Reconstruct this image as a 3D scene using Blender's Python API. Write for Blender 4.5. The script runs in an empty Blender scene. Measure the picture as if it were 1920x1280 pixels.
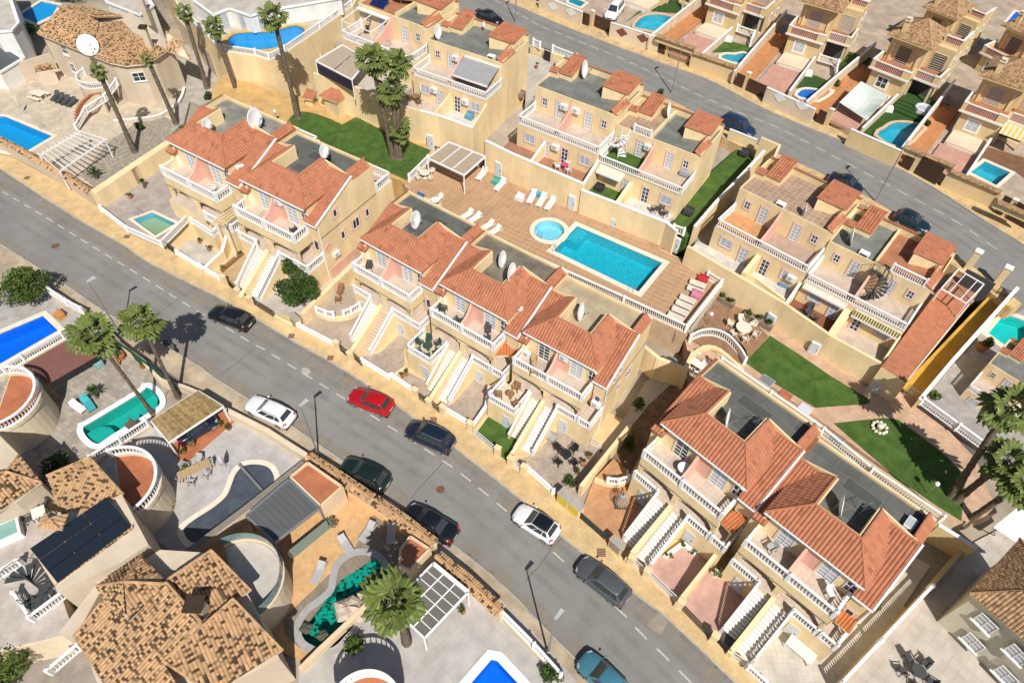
import bpy, bmesh, math, random
from mathutils import Vector, Matrix
from mathutils.geometry import tessellate_polygon
R = random.Random(7)
sc = bpy.context.scene
COL = sc.collection
# ------------------------------------------------------------------ camera, sky, sun, exposure
HCAM, FPX = 53.0, 1309.48
_p, _r = math.radians(39.732), math.radians(-2.5465)
FWD = Vector((0, math.sin(_p), -math.cos(_p)))
_rt = Vector((1, 0, 0)); _dn = FWD.cross(_rt)
CX = _rt * math.cos(_r) + _dn * math.sin(_r)
CY = -_rt * math.sin(_r) + _dn * math.cos(_r)
cam = bpy.data.objects.new('camera', bpy.data.cameras.new('camera')); COL.objects.link(cam)
cam.data.sensor_fit = 'HORIZONTAL'; cam.data.sensor_width = 36; cam.data.lens = 36 * FPX / 1920
cam.data.clip_start = 1; cam.data.clip_end = 3000
m = Matrix((CX, -CY, -FWD)).transposed().to_4x4(); m.translation = (0, 0, HCAM)
cam.matrix_world = m
sc.camera = cam
SAZ, SEL = math.radians(164.9), math.radians(50.3)
SUN = Vector((math.sin(SAZ) * math.cos(SEL), math.cos(SAZ) * math.cos(SEL), math.sin(SEL)))
w = bpy.data.worlds.new('World'); sc.world = w; w.use_nodes = True
nt = w.node_tree; sky = nt.nodes.new('ShaderNodeTexSky'); sky.sky_type = 'NISHITA'; sky.sun_disc = False
sky.sun_elevation = SEL; sky.sun_rotation = SAZ
nt.links.new(sky.outputs[0], nt.nodes['Background'].inputs[0]); nt.nodes['Background'].inputs[1].default_value = 0.066
sl = bpy.data.lights.new('sun', 'SUN'); sl.energy = 4.6; sl.angle = math.radians(0.5); sl.color = (1, 0.955, 0.88)
so = bpy.data.objects.new('sun', sl); COL.objects.link(so); so.rotation_euler = SUN.to_track_quat('Z', 'Y').to_euler()
so.location = (0, 0, 90)
sc.view_settings.view_transform = 'Standard'; sc.view_settings.look = 'None'
sc.view_settings.exposure = 0.19; sc.view_settings.gamma = 1; sc.view_settings.use_curve_mapping = False
sc.cycles.max_bounces = 6; sc.cycles.transparent_max_bounces = 12
# ------------------------------------------------------------------ surveying: photo pixel + height -> place in the world
def W(x, y, z=0.0):
 d = CX * ((x - 960) / FPX) + CY * ((y - 640) / FPX) + FWD
 t = (z - HCAM) / d.z
 return Vector((d.x * t, d.y * t, z))
def WS(pts, z): return [W(a, b, z) for a, b in pts]
class Fr:   # level frame: origin at the first point, u towards the second, v to its left (uphill side)
 def __init__(s, A, B, z, flip=False):
  a, b = W(*A, z), W(*B, z); d = b - a
  s.o = a; s.len = d.length; s.ang = math.atan2(d.y, d.x); s.u = d.normalized(); s.v = Vector((-s.u.y, s.u.x, 0))
 def loc(s, P, z):
  g = W(*P, z) - s.o; return (g.dot(s.u), g.dot(s.v))
 def at(s, u, v, z): return Vector((s.o.x + s.u.x * u + s.v.x * v, s.o.y + s.u.y * u + s.v.y * v, z))
# ------------------------------------------------------------------ objects
def tag(o, label=None, cat=None, group=None, kind=None):
 if label: o['label'] = label
 if cat: o['category'] = cat
 if group: o['group'] = group
 if kind: o['kind'] = kind
 return o
def thing(name, label, cat, loc=(0, 0, 0), rot=0.0, group=None, scale=1.0):
 o = bpy.data.objects.new(name, None); COL.objects.link(o); o.empty_display_size = 0.3
 o.location = loc; o.rotation_euler = (0, 0, rot); o.scale = (scale,) * 3
 return tag(o, label, cat, group)
def copy_tree(o, parent=None):
 c = o.copy(); COL.objects.link(c)
 if parent: c.parent = parent
 for ch in o.children: copy_tree(ch, c)
 return c
class MB:
 def __init__(s, o=None):
  s.v = []; s.f = []; s.t = []; s.o = Vector(o.location) if o else Vector((0, 0, 0))
 def add(s, pts, faces, tone=None):
  n = len(s.v)
  for p in pts: s.v.append(Vector(p) - s.o)
  for f in faces:
   s.f.append([n + i for i in f]); s.t.append(tone if tone is not None else 0.5)
  return s
 def quad(s, *p, tone=None): return s.add(p, [list(range(len(p)))], tone)
 def box(s, x0, x1, y0, y1, z0, z1, tone=None):
  return s.add([(x0, y0, z0), (x1, y0, z0), (x1, y1, z0), (x0, y1, z0), (x0, y0, z1), (x1, y0, z1), (x1, y1, z1), (x0, y1, z1)],
      [(3, 2, 1, 0), (4, 5, 6, 7), (0, 1, 5, 4), (1, 2, 6, 5), (2, 3, 7, 6), (3, 0, 4, 7)], tone)
 def hexa(s, b, t, tone=None):   # bottom ring, top ring (any n)
  n = len(b)
  return s.add(list(b) + list(t), [list(range(n - 1, -1, -1)), list(range(n, 2 * n))] + [(i, (i + 1) % n, n + (i + 1) % n, n + i) for i in range(n)], tone)
 def top(s, pts, holes=()):   # flat polygon with holes, facing up
  loops = [[Vector(p) for p in pts]] + [[Vector(p) for p in h] for h in holes]
  allp = [p for l in loops for p in l]
  fs = []
  for t in tessellate_polygon(loops):
   a, b, c = (allp[i] for i in t)
   fs.append(t if (b - a).cross(c - a).z > 0 else t[::-1])
  return s.add(allp, fs)
 def slab(s, pts, z0, holes=()):   # top polygon (3d pts) with sides down to z0
  pts = ccw(pts); s.top(pts, holes)
  for i in range(len(pts)):
   a, b = Vector(pts[i]), Vector(pts[(i + 1) % len(pts)])
   s.quad((a.x, a.y, z0), (b.x, b.y, z0), b, a)
  return s
 def prism(s, pts, z0, z1):
  pts = ccw([(p[0], p[1], z1) for p in pts]); s.slab(pts, z0)
  return s
 def bar(s, a, b, wd, h, tone=None, up=0.0):   # beam between two points; wd across, h tall, centred (up shifts)
  a, b = Vector(a), Vector(b); d = (b - a); L = Vector((-d.y, d.x, 0))
  L = L.normalized() * wd / 2 if L.length > 1e-6 else Vector((wd / 2, 0, 0))
  u = d.cross(L).normalized() * h / 2 if d.length > 1e-6 else Vector((0, 0, h / 2))
  if u.z < 0: u = -u
  if abs(u.z) < 1e-6 and abs(d.z) > abs(d.x) + abs(d.y): u = Vector((0, 0, 0)) + d.cross(L).normalized() * h / 2
  k = Vector((0, 0, up))
  r1 = [a - L - u + k, a + L - u + k, a + L + u + k, a - L + u + k]; r2 = [p + d for p in r1]
  return s.add(r1 + r2, [(0, 1, 2, 3), (7, 6, 5, 4), (0, 4, 5, 1), (1, 5, 6, 2), (2, 6, 7, 3), (3, 7, 4, 0)], tone)
 def tube(s, pts, r, n=6, tone=None, cap=True):
  pts = [Vector(p) for p in pts]; rings = []
  rr = r if isinstance(r, (list, tuple)) else [r] * len(pts)
  for i, p in enumerate(pts):
   d = (pts[min(i + 1, len(pts) - 1)] - pts[max(i - 1, 0)]).normalized()
   a = d.cross(Vector((0, 0, 1)) if abs(d.z) < 0.9 else Vector((1, 0, 0))).normalized(); b = d.cross(a)
   rings.append([p + (a * math.cos(6.2832 * k / n) + b * math.sin(6.2832 * k / n)) * rr[i] for k in range(n)])
  fs = [(i * n + k, i * n + (k + 1) % n, (i + 1) * n + (k + 1) % n, (i + 1) * n + k) for i in range(len(pts) - 1) for k in range(n)]
  if cap: fs += [tuple(range(n)), tuple(range((len(pts) - 1) * n + n - 1, (len(pts) - 1) * n - 1, -1))]
  return s.add([p for q in rings for p in q], fs, tone)
 def lathe(s, c, prof, n=8, tone=None):
  c = Vector(c); k0 = []
  for r, z in prof: k0 += [c + Vector((r * math.cos(6.2832 * k / n), r * math.sin(6.2832 * k / n), z)) for k in range(n)]
  m_ = len(prof)
  fs = [(i * n + k, i * n + (k + 1) % n, (i + 1) * n + (k + 1) % n, (i + 1) * n + k) for i in range(m_ - 1) for k in range(n)]
  fs += [tuple(range(n - 1, -1, -1)), tuple(range((m_ - 1) * n, m_ * n))]
  return s.add(k0, fs, tone)
 def ell(s, c, rx, ry, rz, n=8, m_=5, tone=None):
  return s.lathe_xy(c, [(math.sin(math.pi * i / m_), -math.cos(math.pi * i / m_)) for i in range(m_ + 1)], rx, ry, rz, n, tone)
 def lathe_xy(s, c, prof, rx, ry, rz, n, tone):
  c = Vector(c); k0 = []
  for r, z in prof: k0 += [c + Vector((rx * max(r, .01) * math.cos(6.2832 * k / n), ry * max(r, .01) * math.sin(6.2832 * k / n), rz * z)) for k in range(n)]
  fs = [(i * n + k, i * n + (k + 1) % n, (i + 1) * n + (k + 1) % n, (i + 1) * n + k) for i in range(len(prof) - 1) for k in range(n)]
  return s.add(k0, fs, tone)
 def xf(s, M):
  s.v = [M @ p for p in s.v]; return s
 def merge(s, o, M=None):
  n = len(s.v); s.v += [(M @ p if M else p.copy()) for p in o.v]
  s.f += [[n + i for i in f] for f in o.f]; s.t += o.t; return s
 def mesh(s, name, mat, smooth=False):
  me = bpy.data.meshes.new(name); me.from_pydata([tuple(p) for p in s.v], [], s.f)
  if mat: me.materials.append(mat)
  if any(abs(t - 0.5) > 1e-6 for t in s.t):
   at = me.attributes.new('tone', 'FLOAT', 'FACE'); at.data.foreach_set('value', s.t)
  if smooth: me.polygons.foreach_set('use_smooth', [True] * len(me.polygons))
  me.update(); return me
 def build(s, name, mat, parent=None, smooth=False, kind=None, label=None):
  o = bpy.data.objects.new(name, s.mesh(name, mat, smooth)); COL.objects.link(o)
  if parent: o.parent = parent
  if kind: o['kind'] = kind
  if label: o['label'] = label
  return o
def inst(name, me, parent, loc=(0, 0, 0), rz=0.0, scale=1.0, rot=None):
 o = bpy.data.objects.new(name, me); COL.objects.link(o); o.parent = parent; o.location = loc
 o.rotation_euler = rot if rot else (0, 0, rz); o.scale = scale if isinstance(scale, tuple) else (scale,) * 3
 return o
def ccw(pts):
 pts = [Vector(p) for p in pts]
 a = sum(pts[i].x * pts[(i + 1) % len(pts)].y - pts[(i + 1) % len(pts)].x * pts[i].y for i in range(len(pts)))
 return pts if a > 0 else pts[::-1]
def single(name, label, cat, mb, mat, group=None, smooth=False, kind=None, base=None):   # a thing that is one mesh
 c = base or Vector((sum(p.x for p in mb.v) / len(mb.v), sum(p.y for p in mb.v) / len(mb.v), min(p.z for p in mb.v)))
 mb.v = [p - c for p in mb.v]
 o = mb.build(name, mat, None, smooth); o.location = c
 return tag(o, label, cat, group, kind)
def structure(name, mb, mat, smooth=False):
 return single(name, None, None, mb, mat, None, smooth, 'structure')
def spline(pts, n=6, closed=False):   # Catmull-Rom through pixel or world points
 out = []; N = len(pts)
 P = [Vector(p) for p in pts]
 for i in range(N if closed else N - 1):
  if closed: a, b, c, d = P[i - 1], P[i], P[(i + 1) % N], P[(i + 2) % N]
  else: a, b, c, d = P[max(i - 1, 0)], P[i], P[i + 1], P[min(i + 2, N - 1)]
  for k in range(n):
   t = k / n
   out.append(0.5 * ((2 * b) + (c - a) * t + (2 * a - 5 * b + 4 * c - d) * t * t + (3 * b - a - 3 * c + d) * t ** 3))
 if not closed: out.append(P[-1])
 return out
def offset(pts, d):   # grow a closed ccw outline by d
 pts = ccw(pts); n = len(pts); out = []
 for i in range(n):
  a, b, c = pts[i - 1], pts[i], pts[(i + 1) % n]
  e1 = (b - a).normalized(); e2 = (c - b).normalized()
  n1 = Vector((e1.y, -e1.x, 0)); n2 = Vector((e2.y, -e2.x, 0)); k = (n1 + n2)
  k = k / max(0.35, 1 + n1.dot(n2))
  out.append(b + k * d)
 return out
# ------------------------------------------------------------------ materials
MATS = {}
def nodes(name):
 m = bpy.data.materials.new(name); m.use_nodes = True; t = m.node_tree
 return m, t, t.nodes['Principled BSDF']
def mat(name, col, rough=0.8, var=0.12, scale=1.2, bump=0.0, bscale=30, metal=0.0, tone=None, col2=None, spec=0.3, dirt=0.0):
 if name in MATS: return MATS[name]
 m, t, b = nodes(name); N = t.nodes; L = t.links
 tc = N.new('ShaderNodeTexCoord')
 nz = N.new('ShaderNodeTexNoise'); nz.inputs['Scale'].default_value = scale; nz.inputs['Detail'].default_value = 8; nz.inputs['Roughness'].default_value = 0.65
 L.new(tc.outputs['Object'], nz.inputs['Vector'])
 rp = N.new('ShaderNodeValToRGB'); rp.color_ramp.elements[0].position = 0.3; rp.color_ramp.elements[1].position = 0.72
 c2 = col2 or tuple(c * (1 - var * 2) for c in col)
 rp.color_ramp.elements[0].color = (*c2, 1); rp.color_ramp.elements[1].color = (*tuple(min(1, c * (1 + var)) for c in col), 1)
 L.new(nz.outputs[0], rp.inputs[0]); out = rp.outputs[0]
 if tone:   # tone: list of (pos, colour) read from the per-face attribute, multiplied by the noise
  at = N.new('ShaderNodeAttribute'); at.attribute_name = 'tone'
  r2 = N.new('ShaderNodeValToRGB'); e = r2.color_ramp.elements
  while len(e) < len(tone): e.new(0.5)
  for q, (p_, c_) in zip(e, tone): q.position = p_; q.color = (*c_, 1)
  L.new(at.outputs['Fac'], r2.inputs[0])
  mx = N.new('ShaderNodeMix'); mx.data_type = 'RGBA'; mx.blend_type = 'MULTIPLY'; mx.inputs[0].default_value = 1
  L.new(out, mx.inputs[6]); L.new(r2.outputs[0], mx.inputs[7]); out = mx.outputs[2]
 if dirt:
  mp_ = N.new('ShaderNodeMapping'); mp_.inputs['Scale'].default_value = (1.6, 1.6, 0.3); L.new(tc.outputs['Object'], mp_.inputs['Vector'])
  n2 = N.new('ShaderNodeTexNoise'); n2.inputs['Scale'].default_value = scale * 0.45; n2.inputs['Detail'].default_value = 6
  L.new(mp_.outputs[0], n2.inputs['Vector'])
  r3 = N.new('ShaderNodeValToRGB'); r3.color_ramp.elements[0].position = 0.38; r3.color_ramp.elements[1].position = 0.62
  r3.color_ramp.elements[0].color = (1 - dirt, 1 - dirt, 1 - dirt, 1); r3.color_ramp.elements[1].color = (1, 1, 1, 1)
  mx = N.new('ShaderNodeMix'); mx.data_type = 'RGBA'; mx.blend_type = 'MULTIPLY'; mx.inputs[0].default_value = 1
  L.new(n2.outputs[0], r3.inputs[0]); L.new(out, mx.inputs[6]); L.new(r3.outputs[0], mx.inputs[7]); out = mx.outputs[2]
 L.new(out, b.inputs['Base Color'])
 b.inputs['Roughness'].default_value = rough; b.inputs['Metallic'].default_value = metal
 b.inputs['Specular IOR Level'].default_value = spec
 if bump:
  n3 = N.new('ShaderNodeTexNoise'); n3.inputs['Scale'].default_value = bscale; n3.inputs['Detail'].default_value = 4
  L.new(tc.outputs['Object'], n3.inputs['Vector'])
  bp = N.new('ShaderNodeBump'); bp.inputs['Strength'].default_value = bump; bp.inputs['Distance'].default_value = 0.03
  L.new(n3.outputs[0], bp.inputs['Height']); L.new(bp.outputs[0], b.inputs['Normal'])
 MATS[name] = m; return m
def tiled(name, col, joint, sx, sy, rough=0.8, var=0.15, mort=0.03, off=0.0, col2=None, ang=0.0, spot=None):
 if name in MATS: return MATS[name]
 m, t, b = nodes(name); N = t.nodes; L = t.links
 tc = N.new('ShaderNodeTexCoord'); mp = N.new('ShaderNodeMapping'); mp.inputs['Rotation'].default_value = (0, 0, ang)
 L.new(tc.outputs['Object'], mp.inputs['Vector'])
 br = N.new('ShaderNodeTexBrick'); br.offset = off; br.inputs['Scale'].default_value = 1
 br.inputs['Brick Width'].default_value = sx; br.inputs['Row Height'].default_value = sy; br.inputs['Mortar Size'].default_value = mort * min(sx, sy)
 br.inputs['Mortar Smooth'].default_value = 0.3; br.inputs['Bias'].default_value = 0.0
 c2 = col2 or tuple(c * (1 - var) for c in col)
 br.inputs['Color1'].default_value = (*col, 1); br.inputs['Color2'].default_value = (*c2, 1); br.inputs['Mortar'].default_value = (*joint, 1)
 L.new(mp.outputs[0], br.inputs['Vector'])
 nz = N.new('ShaderNodeTexNoise'); nz.inputs['Scale'].default_value = 0.9; nz.inputs['Detail'].default_value = 8
 L.new(tc.outputs['Object'], nz.inputs['Vector'])
 rp = N.new('ShaderNodeValToRGB'); rp.color_ramp.elements[0].position = 0.3; rp.color_ramp.elements[1].position = 0.7
 rp.color_ramp.elements[0].color = (0.78, 0.77, 0.76, 1); rp.color_ramp.elements[1].color = (1.05, 1.05, 1.05, 1)
 L.new(nz.outputs[0], rp.inputs[0])
 mx = N.new('ShaderNodeMix'); mx.data_type = 'RGBA'; mx.blend_type = 'MULTIPLY'; mx.inputs[0].default_value = 1
 L.new(br.outputs[0], mx.inputs[6]); L.new(rp.outputs[0], mx.inputs[7]); out = mx.outputs[2]
 if spot:   # scattered blotches or medallions
  v = N.new('ShaderNodeTexVoronoi'); v.inputs['Scale'].default_value = spot[1]; v.inputs['Randomness'].default_value = spot[3]
  L.new(mp.outputs[0], v.inputs['Vector'])
  r4 = N.new('ShaderNodeValToRGB'); e = r4.color_ramp.elements; e[0].position = spot[2] * 0.8; e[0].color = (1, 1, 1, 1); e[1].position = spot[2]; e[1].color = (0, 0, 0, 1)
  L.new(v.outputs[0], r4.inputs[0])
  m2 = N.new('ShaderNodeMix'); m2.data_type = 'RGBA'; m2.inputs[7].default_value = (*spot[0], 1)
  sf = N.new('ShaderNodeMath'); sf.operation = 'MULTIPLY'; sf.inputs[1].default_value = 0.75
  L.new(r4.outputs[0], sf.inputs[0]); L.new(sf.outputs[0], m2.inputs[0]); L.new(out, m2.inputs[6]); out = m2.outputs[2]
 L.new(out, b.inputs['Base Color']); b.inputs['Roughness'].default_value = rough; b.inputs['Specular IOR Level'].default_value = 0.3
 bp = N.new('ShaderNodeBump'); bp.inputs['Strength'].default_value = 0.35; bp.inputs['Distance'].default_value = 0.02; bp.invert = True
 L.new(br.outputs['Fac'], bp.inputs['Height']); L.new(bp.outputs[0], b.inputs['Normal'])
 MATS[name] = m; return m
def glossy(name, col, rough=0.08, metal=0.0, coat=0.0):
 if name in MATS: return MATS[name]
 m = mat(name, col, rough, 0.04, 3, 0, 30, metal, spec=0.5)
 m.node_tree.nodes['Principled BSDF'].inputs['Coat Weight'].default_value = coat
 m.node_tree.nodes['Principled BSDF'].inputs['Coat Roughness'].default_value = 0.04
 return m
def water(name, tint):
 if name in MATS: return MATS[name]
 m, t, b = nodes(name); N = t.nodes; L = t.links; N.remove(b)
 tr = N.new('ShaderNodeBsdfTransparent'); tr.inputs[0].default_value = (*tint, 1)
 gl = N.new('ShaderNodeBsdfGlossy'); gl.inputs['Roughness'].default_value = 0.05
 fr = N.new('ShaderNodeFresnel'); fr.inputs[0].default_value = 1.33
 tc = N.new('ShaderNodeTexCoord'); nz = N.new('ShaderNodeTexNoise'); nz.inputs['Scale'].default_value = 2.2; nz.inputs['Detail'].default_value = 3
 L.new(tc.outputs['Object'], nz.inputs['Vector'])
 bp = N.new('ShaderNodeBump'); bp.inputs['Strength'].default_value = 0.25; bp.inputs['Distance'].default_value = 0.06
 L.new(nz.outputs[0], bp.inputs['Height']); L.new(bp.outputs[0], gl.inputs['Normal']); L.new(bp.outputs[0], fr.inputs['Normal'])
 mx = N.new('ShaderNodeMixShader'); L.new(fr.outputs[0], mx.inputs[0]); L.new(tr.outputs[0], mx.inputs[1]); L.new(gl.outputs[0], mx.inputs[2])
 L.new(mx.outputs[0], N['Material Output'].inputs[0]); MATS[name] = m; return m
def poolwall(name, col, col2):
 if name in MATS: return MATS[name]
 m, t, b = nodes(name); N = t.nodes; L = t.links
 tc = N.new('ShaderNodeTexCoord'); v = N.new('ShaderNodeTexNoise'); v.inputs['Scale'].default_value = 3.5; v.inputs['Detail'].default_value = 4; v.inputs['Distortion'].default_value = 1.5
 L.new(tc.outputs['Object'], v.inputs['Vector'])
 rp = N.new('ShaderNodeValToRGB'); rp.color_ramp.elements[0].position = 0.35; rp.color_ramp.elements[1].position = 0.7
 rp.color_ramp.elements[0].color = (*col, 1); rp.color_ramp.elements[1].color = (*col2, 1)
 L.new(v.outputs[0], rp.inputs[0]); L.new(rp.outputs[0], b.inputs['Base Color']); b.inputs['Roughness'].default_value = 0.5
 MATS[name] = m; return m
YEL = mat('yellow_stucco', (0.84, 0.66, 0.385), 0.9, 0.05, 0.8, 0.25, 60, dirt=0.15)
YEL2 = mat('ochre_stucco', (0.67, 0.52, 0.29), 0.9, 0.06, 0.8, 0.25, 60, dirt=0.16)
CREAM = mat('cream_stucco', (0.70, 0.58, 0.42), 0.9, 0.06, 0.7, 0.25, 60, dirt=0.12)
PEACH = mat('peach_stucco', (0.76, 0.58, 0.38), 0.9, 0.06, 0.7, 0.25, 60, dirt=0.12)
PINK = mat('pink_stucco', (0.72, 0.43, 0.34), 0.9, 0.05, 0.9, 0.2, 60, dirt=0.08)
WHITE = mat('white_paint', (0.77, 0.765, 0.755), 0.6, 0.03, 2, 0.1, 40)
WSTUC = mat('white_stucco', (0.78, 0.76, 0.72), 0.9, 0.05, 0.9, 0.2, 60, dirt=0.12)
TONER = [(0.0, (0.72, 0.68, 0.66)), (0.25, (0.85, 0.85, 0.85)), (0.6, (1, 1, 1)), (1, (1.15, 1.12, 1.1))]
RED = mat('red_roof_tile', (0.42, 0.165, 0.088), 0.75, 0.10, 1.6, 0.15, 25, tone=TONER)
RED2 = mat('terracotta_paint', (0.45, 0.16, 0.075), 0.8, 0.12, 1.0, 0.15, 40, dirt=0.12)
TONEB = [(0.0, (0.10, 0.10, 0.11)), (0.22, (0.30, 0.27, 0.25)), (0.42, (0.9, 0.9, 0.9)), (0.7, (1.1, 1.05, 1.0)), (1, (1.35, 1.3, 1.2))]
BROWN = mat('flamed_roof_tile', (0.46, 0.295, 0.16), 0.8, 0.14, 2.5, 0.2, 25, tone=TONEB)
BROWN2 = mat('brown_roof_tile', (0.40, 0.25, 0.135), 0.8, 0.14, 2.5, 0.2, 25, tone=[(0, (0.5, 0.47, 0.45)), (0.3, (0.75, 0.74, 0.73)), (0.6, (1, 1, 1)), (1, (1.2, 1.17, 1.12))])
DARKGREY = mat('roof_felt', (0.12, 0.125, 0.115), 0.9, 0.28, 0.7, 0.2, 20, col2=(0.055, 0.06, 0.058), dirt=0.3)
ASPH = mat('asphalt', (0.245, 0.235, 0.215), 0.92, 0.05, 0.35, 0.3, 120, col2=(0.205, 0.198, 0.185), dirt=0.08)
GLASS = glossy('window_glass', (0.035, 0.042, 0.05), 0.06)
GLASSL = mat('shuttered_glass', (0.45, 0.48, 0.52), 0.3, 0.1, 4)
IRON = mat('dark_iron', (0.03, 0.03, 0.032), 0.5, 0.1, 8)
BLACKP = mat('black_plastic', (0.022, 0.022, 0.025), 0.5, 0.1, 6)
DARK = mat('dark_grey', (0.07, 0.072, 0.075), 0.6, 0.1, 6)
GREYM = mat('grey_metal', (0.38, 0.39, 0.40), 0.45, 0.08, 4, metal=0.6)
GREYP = mat('grey_plastic', (0.42, 0.42, 0.41), 0.6, 0.08, 4)
DOORB = mat('pale_door', (0.56, 0.60, 0.64), 0.55, 0.05, 3)
WOOD = mat('brown_wood', (0.26, 0.15, 0.07), 0.7, 0.2, 5, 0.2, 20)
WOODL = mat('pale_wood', (0.48, 0.33, 0.18), 0.7, 0.15, 5, 0.2, 20)
TERRAC = mat('flower_pot', (0.42, 0.17, 0.08), 0.8, 0.12, 4)
TURF = mat('artificial_turf', (0.088, 0.155, 0.028), 0.95, 0.12, 1.1, 0.8, 180, col2=(0.045, 0.095, 0.016), dirt=0.22)
TURFD = mat('dark_turf', (0.035, 0.085, 0.018), 0.95, 0.12, 0.8, 0.8, 180)
LEAF = mat('leaf_green', (0.075, 0.125, 0.022), 0.6, 0.25, 2, tone=[(0, (0.35, 0.4, 0.3)), (0.5, (1, 1, 1)), (1, (1.9, 1.6, 1.0))])
LEAFD = mat('leaf_dark', (0.042, 0.082, 0.016), 0.6, 0.25, 2, tone=[(0, (0.35, 0.4, 0.3)), (0.5, (1, 1, 1)), (1, (1.9, 1.7, 1.0))])
PALM = mat('palm_frond', (0.125, 0.165, 0.040), 0.55, 0.25, 3, tone=[(0, (0.45, 0.5, 0.4)), (0.5, (1, 1, 1)), (1, (1.5, 1.4, 1.0))])
BARK = mat('palm_bark', (0.16, 0.125, 0.09), 0.95, 0.3, 3, 0.8, 14)
STONE = mat('rubble_stone', (0.36, 0.29, 0.21), 0.9, 0.25, 2.5, 0.8, 9, tone=TONER)
SOIL = mat('dry_soil', (0.22, 0.145, 0.085), 0.95, 0.25, 1.5, 0.7, 25)
CONC = mat('concrete', (0.44, 0.40, 0.34), 0.9, 0.12, 1.2, 0.3, 40, dirt=0.15)
COPE = mat('pool_coping', (0.74, 0.66, 0.54), 0.7, 0.07, 2, 0.1, 30)
TIN = mat('sheet_dark', (0.09, 0.10, 0.11), 0.45, 0.1, 1.5)
PLASTW = mat('white_plastic', (0.72, 0.70, 0.66), 0.45, 0.03, 2)
FABW = mat('cream_fabric', (0.62, 0.57, 0.47), 0.85, 0.06, 4)
# ------------------------------------------------------------------ generic builders
def put(mb, vs, tn, t2):   # one barrel tile; flamed tiles carry a darker lower half
 if t2 == tn: mb.add(vs, [(q, q + 1, q + 3, q + 2) for q in range(0, 8, 2)] + [(1, 3, 5, 7, 9)], tn); return
 up, dn = vs[0::2], vs[1::2]; md = [a.lerp(b, 0.5) for a, b in zip(up, dn)]; n = len(mb.v)
 mb.add(up + md, [(q, q + 5, q + 6, q + 1) for q in range(4)], tn); mb.add(md + dn, [(q, q + 5, q + 6, q + 1) for q in range(4)] + [(5, 6, 7, 8, 9)], t2)
def tile_plane(mb, poly, pitch=0.27, course=0.42, amp=0.08, lift=0.028, tone=(0.45, 0.8), dark=0.05, rnd=R, keep=None):
 P = [Vector(p) for p in poly]
 n = Vector((0, 0, 0))
 for i in range(len(P)): n += (P[i] - P[0]).cross(P[(i + 1) % len(P)] - P[0])
 n.normalize()
 if n.z < 0: n = -n
 d = (Vector((0, 0, -1)) - n * (-n.z)).normalized(); a = n.cross(d).normalized(); o = P[0]
 S = [((p - o).dot(a), (p - o).dot(d)) for p in P]
 s0, s1 = min(s for s, t in S), max(s for s, t in S); t0, t1 = min(t for s, t in S), max(t for s, t in S)
 def span(s):
  ts = []
  for i in range(len(S)):
   (xa, ya), (xb, yb) = S[i], S[(i + 1) % len(S)]
   if abs(xa - xb) < 1e-9:
    if abs(xa - s) < 1e-6: ts += [ya, yb]
    continue
   k = (s - xa) / (xb - xa)
   if -1e-6 <= k <= 1 + 1e-6: ts.append(ya + (yb - ya) * k)
  return (min(ts), max(ts)) if ts else None
 nc = max(1, round((s1 - s0) / pitch)); pw = (s1 - s0) / nc; nr = max(1, math.ceil((t1 - t0) / course))
 prof = [(0, 0.0), (0.2, 0.72), (0.5, 1.0), (0.8, 0.72), (1, 0.0)]
 for i in range(nc):
  cols = [(s0 + (i + q) * pw, h * amp, span(min(max(s0 + (i + q) * pw, s0 + 1e-5), s1 - 1e-5))) for q, h in prof]
  sg = rnd.choice((0, 0.33, 0.5)) * course if dark >= 0.15 else 0
  for j in range(-1 if sg else 0, nr):
   ya, yb = t1 - (j + 1) * course - sg, t1 - j * course + 0.03 - sg
   tn = rnd.uniform(*tone) if rnd.random() > (dark if dark < 0.15 else 0.06) else rnd.uniform(0.0, 0.2); t2 = rnd.uniform(0.02, 0.34) if dark >= 0.15 and rnd.random() < dark * 2 else tn
   vs = []; ok = False
   for s, h, sp in cols:
    if not sp: vs += [None, None]; continue
    u, v = max(ya, sp[0]), min(yb, sp[1])
    if v > u + 0.02: ok = True
    u, v = min(u, sp[1]), max(min(v, sp[1]), sp[0])
    u = max(u, sp[0]); v = max(v, u)
    vs += [o + a * s + d * u + n * h, o + a * s + d * v + n * (h + lift)]
   if not ok or None in vs: continue
   if keep is not None and keep(i, j):
    one = MB(); put(one, vs, tn, t2); mb.tiles.append(one); continue
   put(mb, vs, tn, t2)
 return mb
def ridge(mb, a, b, r=0.10, seg=0.42, rnd=R, tone=(0.5, 0.85)):
 a, b = Vector(a), Vector(b); L = (b - a).length; n = max(1, round(L / seg))
 for i in range(n):
  p, q = a.lerp(b, i / n), a.lerp(b, (i + 1.08) / n)
  mb.tube([p + Vector((0, 0, 0.03)), q + Vector((0, 0, 0.03))], [r * 0.88, r], 6, rnd.uniform(*tone), cap=False)
 return mb
_RC = 0
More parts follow.
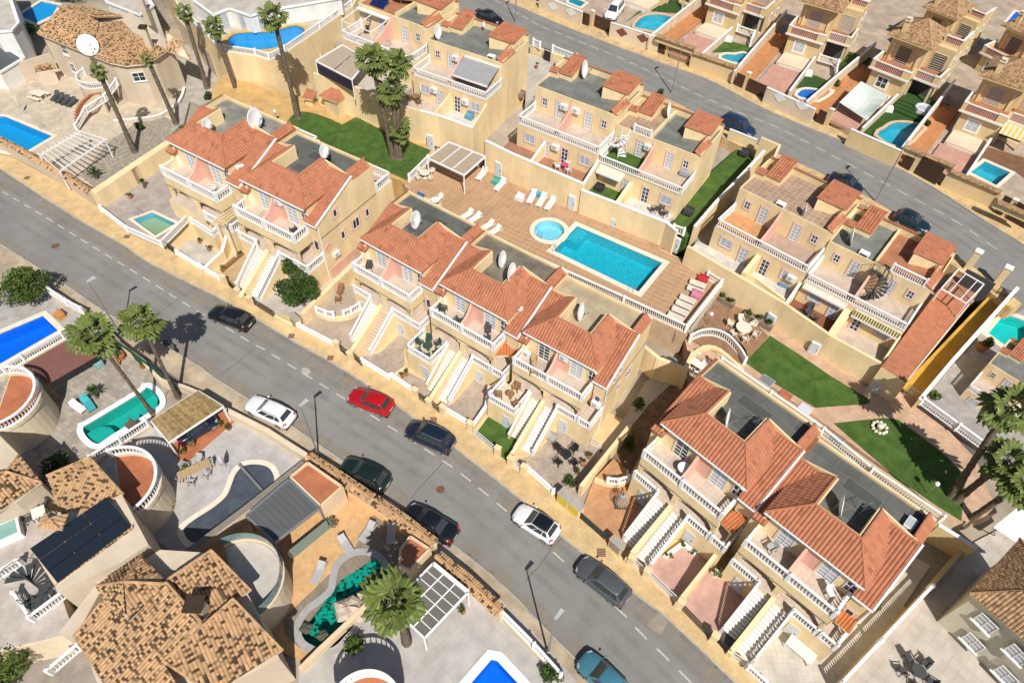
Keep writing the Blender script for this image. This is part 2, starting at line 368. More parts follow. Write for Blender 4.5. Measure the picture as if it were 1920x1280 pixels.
def rail(pts, h=0.85, step=0.21, r=0.062, rail_w=0.17, posts=True, postw=0.26, base=True, mr=None, mbal=None):
 global _RC
 _RC = (_RC + 1) % 9; h += 0.003 * _RC; postw += 0.003 * _RC
 mr = mr or MB(); mb = mbal or MB(); P = [Vector(p) for p in pts]
 for a, b in zip(P[:-1], P[1:]):
  L = (b - a).length
  if L < 0.05: continue
  z = Vector((0, 0, 1))
  if base: mr.bar(a + z * 0.05, b + z * 0.05, rail_w, 0.1)
  mr.bar(a + z * (h - 0.05), b + z * (h - 0.05), rail_w + 0.03, 0.1)
  n = max(1, int(L / step))
  for i in range(n):
   q = a.lerp(b, (i + 0.5) / n); hh = h - 0.2
   mb.lathe(q + z * 0.1, [(r * 0.7, 0), (r, hh * 0.28), (r * 0.45, hh * 0.7), (r * 0.75, hh)], 5)
 if posts:
  for q in ([P[0], P[-1]] if posts == 1 else P):
   k = postw / 2; mr.box(q.x - k, q.x + k, q.y - k, q.y + k, q.z - 0.02, q.z + h + 0.07)
   mr.hexa([q + Vector((k * a, k * b, h + 0.07)) for a, b in ((-1, -1), (1, -1), (1, 1), (-1, 1))], [q + Vector((0.02 * a, 0.02 * b, h + 0.2)) for a, b in ((-1, -1), (1, -1), (1, 1), (-1, 1))])
 return mr, mb
def shift(mb, o): mb.v = [p - Vector(o) for p in mb.v]; return mb
def balustrade(label, pts, h=0.85, group=None, posts=2, name='white_balustrade', mt=None, **k):
 P = [Vector(p) for p in pts]; c = P[0].copy(); P = [p - c for p in P]
 t = thing(name, label, 'balustrade', c, 0, group); a, b = rail(P, h, posts=posts, **k)
 a.build('handrail', mt or WHITE, t); o = b.build('balusters', mt or WHITE, t, True, 'stuff'); return t
def wall(label, pts, zb, th=0.22, mt=None, cap=None, group=None, name='garden_wall', capw=0.08, caph=0.06):
 P = [Vector(p) for p in pts]; c = Vector((P[0].x, P[0].y, zb)); P = [p - c for p in P]
 t = thing(name, label, 'wall', c, 0, group); m = MB(); k = MB()
 for i_, (a, b) in enumerate(zip(P[:-1], P[1:])):
  dz = Vector((0, 0, 0.004 * (i_ % 3))); a = a - dz; b = b - dz
  d = b - a; e = Vector((d.x, d.y, 0))
  if e.length < 0.02: continue
  e.normalize(); L = Vector((-e.y, e.x, 0)) * th / 2; x = e * (th / 2 - 0.003)
  a2, b2 = a - x, b + x
  m.hexa([Vector((q.x, q.y, 0)) for q in (a2 - L, b2 - L, b2 + L, a2 + L)], [a2 - L, b2 - L, b2 + L, a2 + L])
  if cap: k.bar(a2 + Vector((0, 0, caph / 2)), b2 + Vector((0, 0, caph / 2)), th + capw, caph)
 m.build('body', mt or YEL, t)
 if cap: k.build('coping', cap, t)
 return t
def tiled_wall(label, pts, zb, th=0.25, mt=None, group=None, tw=0.75, tm=None, pr=0.2):
 t = wall(label, pts, zb, th, mt or CREAM, None, group, 'tiled_wall'); k = MB(); c = Vector(t.location); P = [Vector(p) - c for p in pts]
 for a, b in zip(P[:-1], P[1:]):
  d = (b - a); d.z = 0; d.normalize(); L = Vector((-d.y, d.x, 0)) * tw / 2; z = Vector((0, 0, 0.24)); q = Vector((0, 0, 0.03))
  tile_plane(k, [a + z, b + z, b + L + q, a + L + q], pr, 0.4, 0.06, tone=(0.4, 0.95), dark=0.15)
  tile_plane(k, [a + z, b + z, b - L + q, a - L + q], pr, 0.4, 0.06, tone=(0.4, 0.95), dark=0.15)
  ridge(k, a + z, b + z, 0.1); k.bar(a + Vector((0, 0, 0.03)), b + Vector((0, 0, 0.03)), tw - 0.06, 0.05)
 k.build('roof_tiles', tm or BROWN, t, kind='stuff'); return t
def plate(mb, o, U, N, a0, a1, z0, z1, n0, n1):
 o, U, N = Vector(o), Vector(U), Vector(N); f = lambda a, n_, z: o + U * a + N * n_ + Vector((0, 0, z))
 return mb.hexa([f(a0, n0, z0), f(a1, n0, z0), f(a1, n1, z0), f(a0, n1, z0)], [f(a0, n0, z1), f(a1, n0, z1), f(a1, n1, z1), f(a0, n1, z1)])
def window(parent, o, U, N, wd, ht, sur=None, fr=None, gl=None, nx=2, ny=1, name='window', bw=0.13, sill=False):
 m = MB()
 f = 0.07
 for a0, a1, z0, z1 in ((0, f, 0, ht), (wd - f, wd, 0, ht), (f, wd - f, 0, f), (f, wd - f, ht - f, ht)): plate(m, o, U, N, a0, a1, z0, z1, 0.0, 0.06)
 for i in range(1, nx): plate(m, o, U, N, wd * i / nx - 0.03, wd * i / nx + 0.03, f, ht - f, 0.0, 0.05)
 for j in range(1, ny): plate(m, o, U, N, f, wd - f, ht * j / ny - 0.022, ht * j / ny + 0.022, 0.0, 0.045)
 p = m.build(name, fr or WHITE, parent)
 plate(MB(), o, U, N, 0, 1, 0, 1, 0, 1)
 g = MB(); plate(g, o, U, N, f * 0.5, wd - f * 0.5, f * 0.5, ht - f * 0.5, -0.01, 0.022); g.build('pane', gl or GLASS, p)
 if sur:
  s = MB()
  for a0, a1, z0, z1 in ((-bw, 0, -bw, ht + bw), (wd, wd + bw, -bw, ht + bw), (0, wd, -bw, 0), (0, wd, ht, ht + bw)): plate(s, o, U, N, a0, a1, z0, z1, -0.01, 0.05)
  s.build('surround', sur, p)
 if sill:
  s = MB(); plate(s, o, U, N, -0.12, wd + 0.12, -0.09, 0, -0.01, 0.16); s.build('sill', WHITE, p)
 return p
def door(parent, o, U, N, wd=0.9, ht=2.05, mt=None, sur=None, name='door'):
 m = MB(); plate(m, o, U, N, 0, wd, 0, ht, -0.01, 0.05)
 p = m.build(name, mt or DOORB, parent)
 k = MB(); plate(k, o, U, N, wd - 0.16, wd - 0.1, ht * 0.48, ht * 0.54, 0.05, 0.1); k.build('handle', IRON, p)
 if sur:
  s = MB()
  for a0, a1, z0, z1 in ((-0.12, 0, 0, ht + 0.12), (wd, wd + 0.12, 0, ht + 0.12), (0, wd, ht, ht + 0.12)): plate(s, o, U, N, a0, a1, z0, z1, -0.01, 0.06)
  s.build('surround', sur, p)
 return p
def stairs(label, tl, tr, bl, br, zt, zb, n, mt=None, group=None, sides=None, cut=0.0, name='entrance_stairs', nosing=0.03):
 T1, T2, B1, B2 = W(*tl, zt), W(*tr, zt), W(*bl, zb), W(*br, zb)
 tp, bt = (T1 + T2) / 2, (B1 + B2) / 2; d = tp - bt; run = Vector((d.x, d.y, 0)).length; ang = math.atan2(d.y, d.x)
 wd = ((T1 - T2).length + (B1 - B2).length) / 2 * 0.97
 t = thing(name, label, 'stairs', bt, ang, group); rise = (zt - zb) / n; tr_ = run / n
 me = MB().box(-nosing, tr_, -wd / 2, wd / 2, -0.07, 0).mesh('step', mt or WSTUC)
 for i in range(n): inst('step', me, t, (i * tr_, 0, (i + 1) * rise))
 b = MB(); k = wd / 2 - 0.01
 for i in range(n): b.box(i * tr_, (i + 1) * tr_ - 0.002, -k, k, max(0, (i - 3) * rise) if i < n else 0, (i + 1) * rise - 0.072)
 b.build('stair_body', mt or WSTUC, t)
 return t, run, wd, zt - zb
def pool(label, pts, z, cope=0.45, depth=1.35, tint=(0.55, 0.9, 0.97), wl=None, cm=None, name='swimming_pool', wz=0.14, group=None, steps=None, ladder=None, ch=0.05, inner=0.0):
 P = ccw(pts); c = sum(P, Vector()) / len(P); c.z = z; P = [Vector((p.x - c.x, p.y - c.y, 0)) for p in P]
 t = thing(name, label, 'pool', c, 0, group); wl = wl or POOLB
 b = MB(); n = len(P)
 b.add(P + [p - Vector((0, 0, depth)) for p in P], [(i, n + i, n + (i + 1) % n, (i + 1) % n) for i in range(n)])
 b.top([p - Vector((0, 0, depth)) for p in P]); b.build('basin', wl, t)
 MB().top([p - Vector((0, 0, wz)) for p in offset(P, 0.01)]).build('water', water('water_%.2f_%.2f_%.2f' % tint, tint), t)
 if cope:
  k = MB(); Q = offset(P, cope); z0 = Vector((0, 0, ch)); k.top([q + z0 for q in Q], [[p + z0 for p in P]])
  for X, s in ((Q, 1), (P, -1)):
   for i in range(len(X)):
    a, e = X[i], X[(i + 1) % len(X)]; lo = Vector((0, 0, -0.12))
    k.quad(*((a + lo, e + lo, e + z0, a + z0) if s > 0 else (e + lo, a + lo, a + z0, e + z0)))
  k.build('coping', cm or COPE, t)
 for i, sp in enumerate(steps or []):
  S = ccw([Vector((p.x - c.x, p.y - c.y, 0)) for p in sp]); MB().prism(S, -depth + 0.01, -0.3 - 0.27 * i).build('pool_step', wl, t)
 for q, dr in (ladder or []):
  q = Vector((q.x - c.x, q.y - c.y, 0)); dr = Vector((dr[0], dr[1], 0)).normalized(); sd = Vector((-dr.y, dr.x, 0)) * 0.25; m = MB()
  for s in (-1, 1):
   m.tube([q + sd * s - dr * 0.45 + Vector((0, 0, 0.02)), q + sd * s - dr * 0.4 + Vector((0, 0, 0.6)), q + sd * s - dr * 0.1 + Vector((0, 0, 0.75)), q + sd * s + dr * 0.12 + Vector((0, 0, 0.5)), q + sd * s + dr * 0.12 + Vector((0, 0, -1.0))], 0.025, 5)
  for k_ in range(3): m.tube([q + sd + dr * 0.12 - Vector((0, 0, 0.25 + 0.27 * k_)), q - sd + dr * 0.12 - Vector((0, 0, 0.25 + 0.27 * k_))], 0.03, 5)
  m.build('pool_ladder', GREYM, t, True)
 return t
POOLB = poolwall('pool_tile_blue_caustic', (0.035, 0.39, 0.48), (0.12, 0.54, 0.62))  # wide two-colour mottling paints water caustics into the blue lining
POOLD = poolwall('pool_tile_deep_blue', (0.02, 0.21, 0.66), (0.035, 0.26, 0.74))
POOLG = poolwall('pool_tile_green', (0.05, 0.40, 0.38), (0.08, 0.48, 0.45))
POOLT = poolwall('pool_tile_turquoise', (0.03, 0.52, 0.50), (0.06, 0.60, 0.57))
POOLL = poolwall('pool_tile_light', (0.30, 0.58, 0.66), (0.40, 0.68, 0.74))
WT = (0.45, 0.90, 0.95)
def paving(name, pts, z, z0, mt, holes=(), kind='structure'):
 m = MB().slab(pts, z0, holes); return structure(name, m, mt)
# --- furniture
def _lounger_meshes(seat, frame, flat=False):
 a = MB()
 for x in (0.1, 1.75):
  for y in (-0.27, 0.27): a.box(x, x + 0.06, y - 0.03, y + 0.03, 0, 0.3)
 a.box(0, 1.9, -0.33, -0.27, 0.28, 0.35).box(0, 1.9, 0.27, 0.33, 0.28, 0.35)
 b = MB().box(0, 1.25, -0.27, 0.27, 0.3, 0.37)
 for i in range(6): b.box(0.05 + i * 0.2, 0.17 + i * 0.2, -0.27, 0.27, 0.37, 0.385)
 s, c_ = (0.12, 0.99) if flat else (0.55, 0.83); k = MB(); L = 0.72
 k.hexa([Vector((1.25, -0.28, 0.3)), Vector((1.25 + L * c_, -0.28, 0.3 + L * s)), Vector((1.25 + L * c_, 0.28, 0.3 + L * s)), Vector((1.25, 0.28, 0.3))],
   [Vector((1.22, -0.28, 0.37)), Vector((1.22 + L * c_, -0.28, 0.37 + L * s)), Vector((1.22 + L * c_, 0.28, 0.37 + L * s)), Vector((1.22, 0.28, 0.37))])
 return a.mesh('frame', frame), b.mesh('seat', seat), k.mesh('backrest', seat)
_LM = {}
def lounger(label, foot, head, z, seat=None, frame=None, group=None, flat=False, towel=None):
 seat = seat or PLASTW; frame = frame or PLASTW; key = (seat.name, frame.name, flat)
 if key not in _LM: _LM[key] = _lounger_meshes(seat, frame, flat)
 a, b = W(*foot, z), W(*head, z); d = b - a
 t = thing('sun_lounger', label, 'sun lounger', a, math.atan2(d.y, d.x), group); s = max(0.85, min(1.15, d.length / 1.9))
 t.scale = (s, 1.05, 1)
 for n_, me in zip(('frame', 'seat', 'backrest'), _LM[key]): inst(n_, me, t)
 return t
def chair_mb(w_=0.5, arms=True, back=0.85):
 m = MB().box(-w_ / 2, w_ / 2, -w_ / 2, w_ / 2, 0.40, 0.46)
 m.hexa([(-w_ / 2, w_ / 2 - 0.05, 0.44), (w_ / 2, w_ / 2 - 0.05, 0.44), (w_ / 2, w_ / 2, 0.44), (-w_ / 2, w_ / 2, 0.44)], [(-w_ / 2, w_ / 2 + 0.08, back), (w_ / 2, w_ / 2 + 0.08, back), (w_ / 2, w_ / 2 + 0.13, back), (-w_ / 2, w_ / 2 + 0.13, back)])
 for x in (-1, 1):
  for y in (-1, 1): m.box(x * w_ / 2 - 0.025, x * w_ / 2 + 0.025, y * w_ / 2 - 0.025, y * w_ / 2 + 0.025, 0, 0.62 if arms else 0.42)
  if arms: m.box(x * w_ / 2 - 0.035, x * w_ / 2 + 0.035, -w_ / 2 - 0.03, w_ / 2 + 0.03, 0.62, 0.66)
 return m
_CM = {}
def chair(label, px, z, rot=0.0, mt=None, group=None, s=1.0, name='garden_chair', loc=None):
 mt = mt or PLASTW
 if mt.name not in _CM: _CM[mt.name] = chair_mb().mesh('garden_chair', mt)
 o = bpy.data.objects.new(name, _CM[mt.name]); COL.objects.link(o); o.location = loc or W(*px, z); o.rotation_euler = (0, 0, rot); o.scale = (s,) * 3
 return tag(o, label, 'chair', group)
def table(label, px, z, wd, ln, rot=0.0, mt=None, ht=0.74, rnd_=False, group=None, leg=None, loc=None, name='garden_table'):
 t = thing(name, label, 'table', loc or W(*px, z), rot, group); m = MB()
 if rnd_:
  m.lathe((0, 0, ht - 0.05), [(wd / 2, 0), (wd / 2, 0.05)], 18); m.build('table_top', mt or PLASTW, t); MB().lathe((0, 0, 0), [(wd * 0.24, 0), (0.09, 0.1), (0.08, ht - 0.05)], 8).build('leg', leg or mt or PLASTW, t)
 else:
  n = max(3, round(ln / 0.16)); 
  for i in range(n): m.box(-wd / 2, wd / 2, -ln / 2 + ln * i / n, -ln / 2 + ln * (i + 1) / n - 0.012, ht - 0.05, ht)
  m.build('table_top', mt or PLASTW, t); me = MB().box(-0.04, 0.04, -0.04, 0.04, 0, ht - 0.05).mesh('leg', leg or mt or PLASTW)
  for x in (-1, 1):
   for y in (-1, 1): inst('leg', me, t, (x * (wd / 2 - 0.08), y * (ln / 2 - 0.1), 0))
 return t
def parasol(label, px, z, h=2.3, r=0.14, mt=None, lean=(0, 0), open_r=0, base=True, pole=None, loc=None):
 t = thing('parasol', label, 'parasol', loc or W(*px, z)); L = Vector((lean[0], lean[1], 0))
 MB().tube([(0, 0, 0), L * 0.6 + Vector((0, 0, h * 0.6)), L + Vector((0, 0, h))], 0.03, 6).build('pole', pole or WHITE, t)
 if open_r:
  m = MB(); n = 8; k = [Vector((open_r * math.cos(6.2832 * i / n), open_r * math.sin(6.2832 * i / n), h - 0.45)) + L for i in range(n)]
  for i in range(n): m.quad(k[i], k[(i + 1) % n], L + Vector((0, 0, h)))
  m.build('canopy', mt or FABW, t)
 else: MB().lathe(L * 0.75 + Vector((0, 0, h * 0.38)), [(0.05, -0.1), (r * 1.1, 0.1), (r, h * 0.3), (0.03, h * 0.58)], 8).build('canopy', mt or FABW, t, True)
 if base: MB().box(-0.35, 0.35, -0.35, 0.35, 0, 0.08).build('base', GREYP, t)
 return t
_DM = None
def dish(label, px, z, r=0.55, rot=0.0, ht=0.9, group=None, tilt=38, mt=None, loc=None):
 global _DM
 if not _DM:
  m = MB(); n = 20; pr = [(0.02, 0.0), (0.4, 0.035), (0.7, 0.11), (1.0, 0.22)]
  m.lathe((0, 0, 0), pr + [(1.03, 0.2), (0.7, 0.07), (0.3, -0.03)], n); a = m.mesh('reflector', WHITE, True)
  b = MB().tube([(0, -0.95, 0.2), (0, -0.5, 0.5), (0, 0, 0.95)], 0.03, 5).box(-0.06, 0.06, -0.06, 0.06, 0.88, 1.06).mesh('feed_arm', GREYM)
  c = MB().tube([(0, 0, -1), (0, 0, 0.02)], 0.06, 6).mesh('mast', GREYM); _DM = (a, b, c)
 t = thing('satellite_dish', label, 'satellite dish', (loc or W(*px, z)) + Vector((0, 0, ht)), rot, group, 1.0)
 E = (math.radians(90 - tilt), 0, 0)
 inst('reflector', _DM[0], t, (0, -0.15 * r, 0), scale=r, rot=E); inst('feed_arm', _DM[1], t, (0, -0.15 * r, 0), scale=r, rot=E); inst('mast', _DM[2], t, (0, 0, 0), scale=(1, 1, ht))
 return t
_AC = None
def aircon(label, loc, rot, group='air conditioners on the walls', s=1.0):
 global _AC
 if not _AC: _AC = (MB().box(-0.42, 0.42, -0.32, 0.0, 0, 0.6).mesh('casing', WHITE), MB().lathe((0, 0, 0), [(0.22, 0), (0.22, 0.012)], 12).xf(Matrix.Translation((-0.1, -0.322, 0.3)) @ Matrix.Rotation(math.pi / 2, 4, 'X')).mesh('fan_grille', GREYP), MB().box(-0.35, -0.3, -0.3, 0, -0.12, -0.002).box(0.3, 0.35, -0.3, 0, -0.12, -0.002).mesh('bracket', GREYM))
 t = thing('air_conditioner', label, 'air conditioner', loc, rot, group, s)
 for n_, me in zip(('casing', 'fan_grille', 'bracket'), _AC): inst(n_, me, t)
 return t
# --- plants
def leaves(mb, c, rx, ry, rz, n, s=0.16, rnd=R, shell=0.55, clumps=9):
 cl = []
 for i in range(clumps):
  while True:
   q = Vector((rnd.uniform(-1, 1), rnd.uniform(-1, 1), rnd.uniform(-0.8, 1)))
   if q.length < 1: break
  cl.append((q * 0.62, rnd.uniform(0.3, 0.52), rnd.uniform(-0.22, 0.22)))
 for i in range(n):
  q, r, tn = cl[i % clumps]
  v = Vector((rnd.gauss(0, 1), rnd.gauss(0, 1), rnd.gauss(0, 1))).normalized() * r * rnd.uniform(shell, 1.05) + q
  p = Vector(c) + Vector((v.x * rx, v.y * ry, v.z * rz))
  a = Vector((rnd.gauss(0, 1), rnd.gauss(0, 1), rnd.gauss(0, 0.7))).normalized(); b = a.cross(Vector((rnd.gauss(0, 1), rnd.gauss(0, 1), rnd.gauss(0, 1)))).normalized()
  k = s * rnd.uniform(0.6, 1.3)
  mb.quad(p - a * k, p + b * k * 0.45, p + a * k, p - b * k * 0.45, tone=min(1, max(0.02, 0.5 + tn + rnd.uniform(-0.2, 0.2))))
 return mb
def bush(label, px, z, r, h, n=500, mt=None, trunk=0.0, name='bush', cat='bush', group=None, s=0.15, pot=None, loc=None, ry=None):
 t = thing(name, label, cat, loc or W(*px, z), 0, group)
 if pot: MB().lathe((0, 0, 0), [(pot * 0.7, 0), (pot, pot * 1.1), (pot * 1.08, pot * 1.3), (pot * 0.85, pot * 1.3), (pot * 0.8, pot * 1.15)], 10).build('pot', TERRAC, t); trunk = max(trunk, pot * 1.1)
 m = MB(); leaves(m, (0, 0, trunk + h / 2), r, ry or r, h / 2, n, s); m.build('crown' if trunk and not pot else 'foliage', mt or LEAF, t)
 if trunk or not pot: MB().tube([(0, 0, 0), (0.03, 0.02, (trunk + h * 0.5) * 0.5), (0, 0, trunk + h * 0.6)], [0.06 + r * 0.03, 0.05 + r * 0.02, 0.02], 6).build('trunk' if trunk and not pot else 'stem', WOOD, t)
 return t
def _frond(rnd, droop=0.5, L=0.92, pet=0.75):
 m = MB(); n = 10; c = Vector((pet, 0, 0)); 
 m.bar((0, 0, 0), c, 0.05, 0.02, 0.7)
 z = Vector((0, 0, 1))
 for i in range(n):
  a0 = math.radians(-115 + 230 * i / n); a1 = math.radians(-115 + 230 * (i + 1) / n); am = (a0 + a1) / 2; l = L * (0.78 + 0.22 * math.cos(am)) * rnd.uniform(0.9, 1.08)
  f = lambda a, r_, zz: c + Vector((math.cos(a) * r_, math.sin(a) * r_, zz))
  dr = -droop * (0.25 + 0.3 * abs(math.sin(am)))
  p1, p2, pm = f(a0, l * 0.78, dr * 0.6), f(a1, l * 0.78, dr * 0.6), f(am, l * 0.78, dr * 0.6 + 0.06); tip = f(am, l, dr * 1.25)
  tn = rnd.uniform(0.3, 0.75)
  m.add([c, p1, pm, p2, tip], [(0, 1, 2), (0, 2, 3), (1, 4, 2), (2, 4, 3)], tn)
 return m.mesh('frond', PALM)
_FR = None
def palm(label, base, crown, zb, h, rf=1.0, nf=20, tr=0.22, group=None, low=-40, bark=None, name='palm_tree', bend=0.0):
 global _FR
 if not _FR: _FR = [_frond(R, dd) for dd in (0.25, 0.5, 0.8, 0.6)]
 b = W(*base, zb) if not isinstance(base, Vector) else base
 c = W(*crown, zb + h) if crown else b + Vector((0, 0, h))
 t = thing(name, label, 'palm tree', b, 0, group); d = c - b
 pts = []; rr = []; n = max(6, int(h / 0.45))
 for i in range(n + 1):
  k = i / n; pts.append(Vector((d.x * k, d.y * k, h * k)) + Vector((math.sin(k * 3.1) * bend, 0, 0))); rr.append(tr * (1.35 - 0.5 * min(1, k * 3) if k < 0.34 else 0.85) * (1.07 if i % 2 else 0.95) * (1 if k < 0.93 else 1.15))
 MB().tube(pts, rr, 9).build('trunk', bark or BARK, t, True)
 for i in range(nf):
  k = (i + 0.5) / nf; az = i * 2.39996 + R.uniform(-0.2, 0.2); el = math.radians(78 - (78 - low) * k ** 0.85)
  o = inst('frond', R.choice(_FR), t, (d.x, d.y, h + 0.05 * (1 - k)), scale=rf * R.uniform(0.8, 1.25)); o.rotation_euler = (R.uniform(-0.3, 0.3), -el, az)
 return t
def pot_plant(label, px, z, r=0.25, h=0.6, n=70, mt=None, group=None, pm=None, loc=None):
 t = thing('potted_plant', label, 'plant', loc or W(*px, z), 0, group)
 MB().lathe((0, 0, 0), [(r * 0.55, 0), (r * 0.8, r * 1.1), (r * 0.85, r * 1.25), (r * 0.65, r * 1.25)], 9).build('pot', pm or TERRAC, t)
 m = MB(); leaves(m, (0, 0, r * 1.2 + h / 2), r * 1.3, r * 1.3, h / 2, n, 0.11, clumps=4); m.build('foliage', mt or LEAF, t); return t
def spiky(label, px, z, r=0.8, h=0.7, n=40, mt=None, trunk=0.4, group=None, name='yucca', loc=None):
 t = thing(name, label, 'plant', loc or W(*px, z), 0, group); m = MB()
 for i in range(n):
  az = i * 2.4; el = R.uniform(0.1, 1.4); L = r * R.uniform(0.7, 1.05); d = Vector((math.cos(az) * math.cos(el), math.sin(az) * math.cos(el), math.sin(el))); s = Vector((-math.sin(az), math.cos(az), 0)) * 0.06
  o = Vector((0, 0, trunk)); e = o + d * L - Vector((0, 0, L * 0.18)); mid = o + d * L * 0.55 + Vector((0, 0, 0.04)); m.add([o - s * 0.5, o + s * 0.5, mid + s, mid - s, e], [(0, 1, 2, 3), (3, 2, 4)], R.uniform(0.3, 0.8))
 m.build('foliage', mt or LEAF, t); MB().tube([(0, 0, 0), (0, 0, trunk + 0.1)], [0.16, 0.1], 7).build('trunk', BARK, t); return t
# --- street lamp
_SL = None
def lamp(label, base, head, zb, h, group='street lamps'):
 global _SL
 b = W(*base, zb); c = W(*head, zb + h); d = c - b; d.z = 0; ang = math.atan2(d.y, d.x)
 if d.length < 0.3: d = Vector((0.5, 0.6, 0)); ang = 0.87
 if not _SL:
  hd = MB(); hd.hexa([(-0.2, -0.1, -0.05), (0.7, -0.16, -0.05), (0.7, 0.16, -0.05), (-0.2, 0.1, -0.05)], [(-0.15, -0.08, 0.07), (0.6, -0.12, 0.1), (0.6, 0.12, 0.1), (-0.15, 0.08, 0.07)])
  _SL = (MB().tube([(0, 0, 0), (0, 0, 0.9), (0, 0, 0.95), (0, 0, 1)], [0.085, 0.06, 0.05, 0.05], 8).mesh('pole', GREYM), hd.mesh('lamp_head', GREYP), MB().box(0.0, 0.55, -0.11, 0.11, -0.07, -0.052).mesh('lens', PLASTW), MB().lathe((0, 0, 0), [(0.16, 0), (0.14, 0.5), (0.1, 0.52)], 8).mesh('base', GREYM))
 t = thing('street_lamp', label, 'street lamp', b, LAMPDIR, group)
 inst('pole', _SL[0], t, scale=(1, 1, h)); inst('lamp_head', _SL[1], t, (0.1, 0, h + 0.03)); inst('lens', _SL[2], t, (0.1, 0, h + 0.03)); inst('base', _SL[3], t); return t
LAMPDIR = math.radians(52)
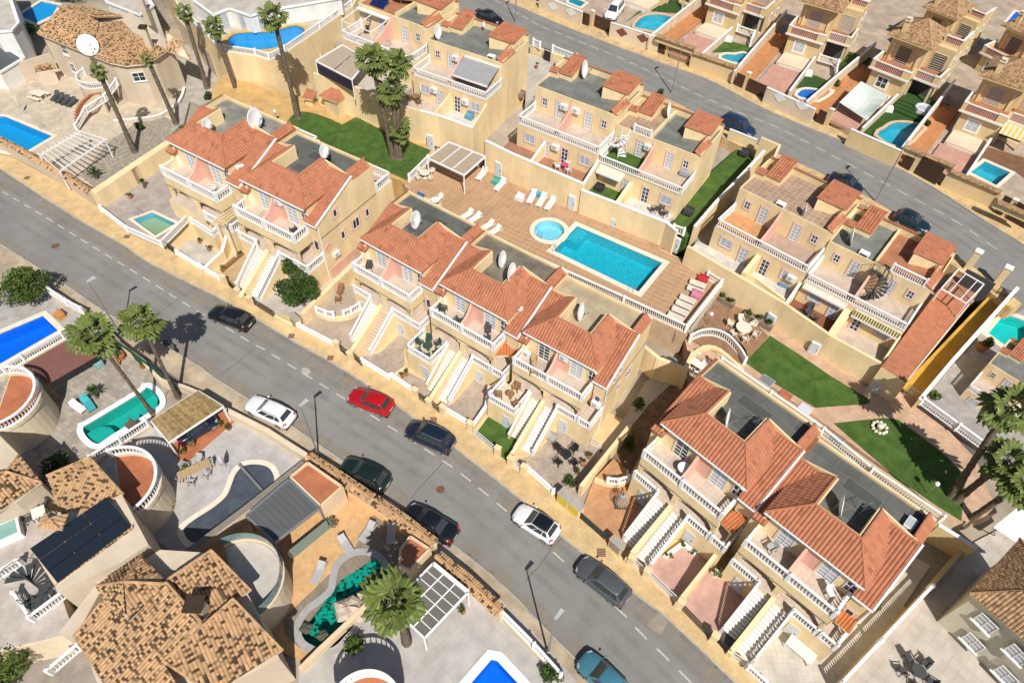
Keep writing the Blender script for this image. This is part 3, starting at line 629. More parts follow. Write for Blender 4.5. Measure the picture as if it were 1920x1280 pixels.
# --- cars (length along +x = front)
_WH = None
def car(label, f, r, z, kind, paint, group='parked cars', roofm=None, wd=1.87, rails=False, z_=0.65, L=None, flip=False):
 global _WH
 a, b = W(*f, z + z_), W(*r, z + z_); d = a - b; Lc = L or d.length; mid = (a + b) / 2
 if L: mid = a - d.normalized() * L / 2
 t = thing('parked_car', label, 'car', (mid.x, mid.y, z), math.atan2(d.y, d.x), group)
 P = dict(hatch=(1.48, 0.92, 0.30, 0.05, 0.42, -0.18), suv=(1.64, 1.02, 0.29, 0.05, 0.46, -0.16), wagon=(1.50, 0.95, 0.27, 0.04, 0.46, -0.14), sedan=(1.42, 0.92, 0.25, 0.20, 0.42, -0.02), mpv=(1.72, 1.0, 0.22, 0.04, 0.46, -0.16))[kind]
 H, belt, hood, trunk, _q, _w = P; Lh = Lc / 2; hw = wd / 2
 # lower body: lofted sections (x, bottom, shoulder height, half width)
 st = [(Lh, 0.38, 0.58, 0.55), (Lh - 0.08, 0.28, 0.68, 0.74), (Lh - 0.32, 0.22, belt - 0.17, 0.90), (Lh - Lc * hood * 0.55, 0.2, belt - 0.09, 0.97), (Lh - Lc * hood, 0.2, belt - 0.01, 1.0), (0, 0.2, belt, 1.0), (-Lh * 0.55, 0.2, belt + 0.02, 1.0), (-Lh + 0.42, 0.22, belt + 0.02, 0.97), (-Lh + 0.12, 0.28, belt - 0.02 - trunk * 0.1, 0.88), (-Lh, 0.4, belt - 0.2, 0.72)]
 m = MB(); rings = []
 for x, zb, zs, k in st:
  y = hw * k; rings.append([(x, -y * 0.82, zb), (x, -y, zb + 0.13), (x, -y, (zb + zs) / 2), (x, -y * 0.97, zs - 0.1), (x, -y * 0.86, zs), (x, -y * 0.45, zs + 0.035), (x, y * 0.45, zs + 0.035), (x, y * 0.86, zs), (x, y * 0.97, zs - 0.1), (x, y, (zb + zs) / 2), (x, y, zb + 0.13), (x, y * 0.82, zb)])
 n = 12; fs = [tuple(range(n)), tuple(range(len(st) * n - 1, (len(st) - 1) * n - 1, -1))]
 for i in range(len(st) - 1): fs += [(i * n + k, (i + 1) * n + k, (i + 1) * n + (k + 1) % n, i * n + (k + 1) % n) for k in range(n)]
 m.add([p for q in rings for p in q], fs); m.build('body', paint, t, True)
 # cabin shell
 x0, x1 = Lh - Lc * hood - 0.02, -Lh + Lc * trunk + 0.06
 xr0, xr1 = x0 - 0.62 - (H - 1.4) * 0.15, x1 + (0.42 if kind != 'sedan' else 0.62)
 zb = belt - 0.01; yb, yr = hw * 0.9, hw * 0.70; zr = H - 0.03
 bt = [(x0, -yb * 0.93, zb), (x0, yb * 0.93, zb), (0, yb, zb), (x1, yb * 0.93, zb), (x1, -yb * 0.93, zb), (0, -yb, zb)]
 tp = [(xr0, -yr * 0.93, zr), (xr0, yr * 0.93, zr), ((xr0 + xr1) / 2, yr, zr + 0.02), (xr1, yr * 0.93, zr), (xr1, -yr * 0.93, zr), ((xr0 + xr1) / 2, -yr, zr + 0.02)]
 c = MB().hexa(bt, tp); c.build('cabin', paint, t)
 rm = MB(); q = [Vector(p) for p in tp]; cen = sum(q, Vector()) / 6; q = [cen + (p - cen) * 0.985 + Vector((0, 0, 0.004)) for p in q]
 rm.hexa(q, [cen + (p - cen) * 0.9 + Vector((0, 0, 0.045)) for p in q]); rm.build('roof', roofm or paint, t, True)
 def pane(nm, b0, b1, t1, t0, lo=0.08, hi=0.90, l=0.05, r_=0.95, par=t):
  b0, b1, t1, t0 = map(Vector, (b0, b1, t1, t0)); g = lambda u, v: (b0.lerp(b1, u)).lerp(t0.lerp(t1, u), v); k = [g(l, lo), g(r_, lo), g(r_, hi), g(l, hi)]
  nn = (k[1] - k[0]).cross(k[3] - k[0]).normalized(); ce = sum(k, Vector()) / 4
  if nn.dot(ce - Vector((0, 0, 0.8))) < 0: nn = -nn
  mm = MB().hexa([p - nn * 0.02 for p in k], [p + nn * 0.012 for p in k]); return mm.build(nm, GLASS, par)
 pane('windscreen', bt[0], bt[1], tp[1], tp[0], 0.04, 0.95, 0.06, 0.94); pane('rear_window', bt[4], bt[3], tp[3], tp[4], 0.2 if kind != 'sedan' else 0.06, 0.92, 0.08, 0.92)
 for s in (-1, 1):
  B0, B1, T0, T1 = [Vector((x, s * y, z1)) for x, y, z1 in ((x0, yb * 0.93, zb), (0, yb, zb), (xr0, yr * 0.93, zr), ((xr0 + xr1) / 2, yr, zr + 0.02))]
  pane('side_window', B0, B1, T1, T0, 0.12, 0.88, 0.22, 0.97)
  B2, T2 = Vector((x1, s * yb * 0.93, zb)), Vector((xr1, s * yr * 0.93, zr)); pane('side_window', B1, B2, T2, T1, 0.12, 0.88, 0.03, 0.52); pane('side_window', B1, B2, T2, T1, 0.14, 0.86, 0.57, 0.86)
  MB().ell((x0 - 0.1, s * (hw + 0.1), belt + 0.08), 0.09, 0.12, 0.075, 7, 4).build('wing_mirror', paint, t, True)
  hl = MB().hexa([(Lh - 0.2, s * hw * 0.86, 0.62), (Lh - 0.03, s * hw * 0.55, 0.6), (Lh - 0.08, s * hw * 0.5, 0.6), (Lh - 0.3, s * hw * 0.8, 0.62)], [(Lh - 0.3, s * hw * 0.86, 0.78), (Lh - 0.1, s * hw * 0.55, 0.72), (Lh - 0.16, s * hw * 0.5, 0.74), (Lh - 0.4, s * hw * 0.8, 0.79)]); hl.build('headlight', GLASSL, t)
  tl = MB().hexa([(-Lh + 0.02, s * hw * 0.66, 0.72), (-Lh + 0.22, s * hw * 0.94, 0.72), (-Lh + 0.3, s * hw * 0.8, 0.72), (-Lh + 0.1, s * hw * 0.55, 0.72)], [(-Lh + 0.06, s * hw * 0.64, 0.92), (-Lh + 0.24, s * hw * 0.92, 0.93), (-Lh + 0.3, s * hw * 0.8, 0.93), (-Lh + 0.12, s * hw * 0.55, 0.92)]); tl.build('tail_light', TAIL, t)
  if rails: MB().tube([(xr0 - 0.1, s * yr * 0.9, zr + 0.05), ((xr0 + xr1) / 2, s * yr * 0.95, zr + 0.1), (xr1 + 0.1, s * yr * 0.9, zr + 0.05)], 0.022, 5).build('roof_rail', GREYM if rails == 1 else IRON, t)
 MB().box(-Lh - 0.012, -Lh + 0.05, -0.26, 0.26, 0.52, 0.64).build('number_plate', WHITE, t)
 MB().box(-Lh + 0.03, Lh - 0.1, -hw * 0.86, hw * 0.86, 0.16, 0.3).build('underbody', BLACKP, t)
 MB().box(Lh - 0.06, Lh + 0.005, -0.42, 0.42, 0.42, 0.56).build('grille', BLACKP, t)
 if not _WH:
  ty = MB().lathe((0, 0, -0.11), [(0.24, 0), (0.32, 0.02), (0.335, 0.11), (0.32, 0.2), (0.24, 0.22)], 16); rim = MB().lathe((0, 0, -0.115), [(0.235, 0), (0.235, 0.23)], 14)
  for k in range(5): a = 6.2832 * k / 5; rim.bar((0.05 * math.cos(a), 0.05 * math.sin(a), 0.118), (0.22 * math.cos(a), 0.22 * math.sin(a), 0.118), 0.07, 0.02)
  M = Matrix.Rotation(math.pi / 2, 4, 'X'); _WH = (ty.xf(M).mesh('tyre', BLACKP, True), rim.xf(M).mesh('rim', GREYM))
 for sx in (Lh - Lc * 0.19, -Lh + Lc * 0.2):
  for s in (-1, 1):
   wl = inst('wheel', _WH[0], t, (sx, s * (hw - 0.1), 0.335)); inst('rim', _WH[1], wl)
 return t
TAIL = glossy('tail_light_red', (0.45, 0.01, 0.01), 0.15)
# ------------------------------------------------------------------ ground, roads, levels
ZD, ZL, ZG, ZU = 3.2, 3.0, 2.0, 5.2      # pool deck, left lawn, right garden, upper road
NC = [(-60, 281), (0, 318), (83, 373), (160, 421), (233, 463), (283, 496), (410, 560), (480, 600), (547, 640), (627, 685), (713, 741), (847, 838), (960, 926), (1060, 1014), (1180, 1107), (1260, 1170), (1373, 1277), (1450, 1345)]
SCB = [(-60, 422), (0, 457), (60, 494), (143, 547), (203, 588), (354, 674), (400, 706), (480, 757), (552, 802), (640, 862), (740, 938), (849, 1020), (913, 1070), (962, 1114), (1022, 1176), (1082, 1236), (1160, 1312)]
NW = [(-60, 255), (0, 292), (110, 352), (190, 392), (240, 429), (320, 474), (430, 527), (480, 571), (513, 594), (563, 620), (637, 657), (680, 690), (780, 741), (827, 774), (877, 807), (930, 847), (960, 880), (1040, 934), (1083, 970), (1176, 1057), (1270, 1140), (1360, 1230), (1409, 1277), (1480, 1345)]
SW = [(-60, 445), (0, 480), (60, 516), (130, 562), (200, 612), (333, 698), (400, 738), (480, 790), (552, 832), (640, 886), (740, 962), (849, 1047), (913, 1100), (962, 1146), (1022, 1208), (1060, 1250), (1120, 1320)]
S3 = lambda pts, z, n=5: spline(WS(pts, z), n)
south_holes = []
# pools whose basins sink below the base ground: outlines first
P_VILLA = WS([(-40, 216), (10, 219), (98, 256), (42, 289), (-40, 275)], 0.4)
P_HOUSEA = WS([(249, 411), (285, 398), (330, 419), (292, 442)], 0.9)
P_LBLUE = WS([(-25, 636), (80, 592), (109, 620), (-25, 697)], 0.15)
P_GREEN = spline(WS([(157, 800), (170, 792), (263, 736), (275, 726), (292, 737), (300, 752), (296, 762), (275, 776), (215, 812), (193, 827), (183, 832), (170, 826), (158, 812)], 0.15), 3, True)
P_COVER = spline(WS([(345, 995), (360, 978), (400, 952), (425, 930), (436, 905), (443, 888), (457, 874), (480, 871), (502, 876), (513, 892), (511, 908), (492, 920), (455, 950), (420, 978), (385, 1008), (360, 1016)], 0.15), 3, True)
P_ROCK = spline(WS([(565, 1175), (578, 1150), (603, 1130), (626, 1108), (632, 1080), (637, 1062), (655, 1046), (676, 1040), (700, 1044), (716, 1060), (724, 1085), (716, 1108), (697, 1126), (680, 1148), (662, 1174), (645, 1194), (625, 1212), (600, 1214), (572, 1200)], 0.15), 3, True)
P_BOT = WS([(866, 1300), (921, 1236), (932, 1238), (985, 1295), (990, 1330), (850, 1330)], 0.15)
g = MB(); X = 900
def out(P, z=-0.01): return [Vector((p.x, p.y, z)) for p in P]
g.top([(-X, -X, -0.01), (X, -X, -0.01), (X, X, -0.01), (-X, X, -0.01)], [out(p) for p in (P_VILLA, P_HOUSEA, P_LBLUE, P_GREEN, P_COVER, P_ROCK, P_BOT)])
structure('ground', g, mat('pale_ground', (0.40, 0.34, 0.26), 0.95, 0.15, 0.3, 0.3, 20, dirt=0.2))
# lower road with sidewalks, kerbs and dashes
n_c, s_c, n_w, s_w = S3(NC, 0), S3(SCB, 0), S3(NW, 0), S3(SW, 0)
def strip(name, A, B, z0, z1, mt):
 m = MB(); A = [Vector((p.x, p.y, z1)) for p in A]; B = [Vector((p.x, p.y, z1)) for p in B]
 P = A + B[::-1]; return structure(name, MB().slab(P, z0), mt)
road = strip('road', n_c, s_c, -0.3, 0.004, ASPH)
WALK = tiled('sidewalk_tiles', (0.66, 0.475, 0.245), (0.56, 0.40, 0.21), 0.3, 0.3, var=0.12, mort=0.05, ang=math.radians(-33))
def grow(P, d):
 o = []
 for i, p in enumerate(P):
  e = (P[min(i + 1, len(P) - 1)] - P[max(i - 1, 0)]).normalized(); o.append(p + Vector((-e.y, e.x, 0)) * d)
 return o
strip('sidewalk', grow(n_c, 0.16), grow(n_w, 0.6), -0.2, 0.12, WALK)
strip('kerb', n_c, grow(n_c, 0.157), -0.2, 0.13, CONC)
strip('sidewalk', grow(s_c, -0.16), grow(s_w, -0.6), -0.2, 0.12, mat('worn_pavement', (0.50, 0.40, 0.28), 0.9, 0.15, 0.8, 0.3, 30, dirt=0.25))
strip('kerb', grow(s_c, -0.157), s_c, -0.2, 0.13, CONC)
DASH = mat('road_paint', (0.52, 0.50, 0.42), 0.8, 0.2, 6)
def dashes(cl, z, road_, n=None, L=1.15, cyc=2.05, wd=0.13):
 t = 0.0; segs = list(zip(cl[:-1], cl[1:])); tot = sum((b - a).length for a, b in segs); me = MB().box(0, L, -wd / 2, wd / 2, -0.02, 0.006).mesh('lane_dash', DASH)
 off = Vector(road_.location)
 while t < tot - L:
  q = t
  for a, b in segs:
   l = (b - a).length
   if q <= l: p = a.lerp(b, q / l); d = b - a; break
   q -= l
  inst('lane_dash', me, road_, (p.x - off.x, p.y - off.y, z - off.z), math.atan2(d.y, d.x)); t += cyc
CL = [(-53, 324), (8, 361), (88, 409), (162, 455), (218, 489), (291, 534), (345, 568), (392, 595), (467, 640), (498, 657), (592, 714), (715, 790), (782, 832), (860, 884), (950, 958), (1016, 1014), (1048, 1044), (1145, 1128), (1193, 1177), (1270, 1253), (1340, 1325)]
cl = S3(CL, 0, 4); mk = structure('lane_markings', MB().box(cl[0].x, cl[0].x + 0.5, cl[0].y, cl[0].y + 0.1, -0.2, -0.1), DASH)
dashes(cl, 0.004, mk)
def patch(name, pts, z, mt, h=0.004):
 return structure(name, MB().slab(WS(pts, z + h), z - 0.05), mt)
# upper platform and road
UN = [(820, -50), (960, 9), (1073, 57), (1227, 115), (1327, 151), (1440, 209), (1590, 272), (1723, 338), (1840, 412), (1920, 462), (2010, 525)]
UW = [(850, -60), (1013, 12), (1110, 52), (1200, 88), (1287, 119), (1380, 160), (1440, 191), (1527, 229), (1587, 262), (1683, 316), (1750, 350), (1873, 405), (1940, 452), (2020, 510)]
u_n, u_w = S3(UN, ZU), S3(UW, ZU)
u_s = grow(u_n, -7.6)
plat = WS([(620, 60), (655, 165), (760, 200), (1000, 308), (1100, 352), (1262, 425), (1320, 465), (1440, 548), (1560, 618), (1675, 690), (1760, 625), (1815, 572), (1862, 540), (1960, 560), (2040, 600)], 3.9)
pl2 = [Vector((p.x, p.y, 3.9)) for p in plat] + [Vector((140, 40, 3.9)), Vector((140, 240, 3.9)), Vector((-60, 240, 3.9)), Vector((-60, 110, 3.9))]
structure('terrain', MB().slab(pl2, -0.2), mat('yard_concrete', (0.42, 0.36, 0.29), 0.9, 0.15, 0.5, 0.3, 30, dirt=0.2))
uroad = structure('road', MB().slab([Vector((p.x, p.y, ZU)) for p in u_n + u_s[::-1]], 3.8), ASPH)
WALK2 = tiled('sidewalk_tiles_upper', (0.68, 0.45, 0.20), (0.62, 0.5, 0.32), 0.42, 0.42, var=0.25, mort=0.10, ang=math.radians(-38))
strip('sidewalk', grow(u_n, 0.16), grow(u_w, 0.7), 3.8, ZU + 0.12, WALK2)
strip('kerb', u_n, grow(u_n, 0.157), 3.8, ZU + 0.13, CONC)
strip('sidewalk', grow(u_s, -1.5), u_s, 3.8, ZU + 0.12, WALK2)
ucl = S3([(880, -28), (1000, 42), (1047, 62), (1143, 101), (1169, 112), (1235, 142), (1309, 178), (1390, 213), (1460, 240), (1610, 318), (1700, 365), (1800, 420), (1900, 490)], ZU)
mk2 = structure('lane_markings', MB().box(ucl[0].x, ucl[0].x + 0.5, ucl[0].y, ucl[0].y + 0.1, ZU - 0.3, ZU - 0.2), DASH)
dashes(ucl, ZU, mk2, L=1.25, cyc=2.1)
# street patches, manholes
TARP = mat('asphalt_patch', (0.42, 0.40, 0.36), 0.9, 0.12, 2)
RUST = mat('rusty_iron', (0.17, 0.09, 0.06), 0.8, 0.2, 5)
patch('road_patch', [(567, 689), (578, 690), (583, 697), (574, 704), (565, 699)], 0.004, TARP)
patch('road_patch', [(1235, 1148), (1252, 1165), (1238, 1190), (1213, 1172)], 0.004, mat('patch_grey', (0.34, 0.31, 0.27), 0.9, 0.12, 2), 0.003)
for px, r, nm in (((104, 461), 0.42, 0), ((826, 917), 0.36, 0), ((620, 672), 0.3, 1), ((547, 631), 0.3, 1), ((813, 788), 0.3, 1), ((1127, 1036), 0.35, 1), ((239, 445), 0.3, 1), ((52, 335), 0.3, 1)):
 m = MB(); q = W(*px, 0)
 zz = 0.012 if nm == 0 else 0.132
 if nm == 0: m.lathe((q.x, q.y, zz - 0.02), [(r, 0), (r, 0.02), (r * 0.8, 0.02), (r * 0.78, 0.016), (r * 0.3, 0.016)], 16)
 else:
  for k in range(5): m.box(q.x - r, q.x + r, q.y - r + k * r * 0.4, q.y - r + k * r * 0.4 + r * 0.3, zz - 0.03, zz)
  m.box(q.x - r, q.x + r, q.y - r, q.y + r, zz - 0.1, zz - 0.02)
 single('manhole_cover' if nm == 0 else 'drain_grate', {(104, 461): 'round rusty manhole cover in the lower road up by the dark tree', (826, 917): 'round rusty manhole cover in the middle of the road near the parked sedan'}.get(px) or 'small square rusty drain cover in the ochre sidewalk ' + {(620, 672): 'before the curved terrace', (547, 631): 'opposite the black hatchback', (813, 788): 'behind the dark blue people carrier', (1127, 1036): 'beside the grey meter box', (239, 445): 'below the small corner pool', (52, 335): 'by the tiled tower villa wall'}[px], 'manhole cover' if nm == 0 else 'drain cover', m, RUST)
DUST = mat('road_dust', (0.40, 0.32, 0.235), 0.95, 0.12, 2); WEAR = mat('tyre_wear', (0.14, 0.135, 0.13), 0.85, 0.1, 2); ucl0 = ucl
for mm_, al_ in ((DUST, 0.62), (WEAR, 0.2)):
 N = mm_.node_tree.nodes; L = mm_.node_tree.links; tc = N.new('ShaderNodeTexCoord'); nz = N.new('ShaderNodeTexNoise'); nz.inputs['Scale'].default_value = 0.55; nz.inputs['Detail'].default_value = 9; L.new(tc.outputs['Object'], nz.inputs['Vector'])
 rp = N.new('ShaderNodeValToRGB'); rp.color_ramp.elements[0].position = 0.36; rp.color_ramp.elements[1].position = 0.8; rp.color_ramp.elements[1].color = (*(al_,) * 3, 1); tr = N.new('ShaderNodeBsdfTransparent'); mx = N.new('ShaderNodeMixShader'); L.new(nz.outputs[0], rp.inputs[0]); L.new(rp.outputs[0], mx.inputs[0]); L.new(tr.outputs[0], mx.inputs[1]); L.new(N['Principled BSDF'].outputs[0], mx.inputs[2]); L.new(mx.outputs[0], N['Material Output'].inputs[0])
if 1:
 strip('road_dust', grow(n_c, -0.01), grow(n_c, -1.5), 0, 0.008, DUST); strip('road_dust', grow(s_c, 0.01), grow(s_c, 1.0), 0, 0.008, DUST)
 for rd_, z_, os_ in ((cl, 0.0, (-2.3, -0.95, 0.75, 2.1)), (ucl0, ZU, (-2.3, -0.95, 0.75, 2.1))):
  for o_ in os_: strip('road_wear', grow(rd_, o_ + 0.25), grow(rd_, o_ - 0.25), z_ - 0.05, z_ + 0.0062, WEAR)
for a, b in (((367, 537), (305, 582)), ((480, 650), (413, 704)), ((838, 857), (770, 934)), ((1050, 1010), (985, 1090))):
 p, q = W(*a, 0.006), W(*b, 0.006); m = MB(); z = Vector((0, 0, -0.03))
 P = [p.lerp(q, i / 6) + Vector((R.uniform(-0.06, 0.06), R.uniform(-0.06, 0.06), 0)) for i in range(7)]
 for c, d in zip(P, P[1:]): m.bar(c + z, d + z, 0.07, 0.062)
 structure('road_seam', m, mat('tar_seam', (0.13, 0.125, 0.115), 0.9))
# levels behind the lower houses
deck = [(757, 346), (812, 281), (960, 337), (1089, 400), (1164, 430), (1280, 486), (1347, 531), (1284, 626), (1050, 520), (890, 440), (800, 385)]
P_BIG = WS([(1082, 424), (1242, 493), (1197, 547), (1038, 470)], ZD)
P_KID = [W(1030, 432.5, ZD) + Vector((1.62 * math.cos(6.2832 * k / 24), 1.62 * math.sin(6.2832 * k / 24), 0)) for k in range(24)]
DECKT = mat('deck_tile', (0.47, 0.295, 0.168), 0.85, 0.08, 0.5, 0.15, 40, tone=[(0, (0.92, 0.92, 0.92)), (0.5, (1, 1, 1)), (1, (1.07, 1.06, 1.05))], dirt=0.16)
dk = structure('pool_deck', MB().slab(WS(deck, ZD - 0.03), 0, [out(offset(P_BIG, 0.1), ZD - 0.03), out(offset(P_KID, 0.1), ZD - 0.03)]), mat('deck_joint', (0.56, 0.40, 0.26), 0.9, 0.1))
fd = Fr((1050, 520), (1284, 626), ZD)   # deck tiles, each its own slab, laid along the south edge
dpoly = WS(deck, ZD)
def inside(p, poly):
 c = False; n = len(poly)
 for i in range(n):
  a, b = poly[i], poly[i - 1]
  if (a.y > p.y) != (b.y > p.y) and p.x < (b.x - a.x) * (p.y - a.y) / (b.y - a.y) + a.x: c = not c
 return c
big1, kid1 = offset(P_BIG, 0.3), offset(P_KID, 0.3); TS = 0.62; tiles = []
for i in range(-50, 30):
 for j in range(-8, 34):
  q = [fd.at(i * TS + a, j * TS + b, ZD) for a, b in ((0.03, 0.03), (TS - 0.03, 0.03), (TS - 0.03, TS - 0.03), (0.03, TS - 0.03))]
  c = sum(q, Vector()) / 4
  if not inside(c, dpoly) or inside(c, big1) or inside(c, kid1): continue
  tiles.append((c.y, c, all(inside(p, dpoly) for p in q)))
tiles.sort(key=lambda x: (not x[2], x[0])); rest = MB(); off = Vector(dk.location)
tme = []
for k in range(6):
 h = TS / 2 - 0.03; tme.append(MB().box(-h, h, -h, h, -0.03, 0.0, tone=0.2 + 0.13 * k).mesh('paving_tile', DECKT))
for k, (y, c, ok) in enumerate(tiles):
 if k < 300: inst('paving_tile', R.choice(tme), dk, (c.x - off.x, c.y - off.y, ZD - off.z + R.uniform(-0.003, 0.003)), fd.ang)
 else:
  h = TS / 2 - 0.03; q = [c + fd.u * a * h + fd.v * b * h for a, b in ((-1, -1), (1, -1), (1, 1), (-1, 1))]; lo = Vector((0, 0, -0.03))
  rest.hexa([p + lo - off for p in q], [p - off for p in q], R.uniform(0.15, 0.9))
rest.build('paving_tiles', DECKT, dk, kind='stuff')
fb = Fr((1038, 470), (1197, 547), ZD)
pool('large rectangular turquoise communal pool with cream coping and bare brown deck', [*P_BIG], ZD, 0.55, 1.3, WT, ladder=[(W(1041, 468, ZD), W(1060, 462, ZD) - W(1041, 468, ZD)), (W(1187, 543, ZD), fb.v)], steps=[[fb.at(0.02, 2.6, ZD), fb.at(1.3, 2.6, ZD), fb.at(1.3, 4.95, ZD), fb.at(0.02, 4.95, ZD)], [fb.at(0.021, 2.9, ZD), fb.at(0.75, 2.9, ZD), fb.at(0.75, 4.95, ZD), fb.at(0.021, 4.95, ZD)]])
pool('small round paddling pool touching the corner of the communal pool', P_KID, ZD, 0.5, 0.75, (0.75, 0.93, 0.98), POOLL, name='paddling_pool', ladder=[(W(1011, 441, ZD), W(1030, 432, ZD) - W(1011, 441, ZD))], ch=0.056)
lawn1 = WS([(537, 230), (548, 216), (563, 209), (578, 210), (594, 214), (622, 224), (641, 234), (668, 219), (720, 246), (808, 282), (762, 338), (700, 310), (650, 289), (610, 270), (580, 254)], ZL + 0.02)
pth = WS([(440, 120), (480, 160), (560, 180), (700, 205), (815, 278), (762, 343), (690, 318), (600, 288), (535, 260), (430, 215), (395, 200), (400, 160)], ZL)
OCHRE = tiled('ochre_paving', (0.62, 0.40, 0.16), (0.5, 0.33, 0.15), 0.4, 0.2, var=0.12, mort=0.05, off=0.5)
structure('path', MB().slab(pth, 0), OCHRE); structure('lawn', MB().slab(lawn1, ZL - 0.1), TURF)
gar = WS([(1284, 632), (1347, 533), (1440, 592), (1560, 660), (1690, 735), (1720, 745), (1830, 860), (1870, 960), (1790, 985), (1690, 900), (1540, 790), (1440, 720), (1390, 690), (1290, 665)], ZG)
PINKP = tiled('pink_paving', (0.60, 0.40, 0.27), (0.5, 0.34, 0.22), 0.35, 0.2, var=0.15, mort=0.05, off=0.5)
structure('path', MB().slab(gar, 0), PINKP)
structure('patio', MB().slab(WS([(1284, 634), (1352, 540), (1441, 630), (1396, 684), (1330, 655)], ZG + 0.02), ZG - 0.1), mat('brown_patio', (0.33, 0.19, 0.11), 0.9, 0.14, 1.2, 0.3, 30, dirt=0.2))
structure('lawn', MB().slab(WS([(1444, 629), (1500, 665), (1560, 706), (1627, 746), (1633, 753), (1625, 757), (1529, 764), (1452, 718), (1397, 679)], ZG + 0.025), ZG - 0.1), TURF)
structure('lawn', MB().slab(WS([(1563, 793), (1657, 783), (1684, 786), (1720, 812), (1770, 850), (1812, 893), (1806, 930), (1803, 976), (1760, 950), (1690, 902), (1620, 843)], ZG + 0.025), ZG - 0.1), TURF)
# deck walls and balustrades
balustrade('white balustrade along the south edge of the communal pool deck', [W(1284, 622, ZD), W(1168, 568, ZD), W(1053, 516, ZD), W(960, 473, ZD), W(880, 433, ZD)], 0.95, posts=2)
balustrade('white balustrade at the east end of the pool deck behind the sun loungers', [W(1284, 622, ZD), W(1350, 537, ZD), W(1324, 522, ZD)], 0.95)
balustrade('short white balustrade between the pool deck and the left lawn', [W(768, 340, ZD), W(803, 305, ZD)], 0.95)
def stonewall(label, pts, zb, zt, th=0.3, seed=3):
 t = thing('stone_wall', label, 'stone wall', W(*pts[0], zb)); P = [W(*p, zb) for p in pts]; rr = random.Random(seed); bm_ = MB(t); st = MB(t)
 for a, b in zip(P[:-1], P[1:]):
  bm_.bar(a + Vector((0, 0, (zt - zb) / 2)), b + Vector((0, 0, (zt - zb) / 2)), th, zt - zb); d = (b - a); L = d.length; d.normalize(); nn = Vector((d.y, -d.x, 0)) * (th / 2)
  x = 0
  while x < L:
   wv = rr.uniform(0.3, 0.55); z = zb
   while z < zt - 0.1:
    hh = min(rr.uniform(0.22, 0.4), zt - z)
    for sgn in (1, -1):
     q = a + d * (x + wv / 2) + nn * sgn; e = d * (wv / 2 - 0.02); o = nn.normalized() * sgn * rr.uniform(0.03, 0.07)
     st.hexa([q - e * 0.9 + Vector((0, 0, z - q.z + 0.02)), q + e + Vector((0, 0, z - q.z + 0.03)), q + e + o + Vector((0, 0, z - q.z + 0.05)), q - e * 0.8 + o + Vector((0, 0, z - q.z + 0.05))], [q - e + Vector((0, 0, z - q.z + hh - 0.02)), q + e * 0.9 + Vector((0, 0, z - q.z + hh - 0.03)), q + e * 0.8 + o + Vector((0, 0, z - q.z + hh - 0.05)), q - e * 0.9 + o + Vector((0, 0, z - q.z + hh - 0.05))], rr.uniform(0.1, 1))
    z += hh
   x += wv
 bm_.build('core', mat('wall_mortar', (0.42, 0.35, 0.26), 0.9, 0.1), t); st.build('stones', STONE, t, kind='stuff'); return t
stonewall('rubble stone retaining wall under the east end of the pool deck', [(1260, 640), (1288, 640), (1352, 548)], ZG - 0.6, ZD - 0.12)
stonewall('curved rubble stone wall under the bowed balustrade beside the round stone table', [(1290, 644), (1310, 634), (1335, 634), (1360, 644), (1385, 668), (1394, 690)], ZG - 1.4, ZG + 0.02)
balustrade('bowed white balustrade on the curved stone wall near the round stone table', spline(WS([(1292, 640), (1312, 630), (1337, 629), (1362, 640), (1384, 664), (1394, 682)], ZG + 0.03), 3), 0.95, posts=1)
# upper retaining walls (foot on deck, path or lawn; top carries the parapet of the patios above)
wall('long yellow retaining wall behind the left lawn below the patio with the beige canopy', [W(590, 137, 7.3), W(668, 163, 7.3), W(757, 199, 7.3), W(790, 208, 7.3)], 2.9, 0.3, YEL)
wall('yellow retaining wall with white coping above the lawn right of the palm clump', [W(790, 208, 7.3), W(823, 217, 7.1), W(884, 239, 7.1)], 2.9, 0.3, YEL, WHITE)
wall('yellow retaining wall with two white doors above the sun loungers by the pool pergola', [W(913, 265, 7.0), W(960, 288, 7.0), W(1092, 344, 7.0)], 3.0, 0.3, YEL, WHITE)
wall('yellow retaining wall with life ring behind the communal pool', [W(1093, 357, 6.3), W(1167, 385, 6.3), W(1250, 417, 6.3), W(1268, 432, 6.3)], 3.0, 0.3, YEL, WHITE)
wall('tan retaining wall of the right upper houses beside the brown patio', [W(1292, 462, 5.6), W(1386, 517, 5.6), W(1470, 567, 5.2)], 1.8, 0.3, YEL)
wall('tan retaining wall of the right upper houses along the lawn', [W(1470, 567, 5.2), W(1556, 627, 5.0), W(1656, 682, 5.0), W(1695, 718, 4.6)], 1.8, 0.3, YEL)
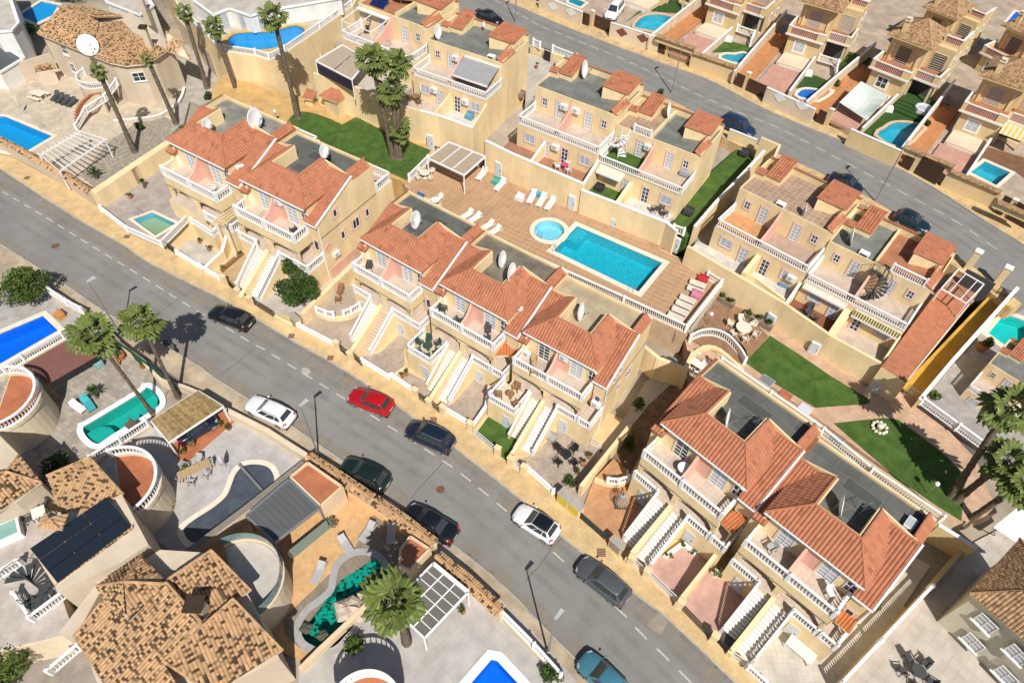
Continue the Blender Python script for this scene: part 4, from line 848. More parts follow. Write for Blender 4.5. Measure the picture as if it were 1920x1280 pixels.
# ------------------------------------------------------------------ lower row of paired houses (front balconies, red tile skirts round a flat roof)
LB = 'paired yellow houses with red tile roofs along the lower road'
U_, V_ = Vector((1, 0, 0)), Vector((0, -1, 0))
def roof_side(P, o): return P
def house1(name_label, A, B, s_hint=1.0, terr=None, left=0.0, right=0.0, gl=True, zr=6.0, pinkcap=False, base=0.1):
 z = base + zr * s_hint; f = Fr(A, B, z); s = f.len / 7.0
 z = base + zr * s; f = Fr(A, B, z); s = f.len / 7.0
 t = thing('terraced_house', name_label, 'house', (f.o.x, f.o.y, base), f.ang, LB, s)
 uL, uR = -0.65 - left, 8.35 + right
 # walls
 w_ = MB(); w_.box(0.0, 7.15, 2.0, 6.41, -0.1, 7.75); w_.box(uL + 0.02, uR - 0.02, 6.4, 9.2, -0.1, 7.95)
 w_.box(0.0, 7.0, 0.9, 2.01, -0.1, 2.58); w_.build('wall', YEL, t)
 for a, b in ((uL + 0.02, 0.0), (7.15, uR - 0.02)):     # side strips under the lean-to roofs
  sd = MB(); q = [(a, 1.72), (b, 1.72), (b, 6.4), (a, 6.4)]
  sd.hexa([(x, y, -0.1) for x, y in q], [(x, y, 6.52 + (y - 1.5) * 2.0 / 4.9) for x, y in q]); sd.build('side_wall', YEL, t)
 # porch block and balcony
 p = MB(); p.box(0.0, 7.0, 0.0, 2.0, 4.72, 5.05); p.box(0.0, 7.0, 0.0, 0.16, 3.95, 4.72)
 for u0, u1 in ((0.16, 3.3), (3.7, 6.84)):   # arched heads
  n = 10
  for i in range(n):
   x0, x1 = u0 + (u1 - u0) * i / n, u0 + (u1 - u0) * (i + 1) / n; c = (u0 + u1) / 2; r = (u1 - u0) / 2
   y0 = 3.95 - 0.42 * (((x0 + x1) / 2 - c) / r) ** 4 * 1.0
   p.box(x0, x1, 0.001, 0.159, y0, 3.951)
 for u in (0.0, 3.3, 6.75): p.box(u, u + (0.4 if u == 3.3 else 0.25), 0.001, 0.25, 2.58, 3.96)
 p.box(0.0, 0.16, 0.161, 2.0, 3.95, 4.72); p.box(6.84, 7.0, 0.161, 2.0, 3.95, 4.72)
 p.build('balcony', YEL, t)
 ln = MB(); ln.box(-0.03, 7.03, -0.03, -0.001, 4.02, 4.07); ln.build('string_course', DARK, t)
 MB().box(0.16, 6.84, 0.16, 2.0, 5.05, 5.07).build('balcony_floor', terr or TERR, t)
 MB().box(0.0, 7.0, 0.0, 2.0, 2.56, 2.6).build('porch_floor', TERR, t)
 for side_pts, nm in (([(0.1, 1.85, 5.05), (0.1, 0.1, 5.05), (3.5, 0.1, 5.05), (6.9, 0.1, 5.05), (6.9, 1.75, 5.05)], 'balcony_railing'),):
  a, b = rail(side_pts, 0.95, 0.24, 0.06, 0.16, posts=2); q = a.build(nm, WHITE, t); b.build('balusters', WHITE, q, True, 'stuff')
 # partition, curved down to the rail
 k = MB(); pr = [(0.14, 5.07), (2.0, 5.07), (2.0, 7.7), (1.6, 7.0), (1.15, 6.4), (0.7, 6.08), (0.14, 5.95)]
 k.hexa([(3.2, y, z_) for y, z_ in pr], [(3.42, y, z_) for y, z_ in pr]); k.build('partition', PINK, t)
 k = MB(); pr = [(1.2, 5.07), (2.0, 5.07), (2.0, 7.3), (1.7, 6.5), (1.3, 6.05)]
 k.hexa([(0.02, y, z_) for y, z_ in pr], [(0.2, y, z_) for y, z_ in pr]); k.build('end_wall', YEL, t)
 MB().box(3.43, 4.35, 1.96, 1.999, 5.07, 7.7).build('wall_panel', PINK, t)
 # openings on the balcony
 window(t, (1.35, 2.0, 5.1), U_, V_, 1.15, 2.05, YEL, WHITE, GLASSL if gl else GLASS, 2, 5, 'french_door', 0.12)
 window(t, (4.55, 2.0, 5.1), U_, V_, 1.25, 2.05, YEL, WHITE, GLASSL, 2, 5, 'french_door', 0.12)
 window(t, (6.3, 2.0, 5.75), U_, V_, 0.75, 1.2, None, WHITE, GLASS, 2, 2, 'window', sill=False)
 for u in (1.5, 4.9):  # porch doors in shade
  door(t, (u, 2.0, 2.62), U_, V_, 0.95, 2.0, WHITE, None, 'porch_door')
  window(t, (u + 1.3 - (0.4 if u < 2 else 0), 2.0, 3.3), U_, V_, 0.8, 1.0, None, WHITE, GLASS, 2, 1)
 # roof: skirt of tiles round the flat roof
 m = MB(); zr_, ze = 9.3, 7.8
 rl, rr, y0, y1 = 2.0, 5.35, 3.5, 6.3; el, er, ye = -0.1, 7.25, 1.6
 def lean(y): return 6.6 + (y - 1.5) * 2.0 / 4.9
 front = [(el, ye, ze), (er, ye, ze), (rr, y0, zr_), (rl, y0, zr_)]
 yk = 4.55
 uk1 = el + (lean(6.35) - ze) / 1.5 * 2.1
 Lf = [(el, ye, ze), (rl, y0, zr_), (rl, y1, zr_), (uk1, 6.35, lean(6.35) + 0.02), (el, yk, ze)]
 Rf = [(rr, y0, zr_), (er, ye, ze), (er, yk, ze), (er - (uk1 - el), 6.35, lean(6.35) + 0.02), (rr, y1, zr_)]
 lL = [(uL, 1.45, lean(1.45)), (0.42, 1.45, lean(1.45)), (0.42, yk - 0.2, lean(yk - 0.2)), (uk1 + 0.4, 6.4, lean(6.4)), (uL, 6.4, lean(6.4))]
 lR = [(7.0, 1.45, lean(1.45)), (uR, 1.45, lean(1.45)), (uR, 6.4, lean(6.4)), (er - (uk1 - el) - 0.4, 6.4, lean(6.4)), (7.0, yk - 0.2, lean(yk - 0.2))]
 for q in (front, lL, lR, Lf, Rf): tile_plane(m, q, 0.27, 0.42)
 rd = MB()
 for a, b in (((el, ye, ze), (rl, y0, zr_)), ((er, ye, ze), (rr, y0, zr_)), ((rl, y0, zr_), (rr, y0, zr_)), ((rl, y0, zr_), (rl, y1, zr_)), ((rr, y0, zr_), (rr, y1, zr_)), ((rl, y1, zr_), (uk1, 6.35, lean(6.35))), ((rr, y1, zr_), (er - (uk1 - el), 6.35, lean(6.35))), ((uL + 0.1, 6.4, lean(6.4)), (uk1, 6.4, lean(6.4))), ((er - uk1 + el, 6.4, lean(6.4)), (uR - 0.1, 6.4, lean(6.4)))): ridge(rd, a, b, 0.11)
 cap = [(uR - 0.62, 6.55, 8.75), (uR - 0.62, 8.9, 8.75), (uR + 0.02, 8.9, 8.2), (uR + 0.02, 6.55, 8.2)]; tile_plane(m, cap, 0.27, 0.42); ridge(rd, cap[0], cap[1], 0.1)
 cap = [(uL + 0.3, 6.55, 8.62), (uL - 0.02, 6.55, 8.42), (uL - 0.02, 8.9, 8.42), (uL + 0.3, 8.9, 8.62)]; tile_plane(m, cap, 0.27, 0.42)
 r_ = m.build('roof_tiles', RED, t, kind='stuff'); rd.build('ridge_tiles', RED, t, kind='stuff')
 d = MB()      # boards under the tiles, parapets inside the ridge
 for q in (front, Lf, Rf, lL, lR): d.hexa([Vector(p) + Vector((0, 0, -0.14)) for p in ccw(q)], [Vector(p) + Vector((0, 0, -0.012)) for p in ccw(q)])
 d.build('roof_deck', RED, t)
 w2 = MB(); w2.box(rl + 0.02, rl + 0.22, y0 + 0.05, y1 + 0.1, 7.9, zr_ - 0.02); w2.box(rr - 0.22, rr - 0.02, y0 + 0.05, y1 + 0.1, 7.9, zr_ - 0.02); w2.box(rl + 0.22, rr - 0.22, y0 + 0.02, y0 + 0.2, 7.9, zr_ - 0.04)
 w2.hexa([(uL + 0.02, 6.42, 7.9), (rl + 0.02, 6.42, 7.9), (rl + 0.02, 6.55, 7.9), (uL + 0.02, 6.55, 7.9)], [(uL + 0.02, 6.42, 8.55), (rl + 0.02, 6.42, zr_ - 0.05), (rl + 0.02, 6.55, zr_ - 0.05), (uL + 0.02, 6.55, 8.55)])
 w2.hexa([(rr - 0.02, 6.42, 7.9), (uR - 0.02, 6.42, 7.9), (uR - 0.02, 6.55, 7.9), (rr - 0.02, 6.55, 7.9)], [(rr - 0.02, 6.42, zr_ - 0.05), (uR - 0.02, 6.42, 8.55), (uR - 0.02, 6.55, 8.55), (rr - 0.02, 6.55, zr_ - 0.05)])
 w2.box(uL, uL + 0.2, 6.56, 9.2, 7.9, 8.38); w2.box(uR - 0.55, uR, 6.56, 9.0, 7.9, 8.16); w2.box(uL + 0.2, uR, 9.05, 9.25, 7.9, 8.22)
 w2.build('parapet', YEL, t)
 g_ = MB()       # white verge and gutter
 g_.bar((uR + 0.05, 1.45, lean(1.45) + 0.06), (uR + 0.05, 6.45, lean(6.45) + 0.06), 0.14, 0.14)
 g_.bar((el, ye - 0.06, ze - 0.06), (er, ye - 0.06, ze - 0.06), 0.1, 0.1); g_.bar((7.0, 1.38, 6.53), (uR + 0.1, 1.38, 6.53), 0.1, 0.1)
 g_.build('gutter', WHITE, t)
 g2 = MB().bar((el, ye - 0.0, ze - 0.16), (er, ye, ze - 0.16), 0.08, 0.1); g2.build('eaves_board', DARK, t)
 flat = MB(); flat.box(uL + 0.2, uR - 0.3, 6.55, 9.06, 7.95, 8.0); flat.box(rl + 0.22, rr - 0.22, y0 + 0.2, 6.55, 7.95, 8.0)
 return t, f, s, flat
TERR = tiled('terrace_tile', (0.60, 0.49, 0.40), (0.45, 0.37, 0.31), 0.35, 0.35, var=0.08, mort=0.04)
TERRP = tiled('terrace_tile_pink', (0.62, 0.46, 0.38), (0.5, 0.38, 0.32), 0.4, 0.4, var=0.1, mort=0.04)
HS = {}
FELT = tiled('felt_sheets', (0.135, 0.138, 0.125), (0.19, 0.185, 0.165), 2.6, 1.0, var=0.42, mort=0.02, off=0.4)
ROOFS = dict(A=mat('roof_felt_pale', (0.30, 0.28, 0.23), 0.9, 0.2, 0.9, 0.2, 20, col2=(0.17, 0.17, 0.15), dirt=0.25), B=FELT, C=FELT, D=mat('roof_felt_brown', (0.22, 0.19, 0.14), 0.9, 0.25, 0.7, 0.2, 20, col2=(0.13, 0.115, 0.09), dirt=0.25), E=tiled('roof_tile_sand', (0.48, 0.39, 0.26), (0.38, 0.3, 0.2), 0.9, 0.9, mort=0.02), F=FELT, G=FELT)
for n, lab, A, B, sh, l, r in (
 ('A', 'yellow house with red skirt roof over the small corner pool, nearest the tower villa', (298.8, 312.5), (402.5, 365), 1.18, 0, 0.35),
 ('B', 'yellow house with red skirt roof behind the big street tree, side wall with round window', (436.2, 386.2), (548.8, 442.5), 1.15, 0, 0),
 ('C', 'yellow house with red skirt roof above the curved front terrace, one big dish', (659.3, 493.4), (767.4, 555.4), 1.03, 0, 0.2),
 ('D', 'yellow house with red skirt roof and two big dishes on its brown flat roof', (805.7, 578.3), (925.4, 646.6), 1.02, 0, 0.1),
 ('E', 'yellow house with red skirt roof, sand flat roof and artificial turf on its balcony', (961.7, 669.8), (1092.9, 742.5), 1.0, 0, 0),
 ('F', 'yellow house with red skirt roof behind the orange patio with the hanging chair', (1206.8, 843), (1356.6, 964.5), 1.07, 0, 0),
 ('G', 'yellow house with red skirt roof and grey tiled terrace behind the white dining table', (1397.5, 1011.1), (1571.6, 1150.8), 1.045, 0, 0)):
 t, f, s, flat = house1(lab, A, B, sh, None, l, r, gl=n not in 'EF')
 flat.build('flat_roof', ROOFS[n], t); HS[n] = (t, f, s)
# ------------------------------------------------------------------ front gardens of the lower row
def hp(k, u, v, z):
 t, f, s = HS[k]; return f.at(u * s, v * s, 0.1 + z * s)
def hthing(k, name, label, cat, u, v, z=0.0, group=None, rot=0.0):
 t, f, s = HS[k]; return thing(name, label, cat, hp(k, u, v, z), f.ang + rot, group, s)
for k in HS:   # porch block, annex, porch rails, lower doors: parts of each house
 t = HS[k][0]; m = MB(); m.box(-0.0, 8.36, -0.45, 0.89, -0.1, 2.55); m.box(7.02, 8.36, 0.89, 1.71, -0.1, 2.55); m.build('porch_base', YEL, t)
 MB().box(0.0, 8.34, -0.43, -0.001, 2.55, 2.6).box(7.02, 8.34, 0.0, 1.7, 2.55, 2.6).build('porch_floor', TERR, t)
 a, b = rail([(4.98, -0.38, 2.6), (6.85, -0.38, 2.6)], 0.85, 0.2, 0.06, 0.14, posts=2, postw=0.2); q = a.build('porch_railing', WHITE, t); b.build('balusters', WHITE, q, True, 'stuff')
 for rp_ in ([(7.15, -0.38, 2.6), (8.28, -0.38, 2.6), (8.28, 1.6, 2.6)], [(0.1, -0.38, 2.6), (2.2, -0.38, 2.6)])[:1 if k in 'DEA' else 2]: a, b = rail(rp_, 0.85, 0.2, 0.06, 0.14, posts=2, postw=0.2); q = a.build('porch_railing', WHITE, t); b.build('balusters', WHITE, q, True, 'stuff')
 door(t, (5.35, -0.45, 0.05), U_, V_, 0.85, 1.75, DOORB, None, 'cellar_door'); 
 if k in 'FGBC': door(t, (0.9, -0.45, 0.05), U_, V_, 0.85, 1.75, DOORB, None, 'cellar_door')
 window(t, (7.35, 1.72, 3.4), U_, V_, 0.6, 1.2, PINK, WHITE, GLASS, 1, 1)
 if k in 'BEG':   # exposed right side wall: string course and windows
  N_ = Vector((1, 0, 0)); Y = Vector((0, 1, 0)); x = 8.33
  MB().box(x, x + 0.03, 1.72, 9.2, 5.0, 5.05).build('string_course', DARK, t)
  for v0, z0, w_, h_ in ((3.6, 6.0, 0.5, 0.85), (5.6, 3.2, 0.9, 1.1), (4.0, 3.2, 0.5, 0.9), (2.6, 5.7, 0.5, 0.9) if k == 'E' else (7.4, 3.4, 0.5, 0.9)): window(t, (x, v0, z0), Y, N_, w_, h_, PINK, WHITE, GLASS, 2 if w_ > 0.6 else 1, 1)
  MB().tube([(8.37, 1.66, 6.5), (8.37, 1.66, 0)], 0.05, 6).build('downpipe', WHITE, t)
  if k == 'B': MB().lathe((0, 0, 0), [(0.42, 0), (0.42, 0.06), (0.28, 0.06), (0.27, 0.03)], 16).xf(Matrix.Translation((x, 2.3, 3.6)) @ Matrix.Rotation(math.pi / 2, 4, 'Y')).build('round_window', PINK, t); MB().box(x, x + 0.04, 2, 9.2, -0.1, 1.2).build('plinth', PINK, t)
# stairs: two flights to each house, from porch to street level
def flight(k, u0, u1, v1, label, n=14, z0=0.05, mt=None, left=None, right=None):
 t = hthing(k, 'entrance_stairs', label, 'stairs', (u0 + u1) / 2, -0.46, 0, 'outside stairs of the lower houses'); w_ = (u1 - u0); run = -0.46 - v1; rise = (2.58 - z0) / n; tr = run / n
 me = MB().box(-w_ / 2, w_ / 2, -tr - 0.03, 0, -0.07, 0).mesh('step', mt or WSTUC); b = MB()
 for i in range(n):
  z = 2.58 - i * rise - rise; inst('step', me, t, (0, -i * tr, z + rise * 0.0)); b.box(-w_ / 2 + 0.01, w_ / 2 - 0.01, -(i + 1) * tr + 0.001, -i * tr, max(0, z - 0.7), z - 0.072)
 b.build("stair_body", RISER_SHADE, t)
 for sd, x in ((left, -w_ / 2), (right, w_ / 2)):
  sg = -1 if x < 0 else 1
  if sd == 'wall':
   x0, x1 = sorted((x + sg * 0.001, x + sg * 0.17)); m = MB().hexa([(x0, -run - 0.1, 0), (x1, -run - 0.1, 0), (x1, 0, 0), (x0, 0, 0)], [(x0, -run - 0.1, 0.75), (x1, -run - 0.1, 0.75), (x1, 0, 3.3), (x0, 0, 3.3)]); m.build('side_wall', YEL, t)
   MB().bar(((x0 + x1) / 2, -run - 0.12, 0.78), ((x0 + x1) / 2, 0, 3.33), 0.22, 0.06).build('coping', WHITE, t)
  elif sd == 'rail':
   xx = x + sg * 0.09; m = MB().hexa([(xx - 0.08, -run, 0), (xx + 0.08, -run, 0), (xx + 0.08, 0, 0), (xx - 0.08, 0, 0)], [(xx - 0.08, -run, 0.12), (xx + 0.08, -run, 0.12), (xx + 0.08, 0, 2.6), (xx - 0.08, 0, 2.6)]); m.build('side_wall', YEL, t)
   a, b2 = rail([(xx, -run, 0.12), (xx, -0.05, 2.6)], 0.82, 0.22, 0.06, 0.14, postw=0.2); q = a.build('handrail', WHITE, t); b2.build('balusters', WHITE, q, True, 'stuff')
 return t
FL = {'B': ('right of the tan patio with the gate', 'with red flower pots, left of the big street tree'), 'C': ('right of the curved terrace', 'with pink treads under the striped balcony'), 'D': ('right of the green garden furniture', 'left of the stone yard with the grey manhole'), 'E': ('beside the green turf yard', 'lined with flower pots above the black table'), 'F': ('beside the orange patio', 'left of the pink yard with the white planter'), 'G': ('right of the second pink yard', 'above the long white dining table')}
LW = dict(B=-4.2, C=-4.6, D=-4.6, E=-4.7, F=-4.5, G=-4.3)
RISER_SHADE = mat("stair_riser_shade", (0.25, 0.225, 0.195), 0.9, 0.08, 2)  # grey-beige tile, darkened so the shade on the risers sits in the colour
for k, (a, b) in FL.items():
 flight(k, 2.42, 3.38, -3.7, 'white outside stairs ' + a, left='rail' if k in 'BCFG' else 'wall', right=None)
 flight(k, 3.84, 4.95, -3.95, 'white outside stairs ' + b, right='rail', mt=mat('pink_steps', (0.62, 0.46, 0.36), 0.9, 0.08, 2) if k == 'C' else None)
 t = hthing(k, 'garden_wall', 'stepped yellow wall between the two stairs ' + a, 'wall', 3.61, -0.46); m = MB(); w_ = 0.19
 m.hexa([(-w_, LW[k], 0), (w_, LW[k], 0), (w_, 0, 0), (-w_, 0, 0)], [(-w_ + 0.02, LW[k], 0.7), (w_, LW[k], 0.7), (w_, 0, 3.1), (-w_ + 0.02, 0, 3.1)]); m.build('body', YEL, t)
for k in 'DE':    # raised front terraces
 t = hthing(k, 'raised_terrace', {'D': 'raised front terrace with the dark green garden furniture', 'E': 'raised front terrace with rattan seats beside the turf yard'}[k], 'terrace', 0.85, -1.6)
 MB().box(-1.4, 1.42, -1.35, 1.14, -0.1, 2.55).build('body', YEL, t); MB().box(-1.38, 1.40, -1.33, 1.14, 2.55, 2.6).build('floor', mat('sand_floor', (0.62, 0.52, 0.38), 0.9, 0.08, 1.5), t)
 a, b = rail([(-1.32, 1.1, 2.6), (-1.32, -1.27, 2.6), (1.34, -1.27, 2.6), (1.34, 1.0, 2.6)], 0.85, 0.2, 0.06, 0.14, postw=0.2); q = a.build('railing', WHITE, t); b.build('balusters', WHITE, q, True, 'stuff')
 door(t, (0.25, -1.35, 0.05), U_, V_, 0.8, 1.75, DOORB, None, 'cellar_door')
# rear terraces of the two left houses, garden wall behind the right pair
for k, lab in (('A', 'white rail terrace behind the house nearest the tower villa'), ('B', 'white rail terrace with turf corner behind the house with round window')):
 t = hthing(k, 'rear_terrace', lab, 'terrace', 4, 9.22); MB().box(-4.6, 4.3, 0, 2.3, -0.1, 5.0).build('body', YEL, t); MB().box(-4.5, 4.28, 0.02, 2.2, 5.0, 5.02).build('floor', TERRP, t)
 a, b = rail([(-4.5, 2.2, 5.0), (0, 2.2, 5), (4.2, 2.2, 5.0), (4.2, 0.1, 5.0)], 0.9, 0.22, 0.06, 0.15); q = a.build('railing', WHITE, t); b.build('balusters', WHITE, q, True, 'stuff')
 if k == 'B': MB().box(2.6, 4.15, 0.05, 1.4, 5.02, 5.05).build('turf_mat', TURF, t)
t = wall('yellow garden wall with white balustrade behind the right pair of lower houses', [hp('F', -1.6, 13.1, 3.2), hp('F', 8.0, 13.1, 3.2), hp('G', 9.2, 13.4, 3.2)], 0, 0.3, YEL, None)
balustrade('white balustrade on the garden wall behind the right pair of lower houses', [hp('F', -1.6, 13.1, 3.2), hp('F', 3.2, 13.1, 3.2), hp('F', 8.0, 13.1, 3.2), hp('G', 3.6, 13.3, 3.2), hp('G', 9.2, 13.4, 3.2)], 0.9)
paving('patio', [hp('F', -1.9, 8, 1.2), hp('G', 9.2, 8, 1.2), hp('G', 9.2, 13.4, 1.2), hp('F', -1.9, 13.1, 1.2)], 0, 0, YEL2)
paving('path', WS([(1345, 660), (1400, 695), (1450, 730), (1530, 785), (1600, 842), (1690, 905), (1790, 985), (1775, 1000), (1680, 930), (1600, 870), (1500, 800), (1400, 735), (1330, 690)], ZG + 0.03), 0, 0, mat('tan_path', (0.56, 0.42, 0.25), 0.9, 0.08, 0.7, 0.2, 30, dirt=0.15))
for a, b, lab in (((1428, 700), (1449, 727), 'grey metal hatch nearest the big lawn on the tan garden strip'), ((1500, 757), (1520, 775), 'pale framed hatch beside the tip of the big lawn'), ((1556, 815), (1580, 836), 'grey metal hatch facing the stone planter ring'), ((1464, 733), (1482, 748), 'orange door mat beside the big lawn')):
 q, r = W(*a, ZG + 0.05), W(*b, ZG + 0.05); f = Fr((1400, 695), (1530, 785), ZG); c = (q + r) / 2; t = thing('hatch' if 'hatch' in lab else 'door_mat', lab, 'hatch' if 'hatch' in lab else 'mat', c, f.ang)
 MB().box(-0.55, 0.55, -0.42, 0.42, -0.05, 0.04).build('lid', GREYM if 'grey' in lab else RED2 if 'mat' in lab else DOORB, t); 
 if 'hatch' in lab: MB().box(-0.62, 0.62, -0.5, 0.5, -0.05, 0.015).build('frame', PINK if 'pale' in lab else GREYP, t)
# yards
YSTONE = tiled('yard_stone', (0.46, 0.37, 0.30), (0.36, 0.29, 0.24), 0.28, 0.2, var=0.2, mort=0.05, off=0.5, spot=((0.58, 0.48, 0.41), 3.0, 0.14, 1.0))
YGREY = mat('yard_brown_screed', (0.44, 0.355, 0.27), 0.9, 0.08, 0.8, 0.2, 40, dirt=0.1)
YORAN = tiled('orange_yard', (0.56, 0.30, 0.15), (0.46, 0.26, 0.14), 0.2, 0.12, var=0.15, mort=0.05, off=0.5)
YPINK = tiled('pink_yard', (0.55, 0.34, 0.28), (0.50, 0.31, 0.26), 0.25, 0.25, var=0.08, mort=0.03, spot=((0.38, 0.23, 0.19), 1.1, 0.09, 1.0))
YTAN = tiled('tan_yard', (0.56, 0.39, 0.22), (0.45, 0.31, 0.18), 0.22, 0.12, var=0.15, mort=0.04, off=0.5)
YCON = mat('yard_pale_concrete', (0.52, 0.47, 0.41), 0.9, 0.1, 0.7, 0.2, 30, dirt=0.15)
YPALE = tiled('yard_pale_tile', (0.58, 0.53, 0.46), (0.50, 0.45, 0.38), 0.4, 0.4, var=0.05, mort=0.04)
YBASE = mat('yard_yellow', (0.64, 0.48, 0.26), 0.9, 0.06, 0.8, 0.2, 40, dirt=0.1)
def yard(px, mt, z=0.15): return paving('patio', WS(px, z), 0, -0.05, mt)
yard([(185, 386), (235, 340), (330, 300), (420, 330), (560, 420), (680, 500), (760, 560), (900, 640), (1080, 740), (1185, 795), (1100, 905), (1040, 930), (960, 876), (877, 800), (780, 735), (640, 652), (520, 590), (320, 470)], YBASE, 0.125)
yard([(1185, 800), (1230, 760), (1400, 900), (1700, 1140), (1560, 1300), (1430, 1300), (1270, 1136), (1085, 966)], YBASE, 0.125)
yard([(330, 475), (352, 450), (388, 455), (412, 481), (380, 507)], YCON)
yard([(412, 505), (454, 468), (470, 474), (478, 520), (453, 545), (422, 527)], YTAN)
yard([(483, 563), (531, 522), (600, 540), (606, 558), (568, 593), (515, 588)], YCON)
yard([(600, 540), (655, 480), (672, 487), (640, 520), (612, 556)], YCON)
yard([(568, 612), (594, 586), (627, 594), (659, 588), (682, 578), (690, 585), (672, 618), (664, 632), (675, 645), (640, 652)], YGREY)
yard([(645, 655), (672, 634), (690, 645), (664, 668)], YGREY, 0.152)
yard([(675, 669), (711, 662), (752, 624), (775, 634), (757, 656), (759, 682), (736, 708)], YSTONE)
yard([(744, 711), (762, 696), (806, 718), (828, 730), (810, 752), (785, 742)], YSTONE)
yard([(814, 756), (848, 757), (893, 708), (920, 728), (908, 774), (888, 800)], YSTONE)
yard([(917, 779), (959, 802), (981, 830), (955, 868), (890, 815)], TURF)
yard([(965, 864), (1004, 851), (1050, 800), (1085, 822), (1130, 843), (1092, 905), (1045, 930)], YSTONE)
yard([(1090, 960), (1115, 894), (1140, 902), (1178, 900), (1206, 918), (1186, 1000), (1204, 1014), (1172, 1037), (1130, 1010)], YORAN)
yard([(1182, 1042), (1213, 1021), (1233, 1042), (1213, 1066)], YSTONE)
yard([(1215, 1068), (1240, 1038), (1283, 1013), (1330, 1046), (1340, 1062), (1270, 1130)], YPINK)
yard([(1277, 1136), (1332, 1068), (1375, 1078), (1395, 1125), (1369, 1155), (1344, 1187)], YPINK)
t = yard([(1344, 1200), (1374, 1159), (1399, 1179), (1362, 1222)], mat('dark_ramp', (0.10, 0.095, 0.09), 0.85, 0.2, 1.5), 0.17)
yard([(1401, 1238), (1420, 1212), (1480, 1140), (1560, 1190), (1640, 1110), (1700, 1035), (1745, 1060), (1650, 1200), (1575, 1290), (1440, 1290)], YPALE)
yard([(1125, 845), (1180, 770), (1210, 715), (1240, 700), (1262, 716), (1215, 760), (1182, 802), (1132, 862)], YCON)
yard([(1170, 830), (1200, 770), (1245, 715), (1285, 690), (1290, 740), (1215, 830), (1180, 890), (1130, 905), (1120, 900)], SOIL, 0.14)
# front walls, low balustrades, gates
FW = 'low front walls with white balustrades along the sidewalk'
def front(label, a, b, h0=0.45):
 p, q = W(*a, 0.12), W(*b, 0.12); t = thing('front_wall', label, 'wall', p, 0, FW); d = q - p; z = Vector((0, 0, h0))
 MB().bar(Vector((0, 0, h0 / 2)), d + Vector((0, 0, h0 / 2)), 0.24, h0).build('body', YEL, t)
 r1, r2 = rail([z, d + z], 0.55, 0.2, 0.06, 0.2, posts=2, postw=0.3); k = r1.build('handrail', WHITE, t); r2.build('balusters', WHITE, k, True, 'stuff'); return t
def gate(label, a, b, h=1.05, mt=None, z=0.14, solid=False, group='iron garden gates'):
 p, q = W(*a, z), W(*b, z); t = thing('garden_gate', label, 'gate', p, 0, group); d = q - p; L = d.length; e = d.normalized(); m = MB()
 for k in range(2): m.tube([e * (0.03 + k * (L - 0.06)), e * (0.03 + k * (L - 0.06)) + Vector((0, 0, h))], 0.035, 5)
 for zz in (0.1, h * 0.5, h): m.bar(Vector((0, 0, zz)), d + Vector((0, 0, zz)), 0.04, 0.05)
 m.build('frame', mt or IRON, t); b_ = MB(); n = max(3, int(L / 0.11))
 for i in range(n): b_.bar(d * ((i + 0.5) / n) + Vector((0, 0, 0.1)), d * ((i + 0.5) / n) + Vector((0, 0, h)), 0.025, 0.025)
 b_.build('bars', mt or IRON, t, kind='stuff')
 if solid: MB().bar(Vector((0, 0, h * 0.45)), d + Vector((0, 0, h * 0.45)), 0.02, h * 0.85).build('panel', mt or IRON, t)
 return t
def pier(label, a, h=1.25, w_=0.5, mt=None):
 q = W(*a, 0.12); f = Fr((500, 580), (900, 820), 0.12); t = thing('gate_pier', label, 'pier', q, f.ang, 'yellow gate piers along the sidewalk')
 MB().box(-w_ / 2, w_ / 2, -0.2, 0.2, 0, h).build('shaft', mt or YEL, t); MB().box(-w_ / 2 - 0.04, w_ / 2 + 0.04, -0.24, 0.24, h, h + 0.08).build('cap', YEL, t)
for lab, a, b in (('before the pale concrete yard with potted shrubs', (336, 482), (376, 507)), ('before the tan patio', (379, 508), (416, 530)), ('before the curved terrace', (562, 618), (631, 654)), ('left of the red car, before the stone paved yard', (681, 684), (730, 714)), ('behind the red car, before the flower pots', (736, 712), (776, 739)), ('before the yard with the grey manhole', (834, 774), (878, 800)), ('before the black patio table', (986, 883), (1036, 928))):
 front('low white balustrade front wall ' + lab, a, b)
for lab, a, b, m_ in (('dark iron gate left of the black hatchback garden', (316, 467), (330, 477), None), ('dark iron gate to the tan patio', (430, 536), (446, 552), None), ('dark iron gate left of the big street tree', (453, 550), (467, 568), None), ('long dark iron fence before the big street tree', (478, 572), (515, 596), None), ('dark iron gate right of the curved terrace', (639, 658), (656, 673), None), ('dark iron gate at the foot of the pink stairs', (663, 672), (679, 687), None), ('dark iron gate behind the red car', (786, 748), (801, 759), None), ('dark iron gate behind the dark blue people carrier', (811, 763), (826, 776), None), ('white gate at the corner of the turf yard', (962, 872), (979, 886), WHITE), ('dark green slatted fence before the orange patio', (1084, 968), (1133, 1011), mat('dark_green_fence', (0.02, 0.05, 0.045), 0.6)), ('dark iron gate beside the grey meter box', (1162, 1040), (1178, 1054), None), ('white iron gate at the foot of the grey stairs', (1185, 1055), (1208, 1076), WHITE), ('white iron railing before the first pink yard', (1212, 1076), (1268, 1130), WHITE), ('dark iron gate before the second pink yard', (1276, 1141), (1330, 1197), None), ('dark iron gate at the dark ramp', (1340, 1198), (1360, 1222), None), ('white arched gate before the pale tiled yard', (1364, 1226), (1398, 1250), WHITE), ('white fence before the green turf yard', (888, 814), (928, 848), WHITE), ('short white fence across the turf yard', (955, 862), (972, 838), WHITE), ('white side gate right of the black patio table', (1107, 832), (1126, 843), WHITE)):
 gate(lab, a, b, 1.0, m_, solid='green slatted' in lab)
balustrade('white balustrade along the sidewalk before the pale tiled yard', [W(1399, 1252, 0.6), W(1440, 1290, 0.6), W(1480, 1330, 0.6)], 0.75)
